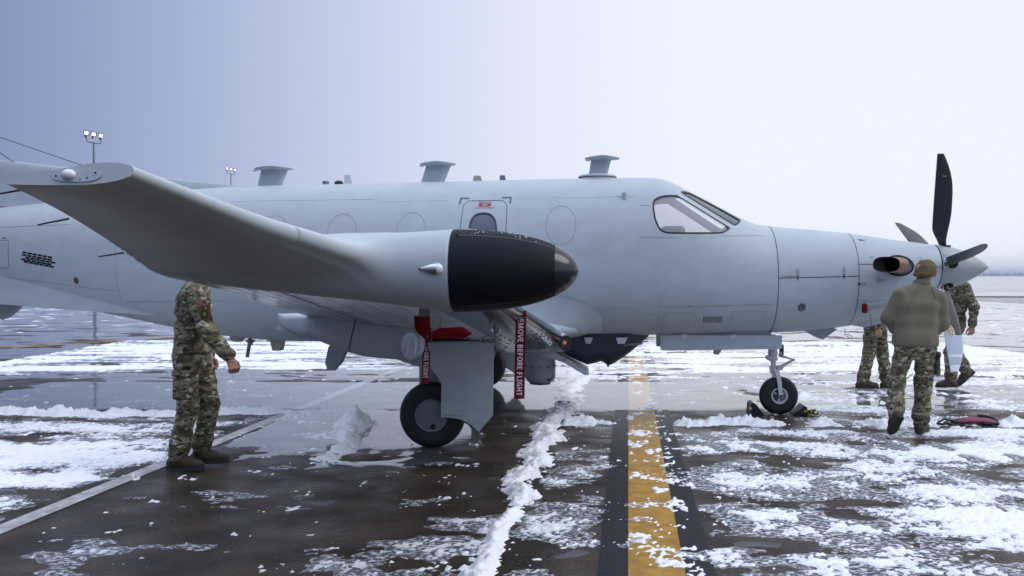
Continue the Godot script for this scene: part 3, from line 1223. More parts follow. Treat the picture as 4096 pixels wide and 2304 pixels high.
func build_aircraft():
	craft = thing("aircraft", "grey single-engine turboprop military aircraft parked on the wet snowy apron", "aircraft", CRAFT_AT, CRAFT_TURN)
	var paint: Material = M["grey aircraft paint"]
	var side_window := rounded(poly([2.168, 2.34, 2.178, 2.44, 2.30, 2.487, 2.437, 2.49, 2.45, 2.487, 3.002, 2.132, 3.01, 2.122, 2.93, 2.075, 2.88, 2.068, 2.40, 2.062, 2.25, 2.075, 2.19, 2.19]), 2)
	var screen := rounded(poly([2.50, 2.535, 2.52, 2.548, 2.64, 2.535, 3.16, 2.235, 3.168, 2.222, 3.09, 2.163, 3.06, 2.168, 2.55, 2.50]), 2)
	var cabin_window := rounded(poly([0.155, 1.88, 0.155, 2.14, 0.20, 2.27, 0.31, 2.302, 0.42, 2.27, 0.466, 2.14, 0.466, 1.88, 0.42, 1.76, 0.31, 1.73, 0.20, 1.76]), 2)
	var holes := [[side_window, 1.0], [side_window, -1.0], [screen, 1.0], [screen, -1.0], [cabin_window, 1.0]]
	var made := build_skin(holes)
	var fus := part("fuselage", made[0], paint, craft)
	for k in 2:
		part("side_window", made[1][k].mesh(), M["misted pane"], fus)
	for k in [2, 3]:
		part("windscreen", made[1][k].mesh(), M["clear pane"], fus)
	part("cabin_window", made[1][4].mesh(), M["cabin window"], fus)
	for s in [1.0, -1.0]:
		part("window_seal", on_skin(side_window, 0.016, 0.004, true, s), M["black rubber"], fus)
		part("windscreen_seal", on_skin(screen, 0.018, 0.004, true, s), M["black rubber"], fus)
	part("window_seal", on_skin(cabin_window, 0.016, 0.002, true), M["paint seam"], fus)
	build_cockpit(fus)
	# front face of the cowling
	var ring := PackedVector3Array()
	var f := section(5.38)
	for i in 48:
		ring.append(ring_point(f, 5.378, TAU * i / 48))
	var mb := MB.new()
	mb.cap(ring)
	part("cowling_face", mb.mesh(), M["soot black"], fus)
	# seams
	for e in [[3.52, 0.0, PI, 0.009], [4.41, 0.0, PI, 0.008]]:
		part("panel_seam", ring_seam(e[0], e[1], e[2], e[3]), M["paint seam"], fus)
	for e in [[-3.93, 0.9, 2.9, 0.006], [-2.92, 1.4, 2.6, 0.005], [2.235, 1.95, 2.7, 0.005]]:
		part("panel_seam", ring_seam(e[0], e[1], e[2], e[3]), M["faint seam"], fus)
	for e in [[3.523, 1.575, 4.405, 1.597, 0.009], [4.415, 1.728, 4.62, 1.727, 0.007], [4.85, 1.716, 5.37, 1.70, 0.006]]:
		part("panel_seam", on_skin(poly([e[0], e[1], e[2], e[3]]), e[4], 0.0015), M["paint seam"], fus)
	for e in [[-5.8, 2.17, -4.55, 2.20], [-3.9, 1.30, -2.6, 1.32], [-5.8, 1.62, -3.95, 1.42], [2.02, 2.02, 2.20, 2.02], [2.20, 2.012, 2.47, 2.012], [2.25, 1.26, 3.48, 1.29], [2.9, 2.035, 3.4, 2.045], [2.03, 2.37, 2.13, 2.37]]:
		part("panel_seam", on_skin(poly(e), 0.006, 0.0015), M["faint seam"], fus)
	for e in [[1.205, 1.268, 1.992, 1.274], [1.992, 1.274, 1.985, 1.148, 2.23, 1.145, 2.232, 0.95], [-0.9, 2.437, -0.087, 2.449], [-2.6, 2.46, -0.95, 2.468], [1.20, 2.463, 1.99, 2.486]]:
		part("panel_step", on_skin(poly(e), 0.007, 0.0018), M["pale seam"], fus)
	for c in [[-2.034, 2.06], [-1.26, 2.075], [-0.48, 2.085], [1.166, 2.153]]:
		part("blanked_window", on_skin(rounded(arc(Vector2(c[0], c[1]), 0.165, 0.22, 0, 360, 19).slice(0, 19), 1), 0.0045, 0.0014, true), M["faint seam"], fus)
	# emergency exit
	var exit_line := poly([0.063, 1.60, 0.063, 2.15, 0.078, 2.345])
	exit_line.append_array(arc(Vector2(0.165, 2.355), 0.087, 0.083, 180, 90, 6))
	exit_line.append_array(arc(Vector2(0.485, 2.358), 0.083, 0.083, 90, 0, 6))
	exit_line.append_array(poly([0.566, 2.15, 0.566, 1.60]))
	part("exit_seam", on_skin(exit_line, 0.006, 0.0016), M["paint seam"], fus)
	part("corner_mark", on_skin(poly([0.036, 2.398, 0.046, 2.468]), 0.019, 0.002), M["corner mark"], fus)
	part("corner_mark", on_skin(poly([0.0355, 2.468, 0.140, 2.468]), 0.017, 0.0027), M["corner mark"], fus)
	part("corner_mark", on_skin(poly([0.601, 2.400, 0.604, 2.473]), 0.019, 0.002), M["corner mark"], fus)
	part("corner_mark", on_skin(poly([0.509, 2.473, 0.613, 2.473]), 0.017, 0.0027), M["corner mark"], fus)
	var pill := PackedVector2Array()
	pill.append_array(arc(Vector2(0.372, 2.388), 0.019, 0.019, -90, 90, 8))
	pill.append_array(arc(Vector2(0.268, 2.388), 0.019, 0.019, 90, 270, 8))
	part("push_handle", skin_patch(pill, 0.002), M["print red"], fus)
	part("exit_lettering", print_on_skin("EMERGENCY EXIT", Vector2(0.32, 2.421), 0.013), M["print red"], fus)
	part("exit_lettering", print_on_skin("PUSH IN AFTER RELEASE", Vector2(0.318, 2.353), 0.013), M["print red"], fus)
	part("exit_lettering", print_on_skin("PUSH", Vector2(0.32, 2.388), 0.015), M["print white"], fus)
	part("placard", print_on_skin("BATTERY COMPARTMENT", Vector2(3.63, 1.596), 0.010), M["print dark"], fus)
	# access panel with latches low on the nose, louvre, round grille, scoops
	var hatch := poly([2.285, 0.98, 2.285, 1.12])
	hatch.append_array(arc(Vector2(2.345, 1.135), 0.06, 0.06, 180, 90, 5))
	hatch.append_array(arc(Vector2(2.585, 1.135), 0.06, 0.06, 90, 0, 5))
	hatch.append_array(poly([2.645, 1.12, 2.645, 0.98]))
	part("access_hatch", on_skin(hatch, 0.005, 0.0015), M["faint seam"], fus)
	var hatch2 := poly([3.02, 0.98, 3.02, 1.14])
	hatch2.append_array(arc(Vector2(3.08, 1.155), 0.06, 0.06, 180, 90, 5))
	hatch2.append_array(arc(Vector2(3.33, 1.155), 0.06, 0.06, 90, 0, 5))
	hatch2.append_array(poly([3.39, 1.14, 3.39, 0.99]))
	part("access_hatch", on_skin(hatch2, 0.005, 0.0015), M["faint seam"], fus)
	for k in 12:
		var x := 2.73 + 0.0178 * k
		part("louvre_slot", on_skin(poly([x - 0.003, 1.085, x, 1.155]), 0.008, 0.002), M["soot black"], fus)
	for k in 6:
		var dx := -0.036 + 0.0145 * k
		var hh := sqrt(maxf(0.0, 0.046 * 0.046 - dx * dx))
		part("grille_slot", on_skin(poly([3.795 + dx, 1.255 - hh, 3.795 + dx, 1.255 + hh]), 0.0095, 0.002), M["soot black"], fus)
	for c in [[3.73, 1.59], [4.24, 1.605]]:
		part("latch", on_skin(poly([c[0] - 0.008, c[1] + 0.015, c[0] - 0.008, c[1] + 0.085, c[0] + 0.012, c[1] + 0.085, c[0] + 0.012, c[1] + 0.015]), 0.004, 0.002), M["paint seam"], fus)
		part("latch_hook", on_skin(poly([c[0] + 0.002, c[1] - 0.035, c[0] + 0.002, c[1] + 0.015]), 0.014, 0.004), M["dark steel"], fus)
	part("latch", on_skin(poly([4.42, 1.50, 4.49, 1.50, 4.49, 1.522, 4.42, 1.522]), 0.004, 0.002), M["paint seam"], fus)
	part("latch_hook", on_skin(poly([4.395, 1.511, 4.425, 1.511]), 0.02, 0.004), M["dark steel"], fus)
	part("latch", on_skin(poly([5.10, 1.77, 5.14, 1.77, 5.14, 1.80, 5.10, 1.80]), 0.004, 0.002), M["paint seam"], fus)
	part("latch", on_skin(poly([4.55, 1.79, 4.55, 1.81, 4.585, 1.81]), 0.004, 0.002), M["paint seam"], fus)
	part("air_scoop", skin_patch(poly([4.46, 2.012, 4.57, 1.998, 4.482, 1.99]), 0.001), M["paint seam"], fus)
	part("air_scoop", skin_patch(poly([4.602, 1.591, 4.68, 1.565, 4.72, 1.561, 4.602, 1.522]), 0.0015), M["faint seam"], fus)
	part("drain_cap", skin_patch(arc(Vector2(-4.47, 1.545), 0.035, 0.04, 0, 340, 12), 0.002), mat("brown cap", lin(0.10, 0.075, 0.06), 0.6), fus)
	part("green_stud", skin_patch(arc(Vector2(2.56, 1.27), 0.009, 0.009, 0, 330, 10), 0.003), mat("green stud paint", lin(0.02, 0.12, 0.05), 0.5), fus)
	build_vent_grille(fus)
	part("placard", print_on_skin("ONLY", Vector2(-5.395, 2.045), 0.018), M["print dark"], fus)
	var big_hatch := poly([-5.9, 2.03, -5.34, 2.02])
	big_hatch.append_array(arc(Vector2(-5.40, 1.74), 0.05, 0.05, 0, -90, 5))
	big_hatch.append_array(poly([-5.9, 1.71]))
	part("access_hatch", on_skin(big_hatch, 0.005, 0.0015), M["paint seam"], fus)
	build_skin_rivets(fus)
	build_tail()
	build_wings()
	build_belly()
	build_roof_antennas()
	build_exhaust()
	build_propeller()
	build_gear()


func skin_patch(pl: PackedVector2Array, lift: float) -> ArrayMesh:
	var mb := MB.new()
	var t := Geometry2D.triangulate_polygon(pl)
	for k in range(0, t.size(), 3):
		var q := []
		for e in 3:
			var p := pl[t[k + e]]
			q.append(Vector3(p.x, p.y, skin_z(p.x, p.y) + lift))
		mb.tri(q[0], q[1], q[2])
	return mb.mesh()


func build_vent_grille(fus: Node3D):
	# five staggered rows of rounded slots in a slanted field
	for r in 5:
		for k in 6:
			var x := -5.17 + 0.068 * k + (0.012 * (r % 3)) + (0.03 if r == 2 else 0.0)
			var y := 1.878 - 0.027 * r - (x + 5.17) * 0.165
			if r == 0 or r == 4:
				x += 0.02
			part("vent_slot", on_skin(poly([x, y, x + 0.058, y - 0.0096]), 0.021, 0.0025), M["soot black"], fus)


func build_skin_rivets(fus: Node3D):
	var spots := PackedVector3Array()
	var add := func(a: Vector2, b: Vector2, step: float):
		var n := int(a.distance_to(b) / step)
		for k in n:
			var q := a.lerp(b, float(k) / n)
			spots.append(Vector3(q.x, q.y, skin_z(q.x, q.y)))
	add.call(Vector2(-5.8, 1.99), Vector2(-3.95, 1.93), 0.035)
	add.call(Vector2(-5.8, 1.90), Vector2(-4.4, 1.72), 0.04)
	add.call(Vector2(-4.6, 2.2), Vector2(-4.63, 1.4), 0.04)
	add.call(Vector2(-3.97, 1.75), Vector2(-3.95, 1.2), 0.035)
	add.call(Vector2(-5.8, 1.55), Vector2(-3.6, 1.12), 0.03)
	add.call(Vector2(-4.5, 1.66), Vector2(-3.98, 1.58), 0.04)
	add.call(Vector2(3.545, 1.55), Vector2(3.545, 1.15), 0.035)
	for e in [[-2.6, 2.455, -0.95, 2.463, 0.03], [0.65, 2.46, 2.0, 2.482, 0.03], [-2.5, 1.32, -3.9, 1.295, 0.03], [2.26, 1.275, 3.48, 1.305, 0.032], [1.25, 1.255, 1.98, 1.26, 0.035], [3.545, 2.0, 3.53, 1.62, 0.04], [4.385, 1.95, 4.39, 1.15, 0.045], [4.43, 1.95, 4.435, 1.15, 0.045], [2.02, 2.30, 2.01, 1.30, 0.05], [0.7, 2.40, 0.7, 1.4, 0.05], [-0.85, 2.4, -0.85, 1.8, 0.05], [-1.65, 2.4, -1.65, 1.7, 0.05], [-2.45, 2.4, -2.45, 1.5, 0.05], [4.6, 1.35, 5.2, 1.5, 0.05]]:
		add.call(Vector2(e[0], e[1]), Vector2(e[2], e[3]), e[4])
	# round the side window
	var w := rounded(poly([2.12, 2.34, 2.13, 2.47, 2.29, 2.535, 2.46, 2.53, 3.05, 2.15, 2.95, 2.03, 2.38, 2.02, 2.20, 2.03, 2.14, 2.17]), 2)
	for k in w.size():
		add.call(w[k], w[(k + 1) % w.size()], 0.03)
	var mm := MultiMesh.new()
	mm.transform_format = MultiMesh.TRANSFORM_3D
	var mb := MB.new()
	mb.ball(Vector3.ZERO, Vector3(0.0042, 0.0042, 0.0022), 6, 4)
	mm.mesh = mb.mesh(M["faint seam"])
	mm.instance_count = spots.size()
	for k in spots.size():
		mm.set_instance_transform(k, Transform3D(Basis.IDENTITY, spots[k]))
	var o := MultiMeshInstance3D.new()
	o.name = "rivets"
	o.multimesh = mm
	o.set_meta("kind", "stuff")
	fus.add_child(o, true)


func build_cockpit(fus: Node3D):
	var lining: Material = M["cabin lining"]
	part("cockpit_floor", slab_box(Vector3(2.5, 1.40, 0), Vector3(1.5, 0.04, 1.2), 0.01), lining, fus)
	part("cockpit_bulkhead", slab_box(Vector3(1.86, 1.95, 0), Vector3(0.04, 1.15, 1.25), 0.01), lining, fus)
	for s in [1.0, -1.0]:
		var mb := MB.new()
		mb.box(Vector3(2.40, 1.83, 0.36 * s), Vector3(0.25, 0.64, 0.46), 0.03)
		mb.box(Vector3(2.44, 1.55, 0.36 * s), Vector3(0.50, 0.14, 0.46), 0.05)
		part("pilot_seat", mb.mesh(), M["seat"], fus)
	var mb2 := MB.new()
	mb2.box(Vector3(3.02, 1.93, 0), Vector3(0.36, 0.22, 1.12), 0.07, Basis(Vector3.BACK, -0.12))
	mb2.box(Vector3(2.87, 1.75, 0), Vector3(0.06, 0.45, 1.10), 0.02)
	part("instrument_panel", mb2.mesh(), M["seat"], fus)
	part("control_yoke", rod(Vector3(2.84, 1.72, 0.36), Vector3(2.62, 1.80, 0.36), 0.02), M["black rubber"], fus)


func build_tail():
	var paint: Material = M["grey aircraft paint"]
	# fin with its long dorsal fillet: rows from the fuselage up
	var rows := [[2.45, -2.55, -8.15, 0.10], [2.60, -2.60, -8.17, 0.085], [2.69, -2.75, -8.18, 0.07], [2.84, -4.10, -8.2, 0.065], [3.03, -5.75, -8.24, 0.065], [3.20, -6.45, -8.28, 0.07], [3.6, -6.95, -8.36, 0.075], [4.0, -7.3, -8.45, 0.07], [4.22, -7.5, -8.5, 0.06]]
	var p := PackedVector3Array()
	var nu := 40
	for r in rows:
		for i in nu:
			var a := TAU * i / nu
			var s := 0.5 - 0.5 * cos(a)      # 0 at the leading edge, 1 at the trailing edge
			var y: float = r[0]
			var t: float = r[3] * pow(sin(a * 0.5 + 0.0) if a < PI else sin((TAU - a) * 0.5), 0.6)
			t = r[3] * pow(maxf(0.0, 4.0 * s * (1.0 - s)), 0.55) * (1.0 - 0.45 * s)
			p.append(Vector3(lerpf(r[1], r[2], s), y, t if a < PI else -t))
	var mb := MB.new()
	mb.grid(p, nu, rows.size(), true)
	part("fin", mb.mesh(), paint, craft)
	for s in [1.0, -1.0]:
		mb = MB.new()
		p = PackedVector3Array()
		for k in 6:
			var b := 2.55 * k / 5.0
			for i in 24:
				var a := TAU * i / 24
				var q := 0.5 - 0.5 * cos(a)
				p.append(Vector3(lerpf(-7.35 - 0.12 * b, -8.55 - 0.02 * b, q), 4.25 + (0.06 * sin(a)) * (1.0 - 0.6 * q), s * b))
		mb.grid(p, 24, 6, true)
		part("tailplane", mb.mesh(), paint, craft)
	# ventral strakes
	for s in [1.0, -1.0]:
		mb = MB.new()
		p = PackedVector3Array()
		for k in 9:
			var x := lerpf(-7.0, -3.57, k / 8.0)
			var top := lerpf(2.0, 1.172, k / 8.0)
			if k == 0:
				top = 1.99
			var bot := lerpf(1.36, 1.138, k / 8.0)
			var zt := skin_z(x, top) - 0.02
			var zb := maxf(zt - 0.02, 0.30) + 0.02
			p.append_array(PackedVector3Array([Vector3(x, top, s * zt), Vector3(x, bot, s * zb), Vector3(x, bot - 0.004, s * (zb - 0.012)), Vector3(x, bot, s * (zb - 0.024)), Vector3(x, top, s * (zt - 0.03))]))
		mb.grid(p, 5, 9)
		mb.quad(p[40], p[41], p[43], p[44])
		part("ventral_strake", mb.mesh(), paint, craft)
	# wire antennas from the roof to the fin
	part("wire_antenna", rod(Vector3(-4.1, 2.748, 0.02), Vector3(-7.5, 3.90, 0.02), 0.0045, -1, 6), M["black rubber"], craft)
	part("wire_antenna", rod(Vector3(-5.43, 2.908, 0.02), Vector3(-7.05, 3.963, 0.02), 0.0045, -1, 6), M["black rubber"], craft)


# ------------------------------------------------------------------ aircraft: wings

func wing_le(b: float) -> Vector2:
	return Vector2(lerpf(1.19, 0.79, (b - 0.9) / 5.55), 0.93 + (b - 0.9) * 0.1265)


func wing_te(b: float) -> Vector2:
	return Vector2(lerpf(-1.14, -0.50, (b - 0.9) / 5.6), 1.02 + (b - 0.9) * 0.104)


# upper and lower surface of an airfoil at s from the leading edge, as a share of the chord
func foil(s: float, thick: float, up: bool) -> float:
	var t := 5.0 * thick * (0.2969 * sqrt(s) - 0.126 * s - 0.3516 * s * s + 0.2843 * s * s * s - 0.1036 * s * s * s * s)
	var camber := 0.018 * 4.0 * s * (1.0 - s)
	return camber + t if up else camber - t


func wing_point(b: float, a: float, side: float, lift := 0.0) -> Vector3:    # a runs 0..TAU from the trailing edge over the top
	var le := wing_le(b)
	var te := wing_te(b)
	var s := 0.5 + 0.5 * cos(a)
	var thick := lerpf(0.165, 0.125, clampf((b - 0.9) / 5.5, 0, 1))
	var d := te - le
	var q := le + d * s + Vector2(0, foil(s, thick, a < PI) * d.length())
	if lift > 0.0:
		var c := le + d * 0.3
		q += (q - c).normalized() * lift
	return Vector3(q.x, q.y, side * b)


func under_wing(b: float, x: float) -> float:
	var le := wing_le(b)
	var te := wing_te(b)
	var s := clampf((le.x - x) / (le.x - te.x), 0, 1)
	var thick := lerpf(0.165, 0.125, clampf((b - 0.9) / 5.5, 0, 1))
	return lerpf(le.y, te.y, s) + foil(s, thick, false) * (le.x - te.x)


var TIP_Y := [[6.2, 1.585], [6.5, 1.607], [6.75, 1.632], [6.95, 1.672], [7.15, 1.722], [7.4, 1.775], [7.7, 1.830], [8.03, 1.880]]
# span station, leading edge, trailing edge, half thickness
var TIP_X := [[6.2, 0.80, -0.53, 0.082], [6.5, 0.785, -0.50, 0.082], [6.75, 0.66, -0.455, 0.085], [6.95, 0.50, -0.425, 0.075], [7.15, 0.37, -0.395, 0.062], [7.4, 0.255, -0.355, 0.050], [7.7, 0.175, -0.305, 0.038], [8.03, 0.115, -0.258, 0.031]]


var tip_rows := []      # b, y, leading edge, trailing edge, half thickness, resampled finely


func make_tip_rows():
	var n := TIP_Y.size()
	for k in n - 1:
		for q in 6:
			var t := q / 6.0
			var row := []
			for c in 5:
				var f := func(i: int) -> float:
					i = clampi(i, 0, n - 1)
					return TIP_Y[i][c] if c < 2 else TIP_X[i][c - 1]
				row.append(cubic_interpolate(f.call(k), f.call(k + 1), f.call(k - 1), f.call(k + 2), t))
			tip_rows.append(row)
	tip_rows.append([TIP_Y[n - 1][0], TIP_Y[n - 1][1], TIP_X[n - 1][1], TIP_X[n - 1][2], TIP_X[n - 1][3]])


const SECTION := [[0.035, 0.50], [0.11, 0.80], [0.22, 0.965], [0.36, 0.99], [0.62, 0.72], [0.995, 0.0]]


func tip_field(p: Vector3) -> float:       # p = (x, y, b)
	# nearest point on the spine in the (b, y) plane; the spine is nearly straight, so look near b
	var n := tip_rows.size()
	var k := 0
	while k < n - 2 and tip_rows[k + 1][0] < p.z:
		k += 1
	var best := 1e9
	var at := 0.0
	var idx := 0
	for j in range(maxi(k - 2, 0), mini(k + 3, n - 1)):
		var ra: Array = tip_rows[j]
		var rb: Array = tip_rows[j + 1]
		var d := Vector2(rb[0] - ra[0], rb[1] - ra[1])
		var o := Vector2(p.z - ra[0], p.y - ra[1])
		var s := o.dot(d) / d.length_squared()
		var dist := (o - d * clampf(s, 0.0, 1.0)).length()
		if dist < best:
			best = dist
			idx = j
			at = clampf(s, 0.0, 1.0)
			if j == n - 2 and s > 1.0:
				at = s
	var q: Array = tip_rows[idx]
	var r: Array = tip_rows[idx + 1]
	var w := minf(at, 1.0)
	var le := lerpf(q[2], r[2], w)
	var te := lerpf(q[3], r[3], w)
	var half := lerpf(q[4], r[4], w)
	var ch := le - te
	var xi := (p.x - te) / ch
	var a2 := Vector2(q[0], q[1])
	var b2 := Vector2(r[0], r[1])
	var base := a2.lerp(b2, w)
	# a smoothly turning normal
	var pa: Array = tip_rows[maxi(idx - 1, 0)]
	var pb: Array = tip_rows[mini(idx + 2, n - 1)]
	var ta := Vector2(r[0] - pa[0], r[1] - pa[1]).normalized()
	var tb := Vector2(pb[0] - q[0], pb[1] - q[1]).normalized()
	var tt := ta.lerp(tb, w)
	var nrm := Vector2(-tt.y, tt.x).normalized()
	# the leading edge sits a little higher than the trailing edge
	var nn := (Vector2(p.z, p.y) - base).dot(nrm) - (clampf(xi, 0, 1) - 0.5) * 0.030
	# the section: a chain of tapered discs from nose to tail, a little flatter below
	var d1 := 1e9
	for j in 5:
		var s0: float = SECTION[j][0]
		var s1: float = SECTION[j + 1][0]
		var x0 := le - s0 * ch
		var x1 := le - s1 * ch
		var r0: float = maxf(0.0055, SECTION[j][1] * half)
		var r1: float = maxf(0.0055, SECTION[j + 1][1] * half)
		var t := clampf((x0 - p.x) / (x0 - x1), 0.0, 1.0)
		var rr := lerpf(r0, r1, t)
		var o := Vector2(p.x - lerpf(x0, x1, t), nn - 0.14 * rr)
		d1 = minf(d1, o.length() - rr)
	# flat end rib
	if idx == n - 2 and at > 1.0:
		d1 = maxf(d1, (at - 1.0) * (b2 - a2).length())
	# pod
	var rx := 0.174 * pow(clampf((p.x + 0.35) / 1.19, 0.0, 1.0), 0.62)
	var dy := p.y - lerpf(1.645, 1.622, clampf((p.x - 0.1) / 0.7, 0, 1))
	var db := p.z - 6.75
	var d2 := (sqrt(dy * dy + db * db) - rx) * 0.93
	d2 = maxf(d2, -0.35 - p.x)
	var k2 := 0.11
	var hh := maxf(k2 - absf(d1 - d2), 0.0) / k2
	var dd := minf(d1, d2) - hh * hh * k2 * 0.25
	dd = maxf(dd, p.x - 0.842)
	dd = maxf(dd, 6.37 - p.z)
	dd = maxf(dd, p.z - 7.22)
	return dd


# surface nets over a field; only blocks that the surface can reach are visited
func field_mesh(f: Callable, lo: Vector3, hi: Vector3, cell: float, mb: MB):
	var nx := int((hi.x - lo.x) / cell) + 2
	var ny := int((hi.y - lo.y) / cell) + 2
	var nz := int((hi.z - lo.z) / cell) + 2
	var val := PackedFloat32Array()
	val.resize(nx * ny * nz)
	val.fill(1e3)
	var bs := 6
	var blocks := []
	var reach := cell * bs * 0.5 * 1.7321 * 1.9 + cell
	for bz in range(0, nz - 1, bs):
		for by in range(0, ny - 1, bs):
			for bx in range(0, nx - 1, bs):
				var c := lo + Vector3(bx + bs * 0.5, by + bs * 0.5, bz + bs * 0.5) * cell
				if absf(f.call(c)) > reach:
					continue
				blocks.append(Vector3i(bx, by, bz))
				for z in range(bz, mini(bz + bs + 1, nz)):
					for y in range(by, mini(by + bs + 1, ny)):
						for x in range(bx, mini(bx + bs + 1, nx)):
							var k := (z * ny + y) * nx + x
							if val[k] > 900.0:
								val[k] = f.call(lo + Vector3(x, y, z) * cell)
	var first := mb.v.size()
	nets(val, blocks, bs, nx, ny, nz, lo, cell, mb)
	# slide the vertices onto the surface, then take the normals from the faces again
	var e := 0.002
	for k in range(first, mb.v.size()):
		var p := mb.v[k]
		var d: float = f.call(p)
		var g := Vector3(f.call(p + Vector3(e, 0, 0)) - d, f.call(p + Vector3(0, e, 0)) - d, f.call(p + Vector3(0, 0, e)) - d) / e
		if g.length_squared() > 0.3:
			mb.v[k] = p - g * clampf(d / g.length_squared(), -cell * 0.5, cell * 0.5)
		mb.n[k] = Vector3.ZERO
	for k in range(0, mb.ix.size(), 3):
		var a := mb.ix[k]
		if a < first:
			continue
		var b := mb.ix[k + 1]
		var c := mb.ix[k + 2]
		var fn := (mb.v[a] - mb.v[c]).cross(mb.v[a] - mb.v[b])
		for q in [a, b, c]:
			mb.n[q] += fn
	for k in range(first, mb.v.size()):
		mb.n[k] = mb.n[k].normalized()


func nets(val: PackedFloat32Array, blocks: Array, bs: int, nx: int, ny: int, nz: int, lo: Vector3, cell: float, mb: MB):
	var vid := {}
	var first := mb.v.size()
	var offs := PackedInt32Array([0, 1, nx, nx + 1, nx * ny, nx * ny + 1, nx * ny + nx, nx * ny + nx + 1])
	var ends := PackedInt32Array([0, 1, 2, 3, 4, 5, 6, 7, 0, 2, 1, 3, 4, 6, 5, 7, 0, 4, 1, 5, 2, 6, 3, 7])
	for b in blocks:
		for z in range(b.z, mini(b.z + bs, nz - 1)):
			for y in range(b.y, mini(b.y + bs, ny - 1)):
				for x in range(b.x, mini(b.x + bs, nx - 1)):
					var k: int = (z * ny + y) * nx + x
					var m := 0
					var bad := false
					for e in 8:
						var q := val[k + offs[e]]
						if q < 0.0:
							m |= 1 << e
						elif q > 900.0:
							bad = true
					if m == 0 or m == 255 or bad:
						continue
					var sum := Vector3.ZERO
					var cnt := 0
					for e in 12:
						var i0 := ends[e * 2]
						var i1 := ends[e * 2 + 1]
						var v0 := val[k + offs[i0]]
						var v1 := val[k + offs[i1]]
						if (v0 < 0.0) != (v1 < 0.0):
							var t := v0 / (v0 - v1)
							var p0 := Vector3(i0 & 1, (i0 >> 1) & 1, i0 >> 2)
							var p1 := Vector3(i1 & 1, (i1 >> 1) & 1, i1 >> 2)
							sum += p0.lerp(p1, t)
							cnt += 1
					vid[k] = mb.v.size()
					var pos := lo + (Vector3(x, y, z) + sum / cnt) * cell
					mb.v.append(pos)
					mb.n.append(Vector3.ZERO)
					mb.t.append(Vector2(pos.x, pos.y))
	for k in vid:
		var steps := [1, nx, nx * ny]
		for ax in 3:
			var s0 := val[k]
			var s1 := val[k + steps[ax]]
			if s1 > 900.0 or (s0 < 0.0) == (s1 < 0.0):
				continue
			var u: int = steps[(ax + 1) % 3]
			var w: int = steps[(ax + 2) % 3]
			if not (vid.has(k - u) and vid.has(k - w) and vid.has(k - u - w)):
				continue
			var a: int = vid[k]
			var bq: int = vid[k - u]
			var c: int = vid[k - u - w]
			var d: int = vid[k - w]
			if s0 < 0.0:
				var tmp := bq
				bq = d
				d = tmp
			mb.ix.append_array([a, bq, c, a, c, d])
			var fn := (mb.v[bq] - mb.v[d]).cross(mb.v[a] - mb.v[c])
			for q in [a, bq, c, d]:
				mb.n[q] += fn
	for q in range(first, mb.v.size()):
		mb.n[q] = mb.n[q].normalized()


func build_wings():
	var paint: Material = M["grey aircraft paint"]
	for side in [1.0, -1.0]:
		var mb := MB.new()
		var p := PackedVector3Array()
		var nu := 56
		var nv := 15
		for j in nv:
			var b := lerpf(0.35, 6.42 if side > 0 else 6.5, j / float(nv - 1))
			for i in nu:
				p.append(wing_point(b, TAU * i / nu, side))
		mb.grid(p, nu, nv, true, side < 0)
		if side < 0:
			mb.cap(p.slice(p.size() - nu))
		var wing := part("wing", mb.mesh(), M["wet grey paint"], craft)
		# rubber de-icing boot round the leading edge
		mb = MB.new()
		p = PackedVector3Array()
		for j in nv:
			var b := lerpf(1.02, 6.30, j / float(nv - 1))
			for i in 17:
				p.append(wing_point(b, PI + lerpf(-0.82, 0.98, i / 16.0), side, 0.004))
		mb.grid(p, 17, nv)
		part("de_icing_boot", mb.mesh(), M["de-icing boot"], wing)
		if side > 0:
			build_boot_drops(wing)
			build_under_wing(wing)
		# flap track fairings
		for e in [[3.2, 0.035], [1.75, 0.035], [1.12, 0.085]]:
			build_fairing(e[0] * side, side, e[1])
	# wing tip with the radar pod, right-hand side (p.z is the span)
	var mb3 := MB.new()
	make_tip_rows()
	field_mesh(tip_field, Vector3(-0.60, 1.38, 6.30), Vector3(0.90, 2.02, 7.26), 0.0108, mb3)
	winglet(mb3)
	var tip := part("wing_tip", mb3.mesh(), paint, craft)
	build_pod(tip)
	# left tip: the same winglet without the pod is hidden behind the fuselage


func build_boot_drops(wing: Node3D):
	var rng := RandomNumberGenerator.new()
	rng.seed = 71
	var mm := MultiMesh.new()
	mm.transform_format = MultiMesh.TRANSFORM_3D
	var mb := MB.new()
	mb.ball(Vector3.ZERO, Vector3(0.006, 0.0035, 0.006), 6, 4)
	mm.mesh = mb.mesh(M["black rubber"])
	mm.instance_count = 230
	for k in 230:
		var b := rng.randf_range(1.05, 3.2)
		var a := PI + rng.randf_range(0.15, 1.25)
		mm.set_instance_transform(k, Transform3D(Basis.IDENTITY.scaled(Vector3.ONE * rng.randf_range(0.6, 1.5)), wing_point(b, a, 1.0, 0.005)))
	var o := MultiMeshInstance3D.new()
	o.name = "water_drops"
	o.multimesh = mm
	o.set_meta("kind", "stuff")
	wing.add_child(o, true)


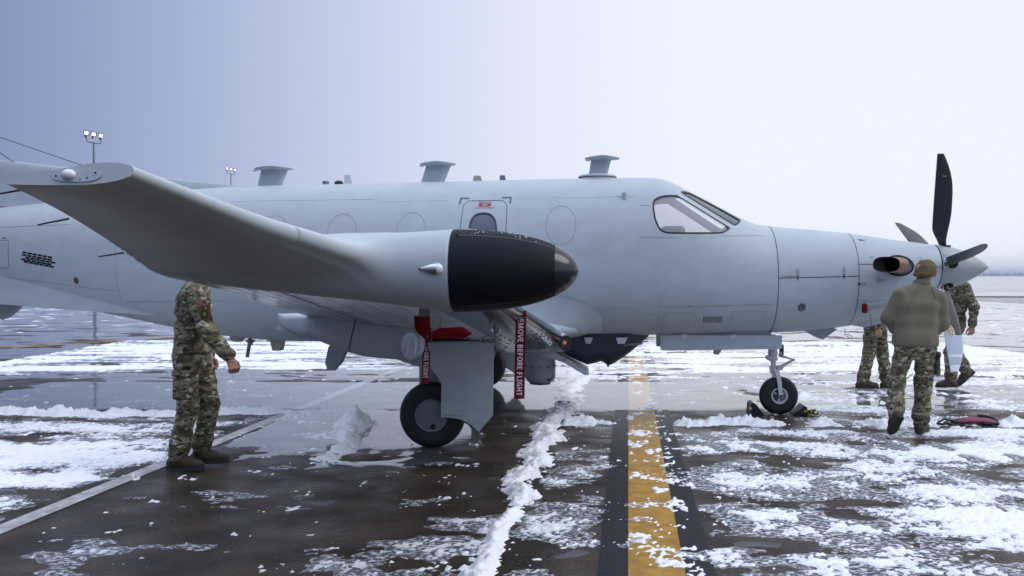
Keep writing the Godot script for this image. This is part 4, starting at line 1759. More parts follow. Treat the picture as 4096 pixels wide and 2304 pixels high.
func build_under_wing(wing: Node3D):
	# hinge gap of the flap, ribs of rivets, drain stubs
	var mb := MB.new()
	var p := PackedVector3Array()
	for j in 20:
		var b := lerpf(1.0, 6.3, j / 19.0)
		var x := lerpf(wing_te(b).x, wing_le(b).x, 0.27)
		for e in [-0.006, 0.006]:
			p.append(Vector3(x + e, under_wing(b, x + e) - 0.002, b))
	mb.grid(p, 2, 20)
	part("hinge_gap", mb.mesh(), M["paint seam"], wing)
	for b in [4.55, 5.9, 2.5]:
		mb = MB.new()
		p = PackedVector3Array()
		for j in 16:
			var x := lerpf(wing_te(b).x + 0.02, wing_le(b).x - 0.15, j / 15.0)
			for e in [-0.004, 0.004]:
				p.append(Vector3(x, under_wing(b + e, x) - 0.002, b + e))
		mb.grid(p, 2, 16)
		part("panel_seam", mb.mesh(), M["paint seam"], wing)
	var spots := PackedVector3Array()
	for r in 9:
		var s: float = [0.03, 0.09, 0.15, 0.21, 0.25, 0.30, 0.40, 0.52, 0.64][r]
		for k in 88:
			var b := lerpf(2.2, 6.3, k / 87.0)
			var x := lerpf(wing_te(b).x, wing_le(b).x, s)
			spots.append(Vector3(x, under_wing(b, x), b))
	var mm := MultiMesh.new()
	mm.transform_format = MultiMesh.TRANSFORM_3D
	var mb2 := MB.new()
	mb2.ball(Vector3.ZERO, Vector3(0.0055, 0.002, 0.0055), 6, 4)
	mm.mesh = mb2.mesh(M["paint seam"])
	mm.instance_count = spots.size()
	for k in spots.size():
		mm.set_instance_transform(k, Transform3D(Basis.IDENTITY, spots[k]))
	var o := MultiMeshInstance3D.new()
	o.name = "rivets"
	o.multimesh = mm
	o.set_meta("kind", "stuff")
	wing.add_child(o, true)
	for e in [[0.25, 4.4], [0.42, 4.4]]:
		part("drain_stub", rod(Vector3(e[0], under_wing(e[1], e[0]) + 0.01, e[1]), Vector3(e[0] - 0.01, under_wing(e[1], e[0]) - 0.05, e[1]), 0.006), M["hub grey"], wing)
	# tie-down ring
	mb = MB.new()
	var ring := PackedVector3Array()
	var yb := under_wing(3.9, 0.75)
	for k in 10:
		var a := lerpf(0.0, PI, k / 9.0)
		ring.append(Vector3(0.75 + 0.03 * cos(a), yb - 0.01 - 0.045 * sin(a), 3.9))
	mb.tube(ring, PackedFloat32Array([0.006]), 8)
	part("tie_down_ring", mb.mesh(), M["bright steel"], wing)


func build_fairing(b: float, side: float, drop: float):
	var paint: Material = M["grey aircraft paint"]
	var bb := absf(b)
	var lit := bb > 3.0
	var fair := Node3D.new()
	fair.name = "flap_fairing"
	craft.add_child(fair, true)
	var y0 := under_wing(bb, -0.45)
	var x_aft := -1.15 + 0.10 * (3.2 - bb)
	var x_fwd := 0.075 if lit else 0.36
	var split := -0.50
	for half in 2:
		var mb := MB.new()
		var p := PackedVector3Array()
		var xa := x_aft if half == 0 else split + 0.006
		var xb := split - 0.006 if half == 0 else x_fwd
		var nv := 19
		var nu := 22
		for j in nv:
			var s := j / float(nv - 1)
			var x := lerpf(xa, xb, s)
			# depth of the boat-shaped body below the wing
			var q := (x - x_aft) / (x_fwd - x_aft)
			var depth := 0.265 * pow(clampf(q / 0.62, 0, 1), 0.46) if q < 0.62 else 0.265 * (1.0 - (0.07 if lit else 0.85) * pow((q - 0.62) / 0.38, 2.0))
			if lit and x > -0.02:
				depth *= 1.0 - 0.25 * pow((x + 0.02) / 0.095, 2.0)
			depth += drop * minf(1.0, depth / 0.2)
			var wid := 0.125 * pow(clampf(q / 0.35, 0, 1), 0.42) * (1.0 if q < 0.75 or lit else 1.0 - 0.8 * pow((q - 0.75) / 0.25, 2.0))
			var top := under_wing(bb, x) + 0.03 if x > wing_te(bb).x else wing_te(bb).y + 0.005 - 0.03 * (wing_te(bb).x - x) / 0.3
			for i in nu:
				var a := TAU * i / nu
				var sy := sin(a)
				var lift := (x - split) * 0.10 * (1.0 if half == 0 else 0.0)
				var slant := 0.0
				if (half == 0 and j == nv - 1) or (half == 1 and j == 0):
					slant = 0.0
				var yb := top - depth * 0.10
				var yy := yb - depth * 0.90 * pow(absf(sy), 0.75) if sy < 0 else yb + 0.05 * sy
				# the joint between the two halves leans forward towards the top
				var lean := (yy - y0 + 0.13) * 0.28 * exp(-absf(x - split) * 6.0)
				p.append(Vector3(x + lean, yy + 0.0 * lift, side * bb + wid * signf(cos(a)) * pow(absf(cos(a)), 0.8)))
		mb.grid(p, nu, nv, true)
		mb.cap(p.slice(0, nu), true)
		mb.cap(p.slice(p.size() - nu))
		part("fairing_rear" if half == 0 else "fairing_front", mb.mesh(), paint, fair)
	if lit:
		# taxi lamp: a bright reflector box let into the nose behind a clear bulged cover
		var cy := under_wing(bb, 0.0) - 0.128
		var z := side * bb
		var mb2 := MB.new()
		var shell2 := PackedVector3Array()
		for j in 11:
			var s := j / 10.0
			var x := -0.085 + 0.165 * s
			var r := pow(maxf(0.0, 1.0 - pow(s, 2.6)), 0.5)
			for i in 28:
				var a := TAU * i / 28
				shell2.append(Vector3(x, cy + 0.116 * (0.45 + 0.55 * r) * signf(sin(a)) * pow(absf(sin(a)), 0.6), z + 0.134 * (0.35 + 0.65 * r) * signf(cos(a)) * pow(absf(cos(a)), 0.6)))
		mb2.grid(shell2, 28, 11, true)
		part("lamp_cover", mb2.mesh(), M["lamp glass"], fair)
		var mb3 := MB.new()
		var lip := PackedVector2Array()
		for q in arc(Vector2(-0.005, cy), 0.078, 0.112, 0, 342, 19):
			lip.append(q)
		mb3.prism(lip, z + 0.1255, z + 0.1275)
		part("lamp_reflector", mb3.mesh(), M["bright steel"], fair)
		for k in 3:
			var mb4 := MB.new()
			var bar := PackedVector3Array()
			for q in 9:
				var t := q / 8.0 * 2.0 - 1.0
				bar.append(Vector3(-0.035 + 0.03 * k + 0.012 * (1.0 - t * t), cy + 0.078 * t, z + 0.1285))
			mb4.tube(bar, PackedFloat32Array([0.009]), 8)
			part("lamp_tube", mb4.mesh(), M["frosted lamp glass"], fair)


# the outer winglet, lofted over the same sections as the field
func winglet(mb: MB):
	var p := PackedVector3Array()
	var nu := 0
	var nv := 0
	for k in tip_rows.size():
		var q: Array = tip_rows[k]
		if q[0] < 7.17:
			continue
		var pa: Array = tip_rows[maxi(k - 1, 0)]
		var pb: Array = tip_rows[mini(k + 1, tip_rows.size() - 1)]
		var nrm := Vector2(-(pb[1] - pa[1]), pb[0] - pa[0]).normalized()
		var ch: float = q[2] - q[3]
		var outline := []
		for j in 22:                       # under side, tail to nose
			outline.append([lerpf(0.995, 0.05, pow(j / 21.0, 0.9)), -1.0])
		for j in range(1, 8):              # round the nose
			outline.append([-1.0, PI * j / 8.0])
		for j in 22:
			outline.append([lerpf(0.05, 0.995, pow(j / 21.0, 1.1)), 1.0])
		outline.append([-2.0, 0.0])
		nu = outline.size()
		for o in outline:
			var s: float = o[0]
			var x: float
			var off: float
			if s >= 0.0:
				var rr := section_radius(s, q[4])
				x = q[2] - s * ch
				off = 0.14 * rr + o[1] * rr
			elif s > -1.5:
				var rr := section_radius(0.05, q[4])
				x = q[2] - 0.05 * ch + sin(o[1]) * rr
				off = 0.14 * rr - cos(o[1]) * rr
			else:
				x = q[3] - 0.004
				off = 0.0
			off += (clampf((x - q[3]) / ch, 0, 1) - 0.5) * 0.030
			p.append(Vector3(x, q[1] + nrm.y * off, q[0] + nrm.x * off))
		nv += 1
	mb.grid(p, nu, nv, true)
	mb.cap(p.slice(p.size() - nu))


func section_radius(s: float, half: float) -> float:
	for j in 5:
		if s <= SECTION[j + 1][0]:
			var t := clampf((s - SECTION[j][0]) / (SECTION[j + 1][0] - SECTION[j][0]), 0, 1)
			return lerpf(maxf(0.0055, SECTION[j][1] * half), maxf(0.0055, SECTION[j + 1][1] * half), t)
	return 0.0055


func build_pod(tip: Node3D):
	# radome: body of revolution in front of the pod, split line, bright rain strips, glossy tip
	var c := Vector3(0.845, 1.622, 6.75)
	var prof := func(s: float) -> float: return 0.1735 * pow(maxf(0.0, 1.0 - pow(s, 2.25)), 0.5)
	var n := 26
	var body := PackedVector2Array([Vector2(0.150, 0.0)])
	for k in n + 1:
		var s := 0.815 * k / n
		body.append(Vector2(prof.call(s), 0.520 * s))
	var mb := MB.new()
	mb.lathe(body, c, Vector3.RIGHT, 56)
	part("radome", mb.mesh(), M["radome black"], tip)
	var nose := PackedVector2Array()
	for k in 17:
		var s := lerpf(0.815, 1.0, 1.0 - pow(1.0 - k / 16.0, 2.0))
		nose.append(Vector2(prof.call(s) + 0.0015, 0.520 * s))
	mb = MB.new()
	mb.lathe(nose, c, Vector3.RIGHT, 48)
	part("radome_tip", mb.mesh(), M["radome tip"], tip)
	for a in [0.98, -0.98, PI - 0.98, PI + 0.98]:
		mb = MB.new()
		var p := PackedVector3Array()
		for k in 27:
			var s := lerpf(0.05, 0.80, k / 26.0)
			for e in [-0.012, 0.012]:
				var r: float = prof.call(s) + 0.0012
				p.append(c + Vector3(0.520 * s, sin(a + e) * r, cos(a + e) * r))
		mb.grid(p, 2, 27)
		part("lightning_strip", mb.mesh(), M["dark steel"], tip)
	for e in [[0.98, 0.05], [0.05, 0.045], [-0.98, 0.05], [0.5, 0.9]]:
		if e[1] > 0.5:
			continue
		var r: float = prof.call(e[1])
		mb = MB.new()
		mb.ball(c + Vector3(0.520 * e[1], sin(e[0]) * r, cos(e[0]) * r), Vector3(0.006, 0.006, 0.003), 8, 6)
		part("screw", mb.mesh(), M["soot black"], tip)
	# water drops on top of the radome
	var rng := RandomNumberGenerator.new()
	rng.seed = 17
	var mm := MultiMesh.new()
	mm.transform_format = MultiMesh.TRANSFORM_3D
	mb = MB.new()
	mb.ball(Vector3.ZERO, Vector3(0.005, 0.0022, 0.005), 8, 5)
	mm.mesh = mb.mesh(M["frosted lamp glass"])
	mm.instance_count = 70
	for k in 70:
		var s := rng.randf_range(0.06, 0.72)
		var a := PI / 2 + rng.randf_range(-0.55, 0.55)
		var r: float = prof.call(s) + 0.0005
		mm.set_instance_transform(k, Transform3D(Basis.IDENTITY.scaled(Vector3.ONE * rng.randf_range(0.3, 1.1)), c + Vector3(0.520 * s, sin(a) * r, cos(a) * r)))
	var o := MultiMeshInstance3D.new()
	o.name = "water_drops"
	o.multimesh = mm
	o.set_meta("kind", "stuff")
	tip.add_child(o, true)
	# position light on the side of the pod
	var at := Vector3(0.775, 1.628, 6.75 + 0.166)
	mb = MB.new()
	var pts := PackedVector3Array()
	for j in 12:
		var s := j / 11.0
		var x := at.x - 0.052 + 0.075 * s
		var r := 0.0235 * sin(minf(1.0, s * 1.0) * PI * 0.5) + 0.001
		for i in 18:
			var a := TAU * i / 18
			pts.append(Vector3(x, at.y + r * 1.0 * sin(a), at.z + r * 0.9 * cos(a)))
	mb.grid(pts, 18, 12, true)
	mb.cap(pts.slice(pts.size() - 18))
	var fix := part("position_light", mb.mesh(), M["bright steel"], tip)
	mb = MB.new()
	mb.ball(Vector3(at.x + 0.024, at.y, at.z - 0.001), Vector3(0.026, 0.0240, 0.0225), 16, 10)
	part("lamp_glass", mb.mesh(), M["frosted lamp glass"], fix)
	mb = MB.new()
	for e in [[-0.048, 0.0, 0.005], [0.004, 0.012, 0.012], [0.004, -0.010, 0.013]]:
		mb.ball(at + Vector3(e[0], e[1], e[2]), Vector3(0.0034, 0.0034, 0.0034), 8, 6)
	part("screw", mb.mesh(), M["soot black"], fix)
	# light on the end rib of the winglet
	var plate := PackedVector2Array()
	for q in [[-0.125, 0.010], [-0.12, -0.014], [-0.02, -0.018], [0.02, -0.006], [0.024, 0.016], [-0.10, 0.018]]:
		plate.append(Vector2(q[0], q[1]))
	var b := Basis(Vector3.RIGHT, -0.17)
	mb = MB.new()
	mb.prism(rounded(plate, 2), 0.0, 0.004, Transform3D(b, Vector3(0.0, 1.882, 8.029)))
	var pl := part("tip_light_plate", mb.mesh(), M["grey aircraft paint"], tip)
	mb = MB.new()
	mb.ball(Vector3(-0.074, 1.887, 8.033), Vector3(0.021, 0.0155, 0.017), 18, 12)
	part("lamp_glass", mb.mesh(), M["frosted lamp glass"], pl)
	mb = MB.new()
	for q in [[-0.112, 0.0], [-0.02, -0.006], [-0.04, -0.012], [0.005, 0.008]]:
		mb.ball(Vector3(q[0], 1.884 + q[1], 8.034), Vector3(0.0028, 0.0028, 0.002), 8, 6)
	part("screw", mb.mesh(), M["soot black"], pl)
	# static wicks on the trailing edge
	for e in [[-0.322, 1.790, 7.62, -0.43, 1.770], [-0.278, 1.858, 7.92, -0.385, 1.841], [-0.40, 1.69, 7.12, -0.50, 1.675]]:
		part("static_wick", rod(Vector3(e[0], e[1], e[2]), Vector3(e[3], e[4], e[2]), 0.0035, 0.0026, 8), M["black rubber"], tip)


func paint_plain() -> Material:
	if not M.has("plain grey"):
		mat("plain grey", lin(0.33, 0.37, 0.41), 0.45)
	return M["plain grey"]


# ------------------------------------------------------------------ aircraft: belly, roof, engine, gear

func shell(stations: Array, nu := 40, e := 2.4) -> ArrayMesh:     # [x, top, bottom, half width]
	var p := PackedVector3Array()
	for f in stations:
		var ym: float = (f[1] + f[2]) / 2
		for i in nu:
			var a := TAU * i / nu
			p.append(Vector3(f[0], ym + (f[1] - f[2]) / 2 * signf(cos(a)) * pow(absf(cos(a)), 2.0 / e), f[3] * signf(sin(a)) * pow(absf(sin(a)), 2.0 / e)))
	var mb := MB.new()
	mb.grid(p, nu, stations.size(), true)
	mb.cap(p.slice(0, nu), true)
	mb.cap(p.slice(p.size() - nu))
	return mb.mesh()


func build_belly():
	var paint: Material = M["grey aircraft paint"]
	var st := []
	for k in 31:
		var x := lerpf(-2.3, 1.58, k / 30.0)
		var q := clampf((1.58 - x) / 1.15, 0, 1)
		var r := clampf((x + 2.3) / 1.5, 0, 1)
		var g := pow(q, 0.55) * pow(r, 0.6)
		st.append([x, 1.05 + 0.17 * g, 0.98 - 0.20 * g, 0.35 + 0.72 * g])
	part("belly_fairing", shell(st, 48, 2.3), paint, craft)
	# root fillet that sweeps from the leading edge up onto the fuselage side
	var p := PackedVector3Array()
	for j in 15:
		var s := j / 14.0
		var x := lerpf(-1.1, 1.62, s)
		for i in 12:
			var q := i / 11.0
			var reach := 0.26 * pow(1.0 - pow(absf(2.0 * s - 1.0), 3.0), 0.6) if s > 0.5 else 0.26
			var yt := 1.16 + reach
			var y := lerpf(yt, 0.96, q)
			var z := skin_z(x, y) + 0.012 + reach * 1.15 * q * q
			p.append(Vector3(x, y, z))
	var mb := MB.new()
	mb.grid(p, 12, 15)
	part("root_fillet", mb.mesh(), paint, craft)
	# round sensor window in the fairing
	mb = MB.new()
	var ax := Vector3(0.55, 0.0, 0.83).normalized()
	mb.lathe(PackedVector2Array([Vector2(0.11, -0.20), Vector2(0.105, -0.10), Vector2(0.085, 0.0)]), Vector3(1.22, 0.885, 1.0), ax, 28)
	var sens := part("sensor_housing", mb.mesh(), paint, craft)
	mb = MB.new()
	mb.lathe(PackedVector2Array([Vector2(0.085, 0.0), Vector2(0.080, 0.008), Vector2(0.002, 0.009)]), Vector3(1.22, 0.885, 1.0), ax, 28)
	part("sensor_window", mb.mesh(), M["black gloss"], sens)
	mb = MB.new()
	var side := ax.cross(Vector3.UP).normalized()
	mb.lathe(PackedVector2Array([Vector2(0.022, 0.008), Vector2(0.021, 0.013), Vector2(0.001, 0.014)]), Vector3(1.22, 0.89, 1.0) - side * 0.018 * -1.0, ax, 18)
	part("orange_lens", mb.mesh(), M["orange lens"], sens)
	for e in [[0.03, 0.03], [0.045, 0.0], [0.03, -0.03]]:
		mb = MB.new()
		mb.lathe(PackedVector2Array([Vector2(0.011, 0.008), Vector2(0.010, 0.012), Vector2(0.001, 0.0125)]), Vector3(1.22, 0.885, 1.0) + side * e[0] + Vector3(0, e[1], 0), ax, 12)
		part("small_lens", mb.mesh(), M["dark steel"], sens)
	# grey belly rack that carries the camera turret, with a fin at its front
	mb = MB.new()
	mb.prism(poly([-0.10, 0.86, -0.10, 0.605, 0.33, 0.745, 0.60, 0.758, 0.80, 0.74, 1.03, 0.655, 1.22, 0.60, 1.42, 0.478, 1.475, 0.472, 1.475, 0.50, 1.32, 0.60, 1.10, 0.72, 1.02, 0.80, 1.0, 0.90, 0.4, 0.92]), -0.30, 0.30)
	var rack := part("belly_rack", mb.mesh(), paint, craft)
	mb = MB.new()
	mb.prism(poly([1.19, 0.612, 1.235, 0.655, 1.475, 0.50, 1.475, 0.472, 1.42, 0.476]), 0.30, 0.36)
	part("rack_lip", mb.mesh(), paint, rack)
	mb = MB.new()
	mb.lathe(PackedVector2Array([Vector2(0.17, 0.16), Vector2(0.185, 0.14), Vector2(0.185, 0.035), Vector2(0.178, 0.03), Vector2(0.178, -0.01)]), Vector3(0.905, 0.585, 0), Vector3.UP, 36)
	var tur := part("camera_turret", mb.mesh(), paint, craft)
	mb = MB.new()
	var prof := PackedVector2Array()
	for k in 15:
		var a := PI / 2 * k / 14.0
		prof.append(Vector2(maxf(0.001, 0.180 * cos(a)), -0.155 - 0.11 * sin(a)))
	prof.insert(0, Vector2(0.182, 0.0))
	prof.insert(1, Vector2(0.183, -0.09))
	mb.lathe(prof, Vector3(0.905, 0.575, 0), Vector3.UP, 40)
	part("turret_ball", mb.mesh(), paint_plain(), tur)
	mb = MB.new()
	mb.lathe(PackedVector2Array([Vector2(0.1845, 0.0), Vector2(0.1845, -0.022), Vector2(0.182, -0.024)]), Vector3(0.905, 0.577, 0), Vector3.UP, 40)
	part("turret_collar", mb.mesh(), paint, tur)
	mb = MB.new()
	mb.lathe(PackedVector2Array([Vector2(0.125, 0.0), Vector2(0.122, -0.012), Vector2(0.03, -0.022), Vector2(0.002, -0.023)]), Vector3(0.905, 0.337, 0), Vector3.UP, 28)
	part("turret_window", mb.mesh(), M["black gloss"], tur)
	mb = MB.new()
	mb.prism(poly([0.02, -0.06, 0.07, -0.03, 0.08, 0.03, 0.04, 0.02, -0.02, -0.03]), -0.004, 0.006, Transform3D(Basis(Vector3.UP, 0.75), Vector3(1.00, 0.43, 0.145)))
	part("turret_window", mb.mesh(), M["black gloss"], tur)
	for k in 5:
		var a := -1.1 + 0.55 * k
		part("turret_rib", slab_box(Vector3(0.905 + 0.185 * sin(a), 0.545, 0.185 * cos(a)), Vector3(0.008, 0.035, 0.008), 0.002, Basis(Vector3.UP, a)), M["paint seam"], tur)
	# dark blue antenna fairing ahead of it: a deep keel-like body
	mb = MB.new()
	var nv := 30
	var q2 := PackedVector3Array()
	for j in nv:
		var x := lerpf(1.02, 2.17, j / float(nv - 1))
		var low: float
		if x < 1.42:
			low = lerpf(0.785, 0.575, pow((x - 1.02) / 0.40, 0.85))
		elif x < 1.63:
			low = lerpf(0.555, 0.605, pow((x - 1.42) / 0.21, 1.5))
		elif x < 1.70:
			low = lerpf(0.605, 0.545, (x - 1.63) / 0.07)
		else:
			low = lerpf(0.545, 0.895, pow((x - 1.70) / 0.47, 1.25))
		for i in 16:
			var a := lerpf(-PI / 2, PI / 2, i / 15.0)
			q2.append(Vector3(x, low + (0.96 - low) * (1.0 - pow(cos(a), 0.55)), 0.34 * sin(a) * minf(1.0, (0.97 - low) * 3.5)))
	mb.grid(q2, 16, nv)
	var keel := part("belly_radome", mb.mesh(), M["navy"], craft)
	var band := PackedVector3Array()
	for e in [[1.700, 0.548], [1.706, 0.62], [1.712, 0.70], [1.735, 0.765], [1.78, 0.80], [1.90, 0.815], [2.02, 0.826], [2.08, 0.836]]:
		band.append(Vector3(e[0], e[1], 0.345 * minf(1.0, (e[1] - 0.50) * 3.0) * 0.92 + 0.02))
	mb = MB.new()
	mb.tube(band, PackedFloat32Array([0.014]), 6)
	part("edge_strip", mb.mesh(), M["hub grey"], keel)
	for e in [[1.42, 0.10], [1.78, 0.13]]:
		mb = MB.new()
		mb.prism(poly([e[0], 0.90, e[0] + e[1], 0.905, e[0] + e[1] * 0.75, 0.835, e[0] + 0.02, 0.832]), 0.36, 0.385)
		part("mounting_bracket", mb.mesh(), M["white enamel"], keel)
	# small things under the belly
	blade("blade_antenna", [[-1.33, 0.86], [-1.62, 0.84], [-1.705, 0.465], [-1.505, 0.463]], 0.0, 0.022, paint_plain())
	blade("blade_antenna", [[-5.75, 1.42], [-5.36, 1.36], [-5.60, 1.10], [-5.80, 1.04], [-6.0, 1.30]], 0.0, 0.022, paint_plain())
	blade("blade_antenna", [[3.085, 0.94], [2.96, 0.94], [2.915, 0.70], [2.935, 0.685], [3.0, 0.685]], 0.0, 0.02, paint)
	part("drain_mast", rod(Vector3(-2.565, 0.86, 0.1), Vector3(-2.605, 0.625, 0.1), 0.024, 0.022, 12), M["hub grey"], craft)
	mb = MB.new()
	mb.lathe(PackedVector2Array([Vector2(0.055, 0.0), Vector2(0.052, -0.02), Vector2(0.028, -0.035), Vector2(0.026, -0.06)]), Vector3(-2.565, 0.83, 0.1), Vector3.UP, 16)
	part("mast_flange", mb.mesh(), M["hub grey"], craft)
	mb = MB.new()
	mb.prism(poly([-2.31, 0.84, -2.155, 0.84, -2.185, 0.71, -2.275, 0.71]), 0.02, 0.16)
	part("belly_antenna", mb.mesh(), M["tan plastic"], craft)
	mb = MB.new()
	mb.ball(Vector3(-2.72, 0.855, 0.12), Vector3(0.09, 0.045, 0.07), 16, 10)
	part("belly_beacon", mb.mesh(), M["tan plastic"], craft)
	# chin fairings under the nose
	mb = MB.new()
	mb.prism(poly([3.93, 0.975, 4.10, 0.885, 4.14, 0.872, 4.30, 0.995, 4.2, 1.02]), -0.02, 0.10)
	part("chin_scoop", mb.mesh(), paint_plain(), craft)
	mb = MB.new()
	mb.prism(poly([4.50, 1.07, 4.525, 1.025, 4.60, 1.018, 4.90, 1.105, 5.10, 1.26, 4.8, 1.18]), -0.16, 0.16)
	part("chin_intake", mb.mesh(), paint, craft)
	var loop := PackedVector3Array([Vector3(4.38, 1.01, 0.1), Vector3(4.385, 0.95, 0.1), Vector3(4.37, 0.925, 0.1), Vector3(4.42, 0.935, 0.11), Vector3(4.46, 0.905, 0.12), Vector3(4.44, 0.885, 0.12), Vector3(4.40, 0.915, 0.11)])
	mb = MB.new()
	mb.tube(loop, PackedFloat32Array([0.004]), 6)
	part("lanyard_loop", mb.mesh(), M["print dark"], craft)


func blade(nm: String, pts: Array, z: float, half: float, m: Material):
	var pl := PackedVector2Array()
	var c := Vector2.ZERO
	for q in pts:
		pl.append(Vector2(q[0], q[1]))
		c += pl[pl.size() - 1]
	c /= pts.size()
	pl = rounded(pl, 1)
	var n := pl.size()
	var p := PackedVector3Array()
	for e in [[0.75, -1.0], [0.93, -0.7], [1.0, -0.15], [1.0, 0.15], [0.93, 0.7], [0.75, 1.0]]:
		for q in pl:
			var r: Vector2 = c + (q - c) * e[0]
			p.append(Vector3(r.x, r.y, z + half * e[1]))
	var mb := MB.new()
	mb.grid(p, n, 6, true)
	mb.cap(p.slice(0, n), true)
	mb.cap(p.slice(p.size() - n))
	return part(nm, mb.mesh(), m, craft)


func build_roof_antennas():
	var paint: Material = M["grey aircraft paint"]
	# [mast foot aft, mast foot fore, mast head aft, mast head fore, roof height, plate aft, plate fore, plate height, has a base]
	for e in [[-2.515, -2.215, -2.46, -2.13, 2.66, -2.55, -2.065, 2.885, false], [-0.522, -0.245, -0.45, -0.15, 2.685, -0.53, -0.09, 2.92, false], [1.465, 1.675, 1.50, 1.735, 2.715, 1.425, 1.835, 2.968, true]]:
		var root := Node3D.new()
		root.name = "roof_antenna"
		craft.add_child(root, true)
		var p := PackedVector3Array()
		var nu := 32
		for j in 2:
			var a0: float = e[0] if j == 0 else e[2]
			var a1: float = e[1] if j == 0 else e[3]
			for i in nu:
				var a := TAU * i / nu
				var s := 0.5 + 0.5 * cos(a)
				p.append(Vector3(lerpf(a0, a1, s), e[4] if j == 0 else e[7] - 0.006, 0.042 * sin(a) * (0.55 + 0.45 * s)))
		var mb := MB.new()
		mb.grid(p, nu, 2, true)
		part("mast", mb.mesh(), paint, root)
		# lens-shaped head plate with pointed ends
		p = PackedVector3Array()
		var L: float = e[6] - e[5]
		var cx: float = (e[5] + e[6]) / 2
		for k in 5:
			var g: float = [0.5, 0.96, 1.0, 0.93, 0.4][k]
			var dy: float = [0.020, 0.012, 0.0, -0.014, -0.022][k]
			for i in 40:
				var a := TAU * i / 40
				var xx := cos(a) * L / 2
				var zz := sin(a) * 0.145 * (1.0 - 0.35 * pow(absf(cos(a)), 3.0))
				p.append(Vector3(cx + xx * (g if k != 2 else 1.0), e[7] + dy + 0.02 - 0.016 * absf(cos(a)), zz * g))
		mb = MB.new()
		mb.grid(p, 40, 5, true)
		mb.cap(p.slice(0, 40), true)
		mb.cap(p.slice(160))
		part("head_plate", mb.mesh(), paint, root)
		part("lug", slab_box(Vector3(e[5] + 0.035, e[7] - 0.022, 0.07), Vector3(0.05, 0.02, 0.02), 0.006), paint, root)
		if e[8]:
			mb = MB.new()
			var q := PackedVector3Array()
			for k in 6:
				var g: float = [1.0, 1.0, 0.97, 0.88, 0.72, 0.3][k]
				var y: float = [2.725, 2.758, 2.772, 2.780, 2.786, 2.788][k]
				for i in 40:
					var a := TAU * i / 40
					q.append(Vector3(1.575 + 0.222 * g * cos(a), y, 0.17 * g * sin(a)))
			mb.grid(q, 40, 6, true)
			part("base_plate", mb.mesh(), paint, root)
			mb = MB.new()
			mb.lathe(PackedVector2Array([Vector2(0.226, 0.0), Vector2(0.226, 0.012)]), Vector3(1.575, 2.738, 0), Vector3.UP, 40)
			part("base_gasket", mb.mesh(), M["black rubber"], root)
	# small domes and fins along the roof
	var mb2 := MB.new()
	mb2.lathe(PackedVector2Array([Vector2(0.042, -0.05), Vector2(0.041, 0.03), Vector2(0.034, 0.038), Vector2(0.001, 0.04)]), Vector3(-1.667, 2.70, 0), Vector3.UP, 20)
	part("roof_puck", mb2.mesh(), M["blue grey plastic"], craft)
	mb2 = MB.new()
	mb2.lathe(PackedVector2Array([Vector2(0.050, -0.04), Vector2(0.052, 0.012), Vector2(0.040, 0.030), Vector2(0.018, 0.038), Vector2(0.001, 0.039)]), Vector3(-1.475, 2.692, 0.12), Vector3.UP, 20)
	part("roof_dome", mb2.mesh(), M["black gloss"], craft)
	mb2 = MB.new()
	mb2.prism(poly([-1.44, 2.66, -1.44, 2.806, -1.365, 2.806, -1.33, 2.66]), -0.014, 0.014)
	part("roof_fin", mb2.mesh(), M["white plastic"], craft)
	mb2 = MB.new()
	mb2.prism(poly([0.098, 2.68, 0.125, 2.782, 0.198, 2.782, 0.230, 2.68]), -0.04, 0.04)
	part("roof_antenna_box", mb2.mesh(), M["tan plastic"], craft)
	mb2 = MB.new()
	mb2.prism(poly([0.426, 2.68, 0.428, 2.786, 0.486, 2.788, 0.510, 2.68]), -0.016, 0.016)
	part("roof_fin", mb2.mesh(), M["blue grey plastic"], craft)
	mb2 = MB.new()
	mb2.lathe(PackedVector2Array([Vector2(0.050, -0.03), Vector2(0.049, 0.012), Vector2(0.036, 0.020), Vector2(0.001, 0.021)]), Vector3(0.755, 2.716, 0.03), Vector3.UP, 20)
	part("roof_puck", mb2.mesh(), M["white plastic"], craft)


